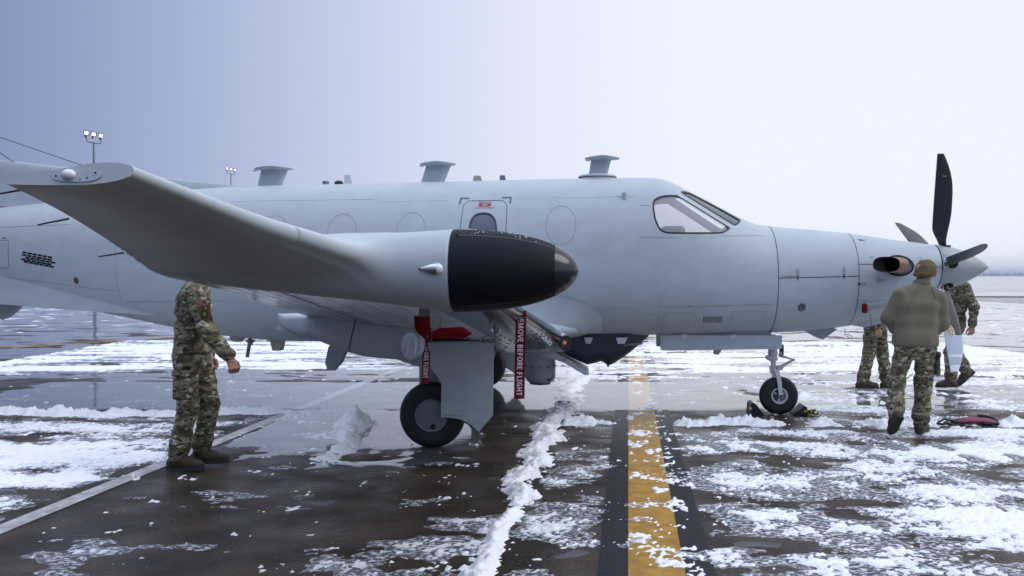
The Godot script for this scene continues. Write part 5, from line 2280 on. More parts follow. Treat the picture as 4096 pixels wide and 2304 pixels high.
func build_exhaust():
	for side in [1.0, -1.0]:
		# ring centres, half axes along x and z, half height
		var rings := [[4.86, 1.712, 0.30, 0.150, -0.06, 0.088], [4.845, 1.713, 0.44, 0.150, -0.06, 0.086], [4.80, 1.715, 0.55, 0.142, -0.045, 0.084], [4.72, 1.718, 0.645, 0.137, -0.02, 0.083], [4.63, 1.722, 0.715, 0.138, 0.01, 0.083]]
		var p := PackedVector3Array()
		var nu := 36
		for r in rings:
			for i in nu:
				var a := TAU * i / nu
				var c := signf(cos(a)) * pow(absf(cos(a)), 0.75)
				var s := signf(sin(a)) * pow(absf(sin(a)), 0.75)
				p.append(Vector3(r[0] + r[3] * c, r[1] + r[5] * s, side * (r[2] + r[4] * c)))
		var mb := MB.new()
		mb.grid(p, nu, rings.size(), true)
		var stack := part("exhaust_stack", mb.mesh(), M["heat stained steel"], craft)
		# dark inside, a little smaller, with a bottom
		var inner := PackedVector3Array()
		for k in [4, 3, 1]:
			var r: Array = rings[k]
			for i in nu:
				var q := p[k * nu + i]
				var c := Vector3(r[0], r[1], side * r[2])
				inner.append(c + (q - c) * (0.965 if k == 4 else 0.9))
		mb = MB.new()
		mb.grid(inner, nu, 3, true)
		mb.cap(inner.slice(2 * nu))
		part("exhaust_bore", mb.mesh(), M["soot black"], stack)
		mb = MB.new()
		var lip := PackedVector3Array()
		for k in 2:
			for i in nu:
				lip.append(p[4 * nu + i] if k == 0 else inner[i])
		mb.grid(lip, nu, 2, true)
		part("exhaust_lip", mb.mesh(), M["heat stained steel"], stack)
		# dark ring where the stack leaves the cowling
		mb = MB.new()
		var rp := PackedVector3Array()
		for k in 41:
			var a := TAU * k / 40
			for e in [0.83, 1.0]:
				var x: float = 4.86 + 0.178 * e * cos(a)
				var y: float = 1.713 + 0.118 * e * sin(a)
				rp.append(Vector3(x, y, side * (skin_z(x, y) + (0.022 if e < 0.9 else 0.004))))
		mb.grid(rp, 2, 41)
		part("cowl_collar", mb.mesh(), M["soot black"], stack)
	# teardrop intake fairing low on the cowl
	var q := PackedVector3Array()
	for j in 12:
		var s := j / 11.0
		var x := lerpf(4.50, 5.0, s)
		for i in 14:
			var a := lerpf(-PI / 2, PI / 2, i / 13.0)
			var w := 0.055 * (1.0 - 0.9 * s)
			var y := 1.247 + 0.10 * s + w * sin(a)
			q.append(Vector3(x, y, skin_z(x, y) - 0.004 + 0.055 * (1.0 - s) * cos(a)))
	var mb3 := MB.new()
	mb3.grid(q, 14, 12)
	part("side_scoop", mb3.mesh(), paint_plain(), craft)


func blade_shape(r: float) -> Vector2:      # (trailing, leading) offset along the shaft at radius r
	var s := clampf((r - 0.22) / 1.06, 0, 1)
	var te := lerpf(-0.035, -0.118, smoothstep(0.0, 0.22, s)) - 0.006 * s
	var le := lerpf(0.030, 0.074, smoothstep(0.0, 0.42, s))
	if s > 0.55:
		le = lerpf(0.074, -0.052, pow((s - 0.55) / 0.45, 2.2))
	return Vector2(te, le)


func build_propeller():
	var hub := Vector3(5.475, 1.70, 0)
	var prop := Node3D.new()
	prop.name = "propeller"
	craft.add_child(prop, true)
	var mb := MB.new()
	var prof := PackedVector2Array([Vector2(0.252, 0.0), Vector2(0.2535, 0.012)])
	for k in 25:
		var s := k / 24.0
		prof.append(Vector2(0.2535 * pow(maxf(0.0, 1.0 - pow(s, 1.75)), 0.86) + 0.0005, 0.012 + 0.59 * s))
	mb.lathe(prof, Vector3(5.395, 1.70, 0), Vector3.RIGHT, 56)
	var spin := part("spinner", mb.mesh(), M["spinner grey"], prop)
	mb = MB.new()
	mb.lathe(PackedVector2Array([Vector2(0.246, 0.0), Vector2(0.246, 0.02), Vector2(0.02, 0.021)]), Vector3(5.378, 1.70, 0), Vector3.RIGHT, 48)
	part("spinner_backplate", mb.mesh(), M["soot black"], spin)
	for k in 5:
		var th := 0.14 + TAU / 5.0 * k
		var R := Vector3(0, cos(th), sin(th))
		var T := Vector3(0, -sin(th), cos(th))
		# blade root opening in the spinner
		mb = MB.new()
		var ring := PackedVector3Array()
		for e in [0.0, 1.0]:
			for i in 24:
				var a := TAU * i / 24
				var o := Vector3(cos(a) * 0.070, 0, 0) + T * sin(a) * 0.058
				var pos := hub + Vector3(0.02, 0, 0) + o
				var rr: float = 0.235 - 0.004 * e
				ring.append(Vector3(pos.x, hub.y, 0) + (T * sin(a) * 0.058 + R * sqrt(maxf(0.0, rr * rr - pow(sin(a) * 0.058, 2.0)))) * 1.045 + R * 0.006 * (1.0 - e))
		mb.grid(ring, 24, 2, true)
		mb.cap(ring.slice(0, 24))
		part("blade_opening", mb.mesh(), M["soot black"], spin)
		part("counterweight", slab_box(hub + R * 0.235 + Vector3(-0.058, 0, 0), Vector3(0.028, 0.05, 0.10), 0.006, Basis(Vector3.RIGHT, th)), M["bright steel"], spin)
		part("blade_cuff", rod(hub + R * 0.17 + Vector3(0.01, 0, 0), hub + R * 0.30, 0.044, 0.036, 16), M["black gloss"], spin)
		build_blade(prop, hub, R, T, k)
	# screws round the spinner's rim
	var mm := MultiMesh.new()
	mm.transform_format = MultiMesh.TRANSFORM_3D
	mb = MB.new()
	mb.ball(Vector3.ZERO, Vector3(0.007, 0.007, 0.007), 8, 6)
	mm.mesh = mb.mesh(M["grey aircraft paint"])
	mm.instance_count = 30
	for k in 30:
		var a := TAU * k / 30
		mm.set_instance_transform(k, Transform3D(Basis.IDENTITY, Vector3(5.425, 1.70 + 0.2525 * cos(a), 0.2525 * sin(a))))
	var o2 := MultiMeshInstance3D.new()
	o2.name = "screws"
	o2.multimesh = mm
	o2.set_meta("kind", "stuff")
	spin.add_child(o2, true)


func blade_point(hub: Vector3, R: Vector3, T: Vector3, r: float, s: float, face: float) -> Vector3:
	var w := blade_shape(r)
	var q := clampf((r - 0.22) / 1.06, 0, 1)
	var tw := lerpf(0.30, -0.10, q)                 # feathered: chord nearly along the shaft
	var c := lerpf(w.x, w.y, s)
	var thick := lerpf(0.030, 0.005, pow(q, 0.5)) * sqrt(maxf(0.0, 4.0 * s * (1.0 - s)))
	var n := thick * face + 0.012 * (1.0 - pow(2.0 * s - 1.0, 2.0)) * (1.0 - q)
	var ax := Vector3.RIGHT * cos(tw) + T * sin(tw)
	var nr := -Vector3.RIGHT * sin(tw) + T * cos(tw)
	return hub + R * r + ax * c + nr * n


func build_blade(prop: Node3D, hub: Vector3, R: Vector3, T: Vector3, k: int):
	var root: MeshInstance3D
	var nr := 34
	var ns := 15
	for face in [1.0, -1.0]:
		var p := PackedVector3Array()
		for j in nr:
			for i in ns:
				p.append(blade_point(hub, R, T, lerpf(0.22, 1.28, j / float(nr - 1)), 0.5 - 0.5 * cos(PI * i / (ns - 1.0)), face))
		var mb := MB.new()
		mb.grid(p, ns, nr, false, face < 0)
		if face > 0:
			# the aft face is painted flat black, the other is grey
			root = part("blade", mb.mesh(), M["blade black"], prop)
		else:
			part("blade_face", mb.mesh(), M["blade grey"], root)
	# heated rubber boot along the inner leading edge
	var b := PackedVector3Array()
	for j in 16:
		var r := lerpf(0.24, 0.85, j / 15.0)
		for i in 9:
			var s := lerpf(0.42, 1.0, i / 8.0)
			b.append(blade_point(hub, R, T, r, s, -1.0) - T * 0.0022)
	var mb2 := MB.new()
	mb2.grid(b, 9, 16)
	part("blade_boot", mb2.mesh(), M["blade black"], root)
	for e in [[1.08, 1.11, -1.0, "blade white"], [1.20, 1.275, -1.0, "blade white"]]:
		b = PackedVector3Array()
		for j in 5:
			for i in 9:
				b.append(blade_point(hub, R, T, lerpf(e[0], e[1], j / 4.0), lerpf(0.02, 0.98, i / 8.0), e[2]) - T * 0.0016)
		mb2 = MB.new()
		mb2.grid(b, 9, 5)
		part("tip_stripe", mb2.mesh(), M[e[3]], root)
	b = PackedVector3Array()
	for j in 2:
		for i in 6:
			b.append(blade_point(hub, R, T, 1.026 + 0.008 * j, lerpf(0.40, 0.68, i / 5.0), 1.0) + T * 0.0016)
	mb2 = MB.new()
	mb2.grid(b, 6, 2)
	part("yellow_dash", mb2.mesh(), M["yellow mark"], root)
	if k == 2:
		# oval maker's sticker on the grey face: white rim, gold field, red sash, white letters
		var at := func(u: float, v: float, lift: float) -> Vector3:
			var r := 0.80 - v
			var w := blade_shape(r)
			var s := clampf((-0.052 + u - w.x) / (w.y - w.x), 0.03, 0.97)
			return blade_point(hub, R, T, r, s, -1.0) - T * lift
		for e in [[0.046, 0.077, 0.0024, "blade white"], [0.040, 0.069, 0.0032, "patch gold"]]:
			if not M.has("patch gold"):
				mat("patch gold", lin(0.50, 0.36, 0.17), 0.5)
			mb2 = MB.new()
			for i in 28:
				var a := TAU * i / 28
				var a2 := TAU * (i + 1) / 28
				var tl := 0.22
				var f := func(g: float) -> Vector2: return Vector2(cos(g) * e[0], sin(g) * e[1]).rotated(tl)
				mb2.tri(at.call(0.0, 0.0, e[2]), at.call(f.call(a).x, f.call(a).y, e[2]), at.call(f.call(a2).x, f.call(a2).y, e[2]))
			part("maker_sticker", mb2.mesh(), M[e[3]], root)
		mb2 = MB.new()
		var sash := poly([-0.030, 0.046, -0.008, 0.062, 0.026, -0.050, 0.010, -0.066])
		for q in [[0, 1, 2], [0, 2, 3]]:
			mb2.tri(at.call(sash[q[0]].x, sash[q[0]].y, 0.004), at.call(sash[q[1]].x, sash[q[1]].y, 0.004), at.call(sash[q[2]].x, sash[q[2]].y, 0.004))
		part("sticker_sash", mb2.mesh(), M["print red"], root)
		mb2 = MB.new()
		var l := letters("HARTZELL", 0.021)
		for q in range(0, l.size(), 3):
			var v3 := []
			for e in 3:
				var g := Vector2(l[q + e].x, l[q + e].y).rotated(-1.30)
				v3.append(at.call(g.x, g.y, 0.005))
			mb2.tri(v3[0], v3[1], v3[2])
		part("sticker_lettering", mb2.mesh(), M["print white"], root)


func tyre_mesh(r: float, rim: float, w: float) -> ArrayMesh:
	var prof := PackedVector2Array()
	var a0 := Vector2(rim, -w * 0.36)
	for k in 33:
		var s := PI * k / 32.0
		var x := -cos(s)
		prof.append(Vector2(rim + (r - rim) * pow(maxf(0.0, sin(s)), 0.55), x * w * (0.36 + 0.14 * sin(s))))
	var mb := MB.new()
	mb.lathe(prof, Vector3.ZERO, Vector3.BACK, 64)
	return mb.mesh()


func build_gear():
	var paint: Material = M["grey aircraft paint"]
	for side in [1.0, -1.0]:
		var g := Node3D.new()
		g.name = "main_gear"
		craft.add_child(g, true)
		var at := Vector3(0, 0.305, 2.265 * side)
		var xf := Transform3D(Basis.IDENTITY if side > 0 else Basis(Vector3.UP, PI), at)
		var wheel := part("wheel", tyre_mesh(0.308, 0.150, 0.215), M["tyre"], g, xf)
		var mb := MB.new()
		mb.lathe(PackedVector2Array([Vector2(0.152, 0.03), Vector2(0.154, 0.078), Vector2(0.146, 0.088), Vector2(0.130, 0.084), Vector2(0.128, 0.078)]), Vector3.ZERO, Vector3.BACK, 48)
		part("rim", mb.mesh(), M["hub grey"], wheel)
		mb = MB.new()
		mb.lathe(PackedVector2Array([Vector2(0.128, 0.080), Vector2(0.118, 0.086), Vector2(0.05, 0.094), Vector2(0.001, 0.095)]), Vector3.ZERO, Vector3.BACK, 48)
		part("hub_cap", mb.mesh(), M["hub grey"], wheel)
		mb = MB.new()
		mb.lathe(PackedVector2Array([Vector2(0.024, 0.0905), Vector2(0.020, 0.0925), Vector2(0.001, 0.0915)]), Vector3(0.020, -0.098, 0), Vector3.BACK, 20)
		part("valve_hole", mb.mesh(), M["soot black"], wheel)
		mb = MB.new()
		mb.lathe(PackedVector2Array([Vector2(0.005, 0.09), Vector2(0.004, 0.096), Vector2(0.001, 0.097)]), Vector3(0.027, -0.105, 0), Vector3.BACK, 10)
		part("valve", mb.mesh(), M["yellow mark"], wheel)
		for k in 8:
			var a := TAU * k / 8 + 0.2
			mb = MB.new()
			mb.ball(Vector3(cos(a) * 0.139, sin(a) * 0.139, 0.087), Vector3(0.006, 0.006, 0.004), 8, 5)
			part("bolt", mb.mesh(), M["dark steel"], wheel)
		# leg and trailing link
		part("leg", slab_box(Vector3(-0.05, 0.72, 2.06 * side), Vector3(0.22, 0.62, 0.10), 0.03), paint_plain(), g)
		part("trailing_link", rod(Vector3(-0.06, 0.50, 2.06 * side), Vector3(0.0, 0.305, 2.08 * side), 0.045), M["hub grey"], g)
		part("axle", rod(Vector3(0, 0.305, 2.02 * side), Vector3(0, 0.305, 2.30 * side), 0.03), M["hub grey"], g)
		part("shock_strut", rod(Vector3(0.30, 0.95, 2.05 * side), Vector3(0.10, 0.36, 2.05 * side), 0.045, 0.035), M["hub grey"], g)
		part("wheel_well", slab_box(Vector3(0.25, 1.005, 1.75 * side), Vector3(0.9, 0.012, 1.2), 0.003), M["soot black"], g)
		# outer door, cut away round the tyre
		var door := poly([-0.022, 0.985, 0.588, 0.99, 0.582, 0.515, 0.578, 0.322, 0.452, 0.176])
		door.append_array(poly([0.43, 0.19, 0.395, 0.225, 0.34, 0.262, 0.27, 0.292, 0.19, 0.302, 0.104, 0.301, 0.108, 0.612, 0.10, 0.64, 0.012, 0.757, -0.03, 0.80]))
		mb = MB.new()
		mb.prism(door, 2.405 * side - 0.011, 2.405 * side + 0.011)
		var d := part("gear_door", mb.mesh(), paint, g)
		var edge := PackedVector3Array()
		for e in [[0.125, 0.296], [0.19, 0.292], [0.27, 0.281], [0.34, 0.252], [0.395, 0.216], [0.44, 0.178]]:
			edge.append(Vector3(e[0], e[1], 2.392 * side))
		mb = MB.new()
		mb.tube(edge, PackedFloat32Array([0.010]), 6)
		part("door_edge", mb.mesh(), M["dark steel"], d)
		for e in [[0.03, 0.93], [0.03, 0.86], [0.14, 0.955], [0.30, 0.955], [0.46, 0.955], [0.555, 0.93], [0.555, 0.72], [0.555, 0.52], [0.14, 0.60], [0.14, 0.46], [0.30, 0.36], [0.45, 0.28]]:
			mb = MB.new()
			mb.ball(Vector3(e[0], e[1], (2.405 + 0.0105) * side), Vector3(0.0055, 0.0055, 0.0025), 8, 5)
			part("screw", mb.mesh(), M["faint seam"], d)
		for e in [[0.03, 0.012], [-0.02, 0.010]]:
			mb = MB.new()
			mb.tube(PackedVector3Array([Vector3(0.12 + e[0], 0.95, 2.13 * side), Vector3(0.16 + e[0], 0.75, 2.16 * side), Vector3(0.10 + e[0], 0.55, 2.15 * side), Vector3(0.03, 0.36, 2.13 * side)]), PackedFloat32Array([e[1]]), 8)
			part("brake_hose", mb.mesh(), M["black rubber"], g)
		if side > 0:
			mb = MB.new()
			var l := letters("TIRE PRESSURE 65 psi (4.5 bar)", 0.0095, false)
			for q in range(0, l.size(), 3):
				mb.tri(l[q] + Vector3(0.225, 0.322, 2.4185), l[q + 1] + Vector3(0.225, 0.322, 2.4185), l[q + 2] + Vector3(0.225, 0.322, 2.4185))
			part("placard", mb.mesh(), M["print dark"], d)
	# nose gear
	var n := Node3D.new()
	n.name = "nose_gear"
	craft.add_child(n, true)
	var c := Vector3(3.665, 0.218, 0)
	var wheel2 := part("wheel", tyre_mesh(0.221, 0.092, 0.155), M["tyre"], n, Transform3D(Basis.IDENTITY, c))
	var mb5 := MB.new()
	mb5.lathe(PackedVector2Array([Vector2(0.093, 0.0), Vector2(0.096, 0.055), Vector2(0.090, 0.062), Vector2(0.078, 0.058), Vector2(0.070, 0.034)]), Vector3.ZERO, Vector3.BACK, 40)
	part("rim", mb5.mesh(), M["white enamel"], wheel2)
	mb5 = MB.new()
	mb5.lathe(PackedVector2Array([Vector2(0.070, 0.030), Vector2(0.03, 0.024), Vector2(0.001, 0.024)]), Vector3.ZERO, Vector3.BACK, 32)
	part("rim_dish", mb5.mesh(), M["dark steel"], wheel2)
	for k in 3:
		var a := TAU * k / 3 + 0.5
		part("rim_spoke", slab_box(Vector3(cos(a) * 0.048, sin(a) * 0.048, 0.032), Vector3(0.036, 0.024, 0.014), 0.005, Basis(Vector3.BACK, a)), M["white enamel"], wheel2)
	for s in [1.0, -1.0]:
		var q := PackedVector3Array()
		for e in [[3.628, 0.535, 0.052, 0.030], [3.640, 0.46, 0.082, 0.024], [3.655, 0.38, 0.094, 0.023], [3.664, 0.28, 0.096, 0.021], [3.667, 0.222, 0.096, 0.020]]:
			for o in [[-1, -1], [1, -1], [1, 1], [-1, 1]]:
				q.append(Vector3(e[0] + o[0] * e[3], e[1], s * (e[2] + o[1] * 0.011)))
		mb5 = MB.new()
		for j in 4:
			for i in 4:
				var i2 := (i + 1) % 4
				mb5.quad(q[j * 4 + i], q[j * 4 + i2], q[j * 4 + 4 + i2], q[j * 4 + 4 + i])
		part("fork_leg", mb5.mesh(), M["white enamel"], n)
	part("axle", rod(c + Vector3(0, 0, -0.13), c + Vector3(0, 0, 0.13), 0.020), M["dark steel"], n)
	mb5 = MB.new()
	mb5.lathe(PackedVector2Array([Vector2(0.024, 0.11), Vector2(0.026, 0.128), Vector2(0.014, 0.130), Vector2(0.012, 0.120)]), c, Vector3.BACK, 16)
	part("axle_nut", mb5.mesh(), M["bright steel"], n)
	part("oleo_piston", rod(Vector3(3.622, 0.40, 0), Vector3(3.598, 0.68, 0), 0.030, 0.030, 18), M["bright steel"], n)
	mb5 = MB.new()
	mb5.lathe(PackedVector2Array([Vector2(0.050, 0.0), Vector2(0.052, 0.03), Vector2(0.044, 0.034), Vector2(0.046, 0.07), Vector2(0.056, 0.075), Vector2(0.056, 0.105), Vector2(0.050, 0.11), Vector2(0.052, 0.24), Vector2(0.052, 0.30)]), Vector3(3.606, 0.618, 0), Vector3(-0.085, 0.996, 0).normalized(), 24)
	part("oleo_cylinder", mb5.mesh(), M["white enamel"], n)
	var mb6 := MB.new()
	mb6.box(Vector3(3.636, 0.535, 0), Vector3(0.135, 0.055, 0.125), 0.012, Basis(Vector3.BACK, 0.12))
	mb6.box(Vector3(3.588, 0.505, 0), Vector3(0.03, 0.075, 0.11), 0.01)
	part("fork_crown", mb6.mesh(), M["white enamel"], n)
	part("crown_bolt", rod(Vector3(3.632, 0.538, -0.07), Vector3(3.632, 0.538, 0.07), 0.009), M["dark steel"], n)
	part("crown_bolt", rod(Vector3(3.692, 0.545, -0.07), Vector3(3.692, 0.545, 0.07), 0.008), M["dark steel"], n)
	for s in [1.0, -1.0]:
		var l1 := MB.new()
		l1.tube(PackedVector3Array([Vector3(3.67, 0.685, 0.035 * s), Vector3(3.83, 0.632, 0.008 * s)]), PackedFloat32Array([0.017, 0.010]), 8)
		part("torque_link", l1.mesh(), M["white enamel"], n)
		var l2 := MB.new()
		l2.tube(PackedVector3Array([Vector3(3.70, 0.552, 0.035 * s), Vector3(3.83, 0.630, 0.008 * s)]), PackedFloat32Array([0.016, 0.010]), 8)
		part("torque_link", l2.mesh(), M["white enamel"], n)
	part("link_bolt", rod(Vector3(3.832, 0.631, -0.03), Vector3(3.832, 0.631, 0.03), 0.011), M["dark steel"], n)
	part("steering_arm", slab_box(Vector3(3.685, 0.735, 0.045), Vector3(0.02, 0.13, 0.02), 0.005), M["white enamel"], n)
	part("steering_bolt", rod(Vector3(3.685, 0.682, 0.02), Vector3(3.685, 0.682, 0.062), 0.010), M["dark steel"], n)
	mb5 = MB.new()
	mb5.lathe(PackedVector2Array([Vector2(0.001, -0.035), Vector2(0.05, -0.030), Vector2(0.062, -0.01), Vector2(0.064, 0.012), Vector2(0.055, 0.018), Vector2(0.001, 0.02)]), Vector3(3.705, 0.745, 0.0), Vector3(1, 0, 0.25).normalized(), 24)
	part("nose_light", mb5.mesh(), M["dark steel"], n)
	part("tow_lug", slab_box(Vector3(3.55, 0.655, 0), Vector3(0.06, 0.05, 0.14), 0.015), M["white enamel"], n)
	part("anchor_sticker", slab_box(Vector3(3.595, 0.735, 0.0535), Vector3(0.032, 0.038, 0.003), 0.001), M["white plastic"], n)
	var an := MB.new()
	an.box(Vector3(3.595, 0.735, 0.0557), Vector3(0.0035, 0.026, 0.0012), 0.0002)
	an.box(Vector3(3.595, 0.743, 0.0557), Vector3(0.013, 0.003, 0.0012), 0.0002)
	an.box(Vector3(3.590, 0.724, 0.0557), Vector3(0.012, 0.003, 0.0012), 0.0002, Basis(Vector3.BACK, -0.5))
	an.box(Vector3(3.600, 0.724, 0.0559), Vector3(0.012, 0.003, 0.0012), 0.0002, Basis(Vector3.BACK, 0.5))
	part("anchor_mark", an.mesh(), M["print dark"], n)
	for s in [1.0, -1.0]:
		mb5 = MB.new()
		mb5.prism(poly([2.285, 0.925, 2.285, 0.762, 2.31, 0.752, 3.60, 0.776, 3.635, 0.788, 3.64, 0.93]), 0.285 * s - 0.009, 0.285 * s + 0.009)
		var nd := part("nose_gear_door", mb5.mesh(), paint, n)
		for e in [3.10, 2.55]:
			part("door_hinge", slab_box(Vector3(e, 0.915, 0.297 * s), Vector3(0.075, 0.045, 0.008), 0.002, Basis(Vector3.BACK, 0.3)), M["white enamel"], nd)
		if s > 0:
			mb5 = MB.new()
			var l := letters("TIRE PRESSURE 60 psi (4.1 bar)", 0.009, false)
			for q in range(0, l.size(), 3):
				mb5.tri(l[q] + Vector3(3.50, 0.800, 0.2965), l[q + 1] + Vector3(3.50, 0.800, 0.2965), l[q + 2] + Vector3(3.50, 0.800, 0.2965))
			part("placard", mb5.mesh(), M["print dark"], nd)


# ------------------------------------------------------------------ red covers and streamers

func in_craft(p: Vector3) -> Vector3:
	return craft.transform * p


# a ribbon: centre line, half width, direction across at each point; letters run down it
func ribbon(line: Array, m: MB) -> void:
	var p := PackedVector3Array()
	for e in line:
		var c: Vector3 = e[0]
		var w: Vector3 = e[1]
		var nrm := w.normalized().cross(Vector3.UP if absf(w.normalized().y) < 0.8 else Vector3.RIGHT).normalized() * 0.0012
		p.append_array(PackedVector3Array([c - w + nrm, c + w + nrm, c + w - nrm, c - w - nrm]))
	m.grid(p, 4, line.size(), true)


func ribbon_at(line: Array, s: float, across: float, lift: float) -> Vector3:
	var n := line.size() - 1
	var f := clampf(s, 0, 1) * n
	var k := mini(int(f), n - 1)
	var t := f - k
	var c: Vector3 = line[k][0].lerp(line[k + 1][0], t)
	var w: Vector3 = line[k][1].lerp(line[k + 1][1], t)
	var d: Vector3 = (line[k + 1][0] - line[k][0]).normalized()
	var nrm := d.cross(w).normalized()
	if nrm.z < 0:
		nrm = -nrm
	return c + w * across + nrm * lift


func build_flags():
	# streamer 2: a straight banner hanging from the leading edge
	var a := thing("red_streamer", "straight dark red streamer with white letters hanging below the black pod nose", "streamer", in_craft(Vector3(0.945, 1.345, 4.0)), CRAFT_TURN)
	var line := []
	for k in 15:
		var s := k / 14.0
		line.append([Vector3(0.0 - 0.016 * s, -0.645 * s, 0.012 * sin(s * 4.0) - 0.004 * s), Vector3(0.0385 * (1.0 + 0.03 * (1.0 - s)), 0.001, 0.004 * sin(s * 3.0 + 1.0))])
	var mb := MB.new()
	ribbon(line, mb)
	part("ribbon", mb.mesh(), M["red nylon"], a)
	part("streamer_lettering", ribbon_letters(line, "REMOVE BEFORE FLIGHT", 0.062, 0.50, 0.045, 1.0, 0.63), M["print white"], a)
	mb = MB.new()
	mb.lathe(PackedVector2Array([Vector2(0.006, 0.0), Vector2(0.010, 0.0022), Vector2(0.013, 0.0)]), Vector3(0.0, -0.014, 0.003), Vector3.BACK, 14)
	part("eyelet", mb.mesh(), mat("brass", lin(0.45, 0.33, 0.12), 0.35, 0.8), a)
	part("cord", rod(Vector3(0, -0.012, 0.0), Vector3(0.0, 0.09, -0.01), 0.003, -1, 6), M["black webbing"], a)
	# pitot cover with its twisted streamer and loose tail
	var b := thing("pitot_cover", "dark red pitot cover with knotted twisted streamer, left of the straight streamer", "cover", in_craft(Vector3(0.485, 1.369, 5.5)), CRAFT_TURN)
	var p := PackedVector3Array()
	var rows := [[0.004, -0.047, 0.046, 0.020], [-0.010, -0.047, 0.046, 0.022], [-0.05, -0.046, 0.046, 0.024], [-0.078, -0.038, 0.0455, 0.024], [-0.100, -0.018, 0.044, 0.022], [-0.118, 0.004, 0.040, 0.018], [-0.134, 0.018, 0.036, 0.013], [-0.148, 0.022, 0.034, 0.009]]
	for r in rows:
		for i in 20:
			var t := TAU * i / 20
			var cx: float = (r[1] + r[2]) / 2
			var hw: float = (r[2] - r[1]) / 2
			p.append(Vector3(cx + hw * signf(cos(t)) * pow(absf(cos(t)), 0.7), r[0] + 0.003 * sin(t * 3.0 + r[0] * 60.0), r[3] * sin(t)))
	mb = MB.new()
	mb.grid(p, 20, rows.size(), true)
	mb.cap(p.slice(140))
	part("sleeve", mb.mesh(), M["red cloth"], b)
	line = []
	for k in 19:
		var s := k / 18.0
		var w := lerpf(0.006, 0.0225, smoothstep(0.0, 0.30, s))
		var tw := lerpf(1.1, 0.0, smoothstep(0.0, 0.4, s)) + 0.12 * sin(s * 5.0)
		line.append([Vector3(0.027 + 0.007 * sin(s * 2.2) - 0.021 * s, -0.135 - 0.245 * s, 0.006 + 0.006 * sin(s * 5.0)), Vector3(w * cos(tw), 0.002, w * sin(tw))])
	mb = MB.new()
	ribbon(line, mb)
	part("ribbon", mb.mesh(), M["red nylon"], b)
	part("streamer_lettering", ribbon_letters(line, "EFORE FLIGHT", 0.030, 0.62, 0.14, 0.90, 0.245), M["print white"], b)
	# knot
	mb = MB.new()
	var knot := PackedVector3Array()
	for k in 15:
		var t := TAU * k / 14.0
		knot.append(Vector3(0.042 + 0.012 * cos(t), -0.098 + 0.034 * sin(t), 0.022 + 0.006 * cos(2 * t)))
	mb.tube(knot, PackedFloat32Array([0.011]), 8)
	part("knot", mb.mesh(), M["red nylon"], b)
	mb = MB.new()
	mb.box(Vector3(0.034, -0.105, 0.0345), Vector3(0.005, 0.018, 0.0015), 0.0004, Basis(Vector3.BACK, 0.15))
	mb.box(Vector3(0.052, -0.083, 0.0345), Vector3(0.005, 0.014, 0.0015), 0.0004, Basis(Vector3.BACK, -0.2))
	part("streamer_lettering", mb.mesh(), M["print white"], b)
	# loose pointed tail blown out to the right
	p = PackedVector3Array()
	var tail := [[0.05, -0.098, 0.014], [0.075, -0.098, 0.024], [0.10, -0.094, 0.031], [0.16, -0.091, 0.032], [0.21, -0.088, 0.032], [0.235, -0.087, 0.0315], [0.262, -0.089, 0.017], [0.283, -0.090, 0.004]]
	for r in tail:
		for i in 7:
			var q := i / 6.0 * 2.0 - 1.0
			p.append(Vector3(r[0], r[1] + r[2] * q, 0.022 + 0.008 * cos(q * 2.0) + 0.004 * sin(r[0] * 30.0)))
	mb = MB.new()
	mb.grid(p, 7, tail.size())
	var p2 := PackedVector3Array()
	for q in p:
		p2.append(q - Vector3(0, 0, 0.003))
	mb.grid(p2, 7, tail.size(), false, true)
	part("loose_tail", mb.mesh(), M["red cloth"], b)
	part("pitot_mast", slab_box(Vector3(0.50, 1.42, 5.5), Vector3(0.07, 0.12, 0.016), 0.006), M["hub grey"], craft)
	# small red plug in the side scoop with its cord
	var c := thing("intake_plug", "small red intake plug in the scoop low on the engine cowling", "plug", in_craft(Vector3(4.475, 1.245, 0.50)), CRAFT_TURN)
	part("foam_plug", slab_box(Vector3(0.0, 0, 0.0), Vector3(0.042, 0.105, 0.09), 0.012, Basis(Vector3.BACK, -0.03)), M["red cloth"], c)
	mb = MB.new()
	var cord := PackedVector3Array()
	for k in 22:
		var s := k / 21.0
		cord.append(Vector3(0.03 + 0.05 * sin(s * 3.0) - 0.16 * s * s + 0.10 * pow(s, 6.0), -0.02 - 0.36 * sin(s * PI * 0.62), 0.05 + 0.02 * s))
	mb.tube(cord, PackedFloat32Array([0.0028]), 6)
	part("plug_cord", mb.mesh(), M["rope dark"] if M.has("rope dark") else mat("rope dark", lin(0.06, 0.06, 0.07), 0.7), c)


# letters run down the ribbon, tops of the letters to the right
func ribbon_letters(line: Array, s: String, width: float, fill: float, from: float, to: float, length: float) -> ArrayMesh:
	var l := letters(s, 1.0)
	var lo := Vector3(1e9, 1e9, 0)
	var hi := -lo
	for q in l:
		lo = lo.min(q)
		hi = hi.max(q)
	var mb := MB.new()
	for k in range(0, l.size(), 3):
		var t := []
		for e in 3:
			var q := l[k + e]
			var u := (q.x - lo.x) / (hi.x - lo.x)
			var v := (q.y - lo.y) / (hi.y - lo.y) * 2.0 - 1.0
			t.append(ribbon_at(line, lerpf(from, to - 0.04, u), v * fill, 0.0026))
		mb.tri(t[0], t[1], t[2])
	return mb.mesh()


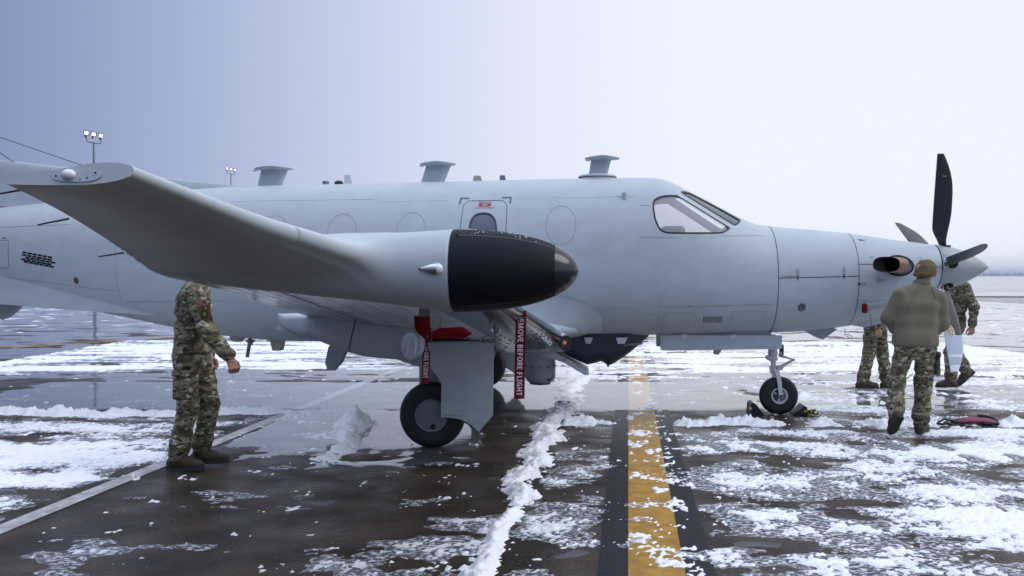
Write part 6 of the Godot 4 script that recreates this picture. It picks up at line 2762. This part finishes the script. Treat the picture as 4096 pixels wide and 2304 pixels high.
func build_ground_things():
	# wheel chocks at the nose wheel
	for k in 2:
		var x := -0.27 if k == 0 else 0.235
		var o := thing("wheel_chock" if k == 0 else "wheel_chock_001", "black wheel chock behind the nose wheel, on its left" if k == 0 else "black wheel chock with yellow rope, right of the nose wheel", "wheel chock", in_craft(Vector3(3.665 + x, 0, 0.0)), CRAFT_TURN, "chocks at the nose wheel")
		var mb := MB.new()
		var s := 1.0 if k == 0 else -1.0
		var pl := poly([-0.075 * s, 0.0, 0.085 * s, 0.0, 0.075 * s, 0.022, 0.0, 0.12, -0.03 * s, 0.145, -0.065 * s, 0.13]) if k == 0 else poly([-0.09, 0.0, 0.07, 0.0, 0.06, 0.10, 0.03, 0.115, -0.01, 0.075, -0.08, 0.03])
		mb.prism(pl, -0.12, 0.12)
		part("rubber_block", mb.mesh(), M["black rubber"], o)
		if k == 0:
			part("end_bolt", rod(Vector3(-0.085, 0.075, 0.12), Vector3(-0.06, 0.075, 0.12), 0.018), M["yellow mark"], o)
	var rope := thing("chock_rope", "black and yellow twisted chock rope lying coiled right of the nose wheel", "rope", in_craft(Vector3(3.93, 0, 0.12)), CRAFT_TURN)
	var pts := PackedVector3Array()
	for k in 81:
		var s := k / 80.0
		var a := s * TAU * 1.9
		var r := 0.055 + 0.03 * sin(s * 9.0)
		pts.append(Vector3(0.045 + r * cos(a) + 0.05 * s + 0.02 * sin(a * 2.3), 0.018 + 0.055 * (0.5 + 0.5 * sin(a * 0.9 + 1.0)), 0.05 * sin(a) - 0.02))
	for k in 2:
		var mb := MB.new()
		for q in range(0, 80, 2):
			if (q / 2) % 2 == k:
				mb.tube(pts.slice(q, q + 3), PackedFloat32Array([0.011]), 7)
		part("rope_strand", mb.mesh(), M["rope yellow"] if k == 0 else M["black rubber"], rope)
	# dropped maroon cover with its strap
	var bag := thing("maroon_cover", "flat maroon and black cloth cover with black strap dropped on the icy ground at right", "cover", Vector3(4.98, 0.012, -9.52), 0.12)
	var p := PackedVector3Array()
	var rows := [[-0.24, 0.03, 0.02], [-0.20, 0.05, 0.05], [-0.10, 0.075, 0.06], [0.02, 0.10, 0.065], [0.12, 0.115, 0.06], [0.19, 0.10, 0.045], [0.225, 0.06, 0.03]]
	for r in rows:
		for i in 17:
			var a := TAU * i / 17
			p.append(Vector3(r[0], 0.5 * r[2] * (1.0 + sin(a)) * (1.0 + 0.12 * sin(r[0] * 40.0 + a * 3.0)), r[1] * cos(a) + 0.10 * r[0]))
	var mb2 := MB.new()
	mb2.grid(p, 17, rows.size(), true)
	mb2.cap(p.slice(0, 17), true)
	mb2.cap(p.slice(102))
	part("cover_body", mb2.mesh(), M["maroon cloth"], bag)
	mb2 = MB.new()
	mb2.tube(PackedVector3Array([Vector3(0.08, 0.075, -0.07), Vector3(0.15, 0.07, -0.04), Vector3(0.205, 0.05, 0.01), Vector3(0.225, 0.02, 0.06), Vector3(0.18, 0.012, 0.11), Vector3(0.08, 0.010, 0.115)]), PackedFloat32Array([0.014]), 8)
	part("piping", mb2.mesh(), M["black webbing"], bag)
	mb2 = MB.new()
	mb2.box(Vector3(-0.225, 0.022, -0.01), Vector3(0.07, 0.035, 0.08), 0.01)
	mb2.box(Vector3(0.12, 0.012, 0.10), Vector3(0.17, 0.022, 0.05), 0.008, Basis(Vector3.UP, -0.12))
	part("binding", mb2.mesh(), M["black webbing"], bag)
	mb2 = MB.new()
	mb2.tube(PackedVector3Array([Vector3(-0.25, 0.03, -0.02), Vector3(-0.31, 0.045, -0.06), Vector3(-0.40, 0.02, -0.02), Vector3(-0.46, 0.012, 0.04), Vector3(-0.42, 0.012, 0.08), Vector3(-0.36, 0.02, 0.03), Vector3(-0.29, 0.03, -0.03)]), PackedFloat32Array([0.011]), 8)
	mb2.box(Vector3(-0.37, 0.02, 0.10), Vector3(0.09, 0.02, 0.06), 0.006, Basis(Vector3.UP, -0.7))
	part("strap", mb2.mesh(), M["black webbing"], bag)


# ------------------------------------------------------------------ people

var n_cloth: FastNoiseLite


# bones: [from, to, radius at from, radius at to, group]; groups are joined sharply, bones in a group smoothly
func bones_mesh(bones: Array, cell: float, k: float, mb: MB, fold := 0.0, fold_scale := Vector3.ONE, hem := -1e9, hem_group := 0):
	var lo := Vector3.ONE * 1e9
	var hi := -lo
	for b in bones:
		var r: float = maxf(b[2], b[3]) + k * 0.3 + absf(fold) + cell * 2
		lo = lo.min(b[0] - Vector3.ONE * r).min(b[1] - Vector3.ONE * r)
		hi = hi.max(b[0] + Vector3.ONE * r).max(b[1] + Vector3.ONE * r)
	var nx := int((hi.x - lo.x) / cell) + 2
	var ny := int((hi.y - lo.y) / cell) + 2
	var nz := int((hi.z - lo.z) / cell) + 2
	var val := PackedFloat32Array()
	val.resize(nx * ny * nz)
	val.fill(1e3)
	var bs := 6
	var half := cell * bs * 0.5 * 1.7321
	var blocks := []
	for bz in range(0, nz - 1, bs):
		for by in range(0, ny - 1, bs):
			for bx in range(0, nx - 1, bs):
				var c := lo + Vector3(bx + bs * 0.5, by + bs * 0.5, bz + bs * 0.5) * cell
				var near := []
				var least := 1e9
				for b in bones:
					var ab: Vector3 = b[1] - b[0]
					var t := clampf((c - b[0]).dot(ab) / maxf(ab.length_squared(), 1e-9), 0, 1)
					var d: float = (c - b[0] - ab * t).length() - lerpf(b[2], b[3], t)
					least = minf(least, d)
					if d < half + k * 1.6 + fold + cell * 2:
						near.append([b[0], ab, maxf(ab.length_squared(), 1e-9), b[2], b[3] - b[2], b[4]])
				if near.is_empty() or least < -half - k * 0.5 - fold - cell:
					continue
				blocks.append(Vector3i(bx, by, bz))
				for z in range(bz, mini(bz + bs + 1, nz)):
					for y in range(by, mini(by + bs + 1, ny)):
						for x in range(bx, mini(bx + bs + 1, nx)):
							var q := (z * ny + y) * nx + x
							if val[q] < 900.0:
								continue
							var p := lo + Vector3(x, y, z) * cell
							var g0 := 10.0
							var g1 := 10.0
							for b in near:
								var pa: Vector3 = p - b[0]
								var t: float = clampf(pa.dot(b[1]) / b[2], 0.0, 1.0)
								var d: float = (pa - b[1] * t).length() - b[3] - b[4] * t
								if b[5] == 0:
									var h := maxf(k - absf(g0 - d), 0.0) / k
									g0 = minf(g0, d) - h * h * k * 0.25
								else:
									var h := maxf(k - absf(g1 - d), 0.0) / k
									g1 = minf(g1, d) - h * h * k * 0.25
							if fold > 0.0 and minf(g0, g1) < 0.08:
								var f := fold * n_cloth.get_noise_3dv(p * fold_scale)
								g0 += f
								g1 += f
							if hem_group == 0:
								g0 = maxf(g0, hem - p.y)
							var k2 := 0.02
							var hh := maxf(k2 - absf(g0 - g1), 0.0) / k2
							val[q] = minf(g0, g1) - hh * hh * k2 * 0.25
	nets(val, blocks, bs, nx, ny, nz, lo, cell, mb)


func hand(mb: MB, wrist: Vector3, dir: Vector3, palm: Vector3, thumb_side: Vector3, curl: float):
	# dir: along the forearm; palm: the way the palm faces; thumb_side: towards the thumb
	dir = dir.normalized()
	thumb_side = (thumb_side - dir * thumb_side.dot(dir)).normalized()
	palm = dir.cross(thumb_side).normalized() * (1.0 if dir.cross(thumb_side).dot(palm) > 0 else -1.0)
	var b := []
	var k0 := wrist + dir * 0.095
	for q in 4:
		var o := thumb_side * (0.030 - 0.020 * q)
		b.append([wrist + dir * 0.012 + o * 0.6, k0 + o - dir * (0.004 * q), 0.016, 0.0125, 0])
	b.append([wrist - dir * 0.04, wrist + dir * 0.02, 0.026, 0.025, 0])
	for q in 4:
		var o := thumb_side * (0.031 - 0.0205 * q)
		var len1: float = [0.040, 0.045, 0.042, 0.033][q]
		var at := k0 + o - dir * (0.004 * q)
		var a := 0.35 + curl * 0.7
		for s in 3:
			var d := (dir * cos(a) + palm * sin(a)).normalized()
			var nx: Vector3 = at + d * len1 * [1.0, 0.66, 0.52][s]
			b.append([at, nx, 0.0093 - 0.0008 * s, 0.0088 - 0.0009 * s, 0])
			at = nx
			a += 0.25 + curl * 0.75
	var tb := wrist + dir * 0.025 + thumb_side * 0.026
	var t1 := tb + (thumb_side * 0.55 + dir * 0.75 + palm * 0.35).normalized() * 0.045
	var t2 := t1 + (thumb_side * 0.10 + dir * 0.85 + palm * 0.5).normalized() * 0.034
	var t3 := t2 + (dir * 0.85 + palm * 0.55 - thumb_side * 0.1).normalized() * 0.026
	b.append([tb, t1, 0.0135, 0.0108, 0])
	b.append([t1, t2, 0.0105, 0.0098, 0])
	b.append([t2, t3, 0.0098, 0.0082, 0])
	bones_mesh(b, 0.0042, 0.010, mb)


func head(mb: MB, c: Vector3, fwd: Vector3, right: Vector3):
	var up := right.cross(fwd).normalized()
	if up.y < 0:
		up = -up
	var at := func(r: float, u: float, f: float) -> Vector3: return c + right * r + up * u + fwd * f
	var b := [
		[at.call(0, 0.035, -0.022), at.call(0, 0.035, 0.012), 0.082, 0.076, 0],
		[at.call(-0.012, 0.0, -0.01), at.call(0.012, 0.0, -0.01), 0.068, 0.068, 0],
		[at.call(0, -0.02, 0.035), at.call(0, -0.075, 0.050), 0.052, 0.034, 0],
		[at.call(-0.035, -0.055, 0.010), at.call(0, -0.088, 0.060), 0.030, 0.019, 0],
		[at.call(0.035, -0.055, 0.010), at.call(0, -0.088, 0.060), 0.030, 0.019, 0],
		[at.call(-0.035, 0.020, 0.066), at.call(0.035, 0.020, 0.066), 0.014, 0.014, 0],
		[at.call(0, 0.010, 0.082), at.call(0, -0.030, 0.103), 0.009, 0.011, 0],
		[at.call(-0.012, -0.034, 0.090), at.call(0.012, -0.034, 0.090), 0.009, 0.009, 0],
		[at.call(-0.018, -0.059, 0.079), at.call(0.018, -0.059, 0.079), 0.0085, 0.0085, 0],
		[at.call(-0.075, 0.015, -0.015), at.call(-0.079, -0.025, -0.008), 0.013, 0.009, 0],
		[at.call(0.075, 0.015, -0.015), at.call(0.079, -0.025, -0.008), 0.013, 0.009, 0],
		[at.call(0, -0.05, -0.025), at.call(0, -0.15, -0.030), 0.055, 0.058, 0],
	]
	bones_mesh(b, 0.0058, 0.018, mb)


func boot(parent: Node3D, ankle: Vector3, toe_dir: Vector3, up: Vector3, heel_drop: float):
	# ankle joint, foot direction along the sole, up vector of the sole
	toe_dir = toe_dir.normalized()
	var side := toe_dir.cross(up).normalized()
	up = side.cross(toe_dir).normalized()
	var s0 := ankle - up * heel_drop
	var b := [
		[ankle + up * 0.10, ankle, 0.054, 0.052, 0],
		[ankle, s0 - toe_dir * 0.045 + up * 0.045, 0.050, 0.042, 0],
		[s0 - toe_dir * 0.040 + up * 0.045, s0 + toe_dir * 0.08 + up * 0.050, 0.043, 0.046, 0],
		[s0 + toe_dir * 0.08 + up * 0.050, s0 + toe_dir * 0.185 + up * 0.040, 0.046, 0.040, 0],
		[ankle + toe_dir * 0.01, s0 + toe_dir * 0.10 + up * 0.06, 0.048, 0.040, 0],
	]
	var mb := MB.new()
	bones_mesh(b, 0.010, 0.03, mb, 0.003, Vector3(3, 3, 3))
	var o := part("boot", mb.mesh(), M["brown boot leather"], parent)
	mb = MB.new()
	var pl := PackedVector2Array()
	for e in [[-0.092, -0.026], [-0.06, -0.043], [0.02, -0.038], [0.12, -0.052], [0.19, -0.048], [0.232, -0.022], [0.232, 0.022], [0.19, 0.048], [0.12, 0.052], [0.02, 0.038], [-0.06, 0.043], [-0.092, 0.026]]:
		pl.append(Vector2(e[0], e[1]))
	mb.prism(rounded(pl, 1), 0.0, 0.026, Transform3D(Basis(toe_dir, side, up), s0))
	part("sole", mb.mesh(), M["boot sole"], o)


func person(nm: String, label: String, at: Vector3, J: Dictionary) -> Node3D:
	var o := thing(nm, label, "person", at)
	var lat: Vector3 = J.right.normalized()
	var fwd := Vector3.UP.cross(lat).normalized()
	if J.has("fwd"):
		fwd = J.fwd.normalized()
	var P: Vector3 = J.pelvis
	var C: Vector3 = J.chest
	var N: Vector3 = J.neck
	var shirt: Material = M[J.get("jacket", "camouflage cloth")]
	var w: float = J.get("bulk", 1.0)
	# one continuous body
	var body := []
	body.append([P - lat * 0.075, P + lat * 0.075, 0.105, 0.105, 0])
	body.append([P.lerp(C, 0.5) - lat * 0.06, P.lerp(C, 0.5) + lat * 0.06, 0.10, 0.10, 0])
	body.append([C - lat * 0.09, C + lat * 0.09, 0.105, 0.105, 0])
	body.append([J.sl, J.sr, 0.055, 0.055, 0])
	body.append([N, J.head - (J.head - N).normalized() * 0.03, 0.058, 0.052, 0])
	for s in ["l", "r"]:
		body.append([J["s" + s], J["e" + s], 0.050, 0.042, 0])
		body.append([J["e" + s], J["w" + s], 0.042, 0.029, 0])
		body.append([J["h" + s], J["k" + s], 0.078, 0.058, 0])
		body.append([J["k" + s], J["a" + s], 0.056, 0.042, 0])
	var mb := MB.new()
	bones_mesh(body, 0.016, 0.05, mb)
	head(mb, J.head, J.get("look", fwd).normalized(), J.get("look_right", lat).normalized())
	for s in ["l", "r"]:
		var sg := 1.0 if s == "r" else -1.0
		var d: Vector3 = J.get("hand_" + s, J["w" + s] - J["e" + s])
		hand(mb, J["w" + s] + d.normalized() * 0.03, d, J.get("palm_" + s, -lat * sg), J.get("thumb_" + s, fwd), J.get("curl", 0.55))
	var skin := part("body", mb.mesh(), M["skin"], o)
	for e in [-1.0, 1.0]:
		var look: Vector3 = J.get("look", fwd).normalized()
		var lr: Vector3 = J.get("look_right", lat).normalized()
		mb = MB.new()
		mb.ball(J.head + lr * 0.031 * e + look * 0.071 + Vector3(0, 0.004, 0), Vector3.ONE * 0.0115, 12, 8)
		part("eye", mb.mesh(), M["eye white"], skin)
	# jacket
	var top := []
	top.append([P + Vector3(0, 0.0, 0) - lat * 0.075 * w, P + lat * 0.075 * w, 0.130 * w, 0.130 * w, 0])
	top.append([P - Vector3(0, 0.09, 0) - lat * 0.075 * w, P - Vector3(0, 0.09, 0) + lat * 0.075 * w, 0.128 * w, 0.128 * w, 0])
	top.append([P.lerp(C, 0.5) - lat * 0.085 * w, P.lerp(C, 0.5) + lat * 0.085 * w, 0.126 * w, 0.126 * w, 0])
	top.append([C - lat * 0.105 * w, C + lat * 0.105 * w, 0.128 * w, 0.128 * w, 0])
	top.append([C.lerp(N, 0.55) - lat * 0.115, C.lerp(N, 0.55) + lat * 0.115, 0.098, 0.098, 0])
	top.append([J.sl, N, 0.066, 0.062, 0])
	top.append([J.sr, N, 0.066, 0.062, 0])
	top.append([N - Vector3(0, 0.02, 0), N + (J.head - N).normalized() * 0.055, 0.070, 0.066, 0])
	for s in ["l", "r"]:
		top.append([J["s" + s], J["e" + s], 0.074 * w, 0.066 * w, 1])
		top.append([J["e" + s], J["w" + s], 0.066 * w, 0.048 * w, 1])
		top.append([J["w" + s].lerp(J["e" + s], 0.12), J["w" + s], 0.050, 0.047, 1])
	mb = MB.new()
	bones_mesh(top, 0.0125, 0.05, mb, J.get("fold", 0.016), J.get("fold_scale", Vector3(1.0, 1.5, 1.0)), J.hem)
	part("jacket", mb.mesh(), shirt, o)
	# trousers
	var leg := []
	leg.append([P - lat * 0.075 - Vector3(0, 0.04, 0), P + lat * 0.075 - Vector3(0, 0.04, 0), 0.122, 0.122, 0])
	leg.append([P - lat * 0.070 - Vector3(0, 0.10, 0), P + lat * 0.070 - Vector3(0, 0.10, 0), 0.115, 0.115, 0])
	for s in ["l", "r"]:
		var h: Vector3 = J["h" + s]
		var kn: Vector3 = J["k" + s]
		var an: Vector3 = J["a" + s]
		leg.append([h, kn, 0.102, 0.084, 0])
		leg.append([kn, kn.lerp(an, 0.8), 0.084, 0.078, 0])
		leg.append([kn.lerp(an, 0.70), kn.lerp(an, 0.97), 0.080, 0.072, 0])
	mb = MB.new()
	bones_mesh(leg, 0.0125, 0.035, mb, 0.015, Vector3(0.9, 1.7, 0.9))
	part("trousers", mb.mesh(), M["camouflage cloth"], o)
	for s in ["l", "r"]:
		boot(o, J["a" + s], J["t" + s], J.get("u" + s, Vector3.UP), J.get("drop", 0.085))
	if J.get("hat", false):
		var up: Vector3 = (J.head - N).normalized()
		var c: Vector3 = J.head + up * 0.012
		var hb := [[c + up * 0.028 - fwd * 0.018, c + up * 0.028 + fwd * 0.012, 0.100, 0.094, 0], [c + up * 0.07 - lat * 0.02, c + up * 0.07 + lat * 0.02, 0.062, 0.062, 0], [c - up * 0.03 - fwd * 0.022, c - up * 0.03 + fwd * 0.01, 0.098, 0.090, 0]]
		mb = MB.new()
		bones_mesh(hb, 0.0085, 0.03, mb, 0.010, Vector3(2.6, 2.6, 2.6), c.y - 0.045)
		var beanie := part("beanie", mb.mesh(), M["coyote knit"], o)
		mb = MB.new()
		var cuff := PackedVector3Array()
		for k in 41:
			var a := TAU * k / 40
			cuff.append(c - up * 0.022 - fwd * 0.005 + (lat * cos(a) * 0.098 + fwd * sin(a) * 0.108))
		mb.tube(cuff, PackedFloat32Array([0.013]), 8, false)
		part("turned_cuff", mb.mesh(), M["coyote knit"], beanie)
	else:
		var c: Vector3 = J.head
		mb = MB.new()
		bones_mesh([[c + Vector3(0, 0.045, 0) - fwd * 0.025, c + Vector3(0, 0.045, 0) + fwd * 0.008, 0.085, 0.079, 0], [c - fwd * 0.04, c - fwd * 0.045 + Vector3(0, -0.03, 0), 0.062, 0.05, 0]], 0.009, 0.03, mb, 0.004, Vector3(4, 4, 4))
		part("hair", mb.mesh(), M["hair"], o)
	return o


func build_people():
	n_cloth = noise(91, 6.5, 3)
	var V := func(x: float, y: float, z: float) -> Vector3: return Vector3(x, y, z)
	# beside the wing tip, in profile, walking to the right; the wing hides the head
	var a := person("person", "person in camouflage uniform standing in profile below the wing tip, head hidden by it", Vector3(-2.66, 0, -7.36), {
		"right": Vector3(0.10, 0, 1), "fwd": Vector3(1, 0, -0.1), "pelvis": V.call(0.0, 1.00, 0.0), "chest": V.call(0.015, 1.33, 0.0), "neck": V.call(0.03, 1.525, 0.0), "head": V.call(0.075, 1.68, 0.0),
		"sl": V.call(0.0, 1.455, -0.20), "sr": V.call(0.085, 1.455, 0.19), "el": V.call(-0.03, 1.17, -0.25), "er": V.call(0.215, 1.155, 0.24), "wl": V.call(0.05, 0.94, -0.24), "wr": V.call(0.375, 0.965, 0.235),
		"hand_r": Vector3(0.32, -0.75, 0.0), "palm_r": Vector3(-0.6, -0.3, -0.6), "thumb_r": Vector3(0.8, 0.3, -0.6),
		"hl": V.call(0.035, 0.93, -0.085), "hr": V.call(-0.02, 0.93, 0.085), "kl": V.call(0.115, 0.53, -0.09), "kr": V.call(0.0, 0.53, 0.10), "al": V.call(0.035, 0.105, -0.10), "ar": V.call(-0.085, 0.10, 0.11),
		"tl": Vector3(1, 0, -0.12), "tr": Vector3(1, 0, 0.10), "hem": 0.965, "bulk": 1.0, "curl": 0.75, "fold": 0.020})
	build_patches(a)
	# walking away in fleece jacket and beanie
	var b := person("person_001", "person in tan fleece jacket and brown beanie seen from behind, walking by the propeller", Vector3(4.12, 0, -8.93), {
		"right": Vector3(0.95, 0, 0.10), "fwd": Vector3(0.18, 0, -1), "look": Vector3(0.45, -0.25, -1), "look_right": Vector3(1, 0, 0.42), "pelvis": V.call(-0.055, 0.98, 0.0), "chest": V.call(-0.03, 1.285, -0.05), "neck": V.call(0.035, 1.475, -0.09), "head": V.call(0.095, 1.625, -0.13),
		"sl": V.call(-0.185, 1.40, -0.05), "sr": V.call(0.195, 1.37, -0.02), "el": V.call(-0.285, 1.17, -0.08), "er": V.call(0.212, 1.12, 0.0), "wl": V.call(-0.12, 1.05, -0.32), "wr": V.call(0.15, 0.95, -0.20),
		"hand_r": Vector3(-0.2, -0.15, -0.5), "palm_r": Vector3(-0.8, 0.2, 0.2), "thumb_r": Vector3(0, 1, -0.3), "hand_l": Vector3(0.4, -0.1, -0.6), "palm_l": Vector3(0.8, 0, 0.3), "thumb_l": Vector3(0, 1, -0.2),
		"hl": V.call(-0.135, 0.93, 0.0), "hr": V.call(0.055, 0.93, 0.0), "kl": V.call(-0.225, 0.555, -0.04), "kr": V.call(0.060, 0.52, -0.06), "al": V.call(-0.325, 0.225, 0.18), "ar": V.call(0.005, 0.105, 0.0),
		"tl": Vector3(0.02, -0.66, -0.75), "ul": Vector3(0.02, 0.75, -0.66), "tr": Vector3(0.62, 0.0, -0.78), "hem": 0.895, "bulk": 1.06, "hat": true, "jacket": "tan fleece", "fold": 0.008, "fold_scale": Vector3(1.1, 0.4, 1.1)})
	build_jacket_seams(b)
	var red := thing("held_cover", "small dark red cloth held in the right hand of the person in the fleece jacket", "cover", Vector3(4.12, 0, -8.93))
	part("cloth", slab_box(Vector3(0.115, 0.965, -0.25), Vector3(0.10, 0.12, 0.06), 0.025, Basis(Vector3.BACK, 0.5)), M["maroon cloth"], red)
	# behind the nose: only the legs and a hand show
	person("person_002", "person in camouflage behind the aircraft nose, only legs and one hand showing below it", Vector3(5.12, 0, -12.55), {
		"right": Vector3(-0.25, 0, 1), "fwd": Vector3(1, 0, 0.25), "pelvis": V.call(0.03, 0.98, 0.0), "chest": V.call(0.05, 1.30, 0.0), "neck": V.call(0.06, 1.50, 0.0), "head": V.call(0.11, 1.65, 0.0),
		"sl": V.call(0.09, 1.43, -0.19), "sr": V.call(0.0, 1.43, 0.19), "el": V.call(0.12, 1.16, -0.26), "er": V.call(-0.06, 1.15, 0.25), "wl": V.call(0.20, 0.93, -0.26), "wr": V.call(-0.04, 0.905, 0.24),
		"hand_r": Vector3(0.05, -0.7, 0.0), "palm_r": Vector3(-0.3, 0, -1), "thumb_r": Vector3(1, 0, 0.1),
		"hl": V.call(0.10, 0.92, -0.06), "hr": V.call(-0.06, 0.92, 0.08), "kl": V.call(0.155, 0.50, -0.06), "kr": V.call(-0.10, 0.50, 0.10), "al": V.call(0.145, 0.105, 0.12), "ar": V.call(-0.195, 0.105, 0.10),
		"tl": Vector3(1, 0, 0.35), "tr": Vector3(1, 0, 0.08), "hem": 0.93})
	# beyond the propeller, striding to the left
	person("person_003", "person in camouflage striding to the left beyond the lowest propeller blade", Vector3(6.28, 0, -12.65), {
		"right": Vector3(0.1, 0, -1), "fwd": Vector3(-1, 0, -0.1), "pelvis": V.call(0.03, 0.98, 0.0), "chest": V.call(0.06, 1.31, 0.0), "neck": V.call(0.03, 1.50, 0.0), "head": V.call(-0.02, 1.65, 0.0),
		"sl": V.call(0.09, 1.44, 0.19), "sr": V.call(0.05, 1.44, -0.19), "el": V.call(0.19, 1.17, 0.24), "er": V.call(0.0, 1.16, -0.25), "wl": V.call(0.17, 0.93, 0.24), "wr": V.call(-0.13, 0.98, -0.22),
		"hl": V.call(0.03, 0.93, 0.09), "hr": V.call(0.03, 0.93, -0.09), "kl": V.call(-0.06, 0.51, 0.09), "kr": V.call(0.10, 0.53, -0.09), "al": V.call(-0.045, 0.105, 0.09), "ar": V.call(0.265, 0.22, -0.10),
		"tl": Vector3(-1, 0, 0.05), "tr": Vector3(-0.72, -0.62, 0.0), "ur": Vector3(-0.62, 0.75, 0.0), "hem": 0.94})


func build_patches(a: Node3D):
	# pocket on the upper sleeve with a flag and an oval badge
	var b := Basis(Vector3.UP, 0.35) * Basis(Vector3.BACK, 0.15) * Basis(Vector3.RIGHT, 0.12)
	var at := Vector3(0.195, 1.335, 0.292)
	var xf := func(x: float, y: float, z: float) -> Vector3: return at + b * Vector3(x, y, z)
	var mb := MB.new()
	mb.box(xf.call(0, -0.01, -0.012), Vector3(0.125, 0.20, 0.018), 0.008, b)
	part("sleeve_pocket", mb.mesh(), M["camouflage cloth"], a)
	mb = MB.new()
	mb.box(xf.call(-0.004, 0.048, 0.0), Vector3(0.082, 0.048, 0.004), 0.001, b)
	var flag := part("flag_patch", mb.mesh(), M["patch tan"], a)
	mb = MB.new()
	for k in 4:
		mb.box(xf.call(-0.004 + (0.0 if k > 1 else -0.017), 0.066 - 0.0125 * k, 0.0026), Vector3(0.080 if k > 1 else 0.046, 0.0055, 0.0014), 0.0004, b)
	mb.box(xf.call(0.019, 0.059, 0.0026), Vector3(0.034, 0.024, 0.0014), 0.0004, b)
	part("flag_stripes", mb.mesh(), M["patch brown"], flag)
	mb = MB.new()
	var ell := PackedVector2Array()
	for k in 24:
		ell.append(Vector2(cos(TAU * k / 24) * 0.035, sin(TAU * k / 24) * 0.046))
	mb.prism(ell, 0.0, 0.005, Transform3D(b, xf.call(0.006, -0.040, -0.002)))
	var oval := part("oval_patch", mb.mesh(), M["patch brown"], a)
	var e2 := PackedVector2Array()
	for q in ell:
		e2.append(q * 0.80)
	mb = MB.new()
	mb.prism(e2, 0.0, 0.002, Transform3D(b, xf.call(0.006, -0.040, 0.0035)))
	part("oval_field", mb.mesh(), M["patch dark"], oval)
	mb = MB.new()
	var star := PackedVector2Array()
	for k in 12:
		var r := 0.027 if k % 2 == 0 else 0.012
		star.append(Vector2(cos(TAU * k / 12 + 0.5) * r * 0.8, sin(TAU * k / 12 + 0.5) * r))
	mb.prism(star, 0.0, 0.002, Transform3D(b, xf.call(0.006, -0.040, 0.0056)))
	part("oval_emblem", mb.mesh(), M["patch olive"], oval)
	# forearm pocket, cargo pocket
	part("forearm_pocket", slab_box(Vector3(0.315, 1.045, 0.292), Vector3(0.075, 0.105, 0.02), 0.008, Basis(Vector3.BACK, 0.62)), M["camouflage cloth"], a)
	part("cargo_pocket", slab_box(Vector3(-0.005, 0.70, 0.188), Vector3(0.17, 0.21, 0.022), 0.010, Basis(Vector3.BACK, -0.02)), M["camouflage cloth"], a)
	part("pocket_flap", slab_box(Vector3(-0.005, 0.81, 0.196), Vector3(0.18, 0.055, 0.018), 0.008, Basis(Vector3.BACK, -0.06)), M["camouflage cloth"], a)


func build_jacket_seams(b: Node3D):
	# stand-up collar, hem band, back seam, cuffs, and the cargo pockets of the trousers
	var mb := MB.new()
	var p := PackedVector3Array()
	for j in 5:
		for i in 33:
			var a := TAU * i / 32
			var r: float = [0.078, 0.088, 0.087, 0.083, 0.076][j]
			p.append(Vector3(0.052 + r * cos(a), 1.485 + 0.018 * j + 0.012 * sin(a), -0.098 + r * sin(a)))
	mb.grid(p, 33, 5)
	part("collar", mb.mesh(), M["tan fleece"], b)
	for k in 2:
		var sx := -1.0 if k == 0 else 1.0
		mb = MB.new()
		mb.tube(PackedVector3Array([Vector3(0.035 + 0.070 * sx, 1.475, 0.01), Vector3(0.0 + 0.115 * sx, 1.38, 0.074), Vector3(-0.02 + 0.145 * sx, 1.26, 0.075), Vector3(-0.03 + 0.16 * sx, 1.12, 0.072)]), PackedFloat32Array([0.004]), 6)
		part("jacket_seam", mb.mesh(), M["tan fleece"], b)
	part("cargo_pocket", slab_box(Vector3(0.165, 0.70, -0.02), Vector3(0.03, 0.21, 0.16), 0.012, Basis(Vector3.BACK, 0.03)), M["camouflage cloth"], b)
	part("pocket_flap", slab_box(Vector3(0.168, 0.81, -0.02), Vector3(0.028, 0.055, 0.17), 0.010, Basis(Vector3.BACK, 0.03)), M["camouflage cloth"], b)
	part("dangling_cord", rod(Vector3(0.0, 0.60, -0.16), Vector3(-0.075, 0.545, -0.15), 0.004, -1, 6), M["black webbing"], b)
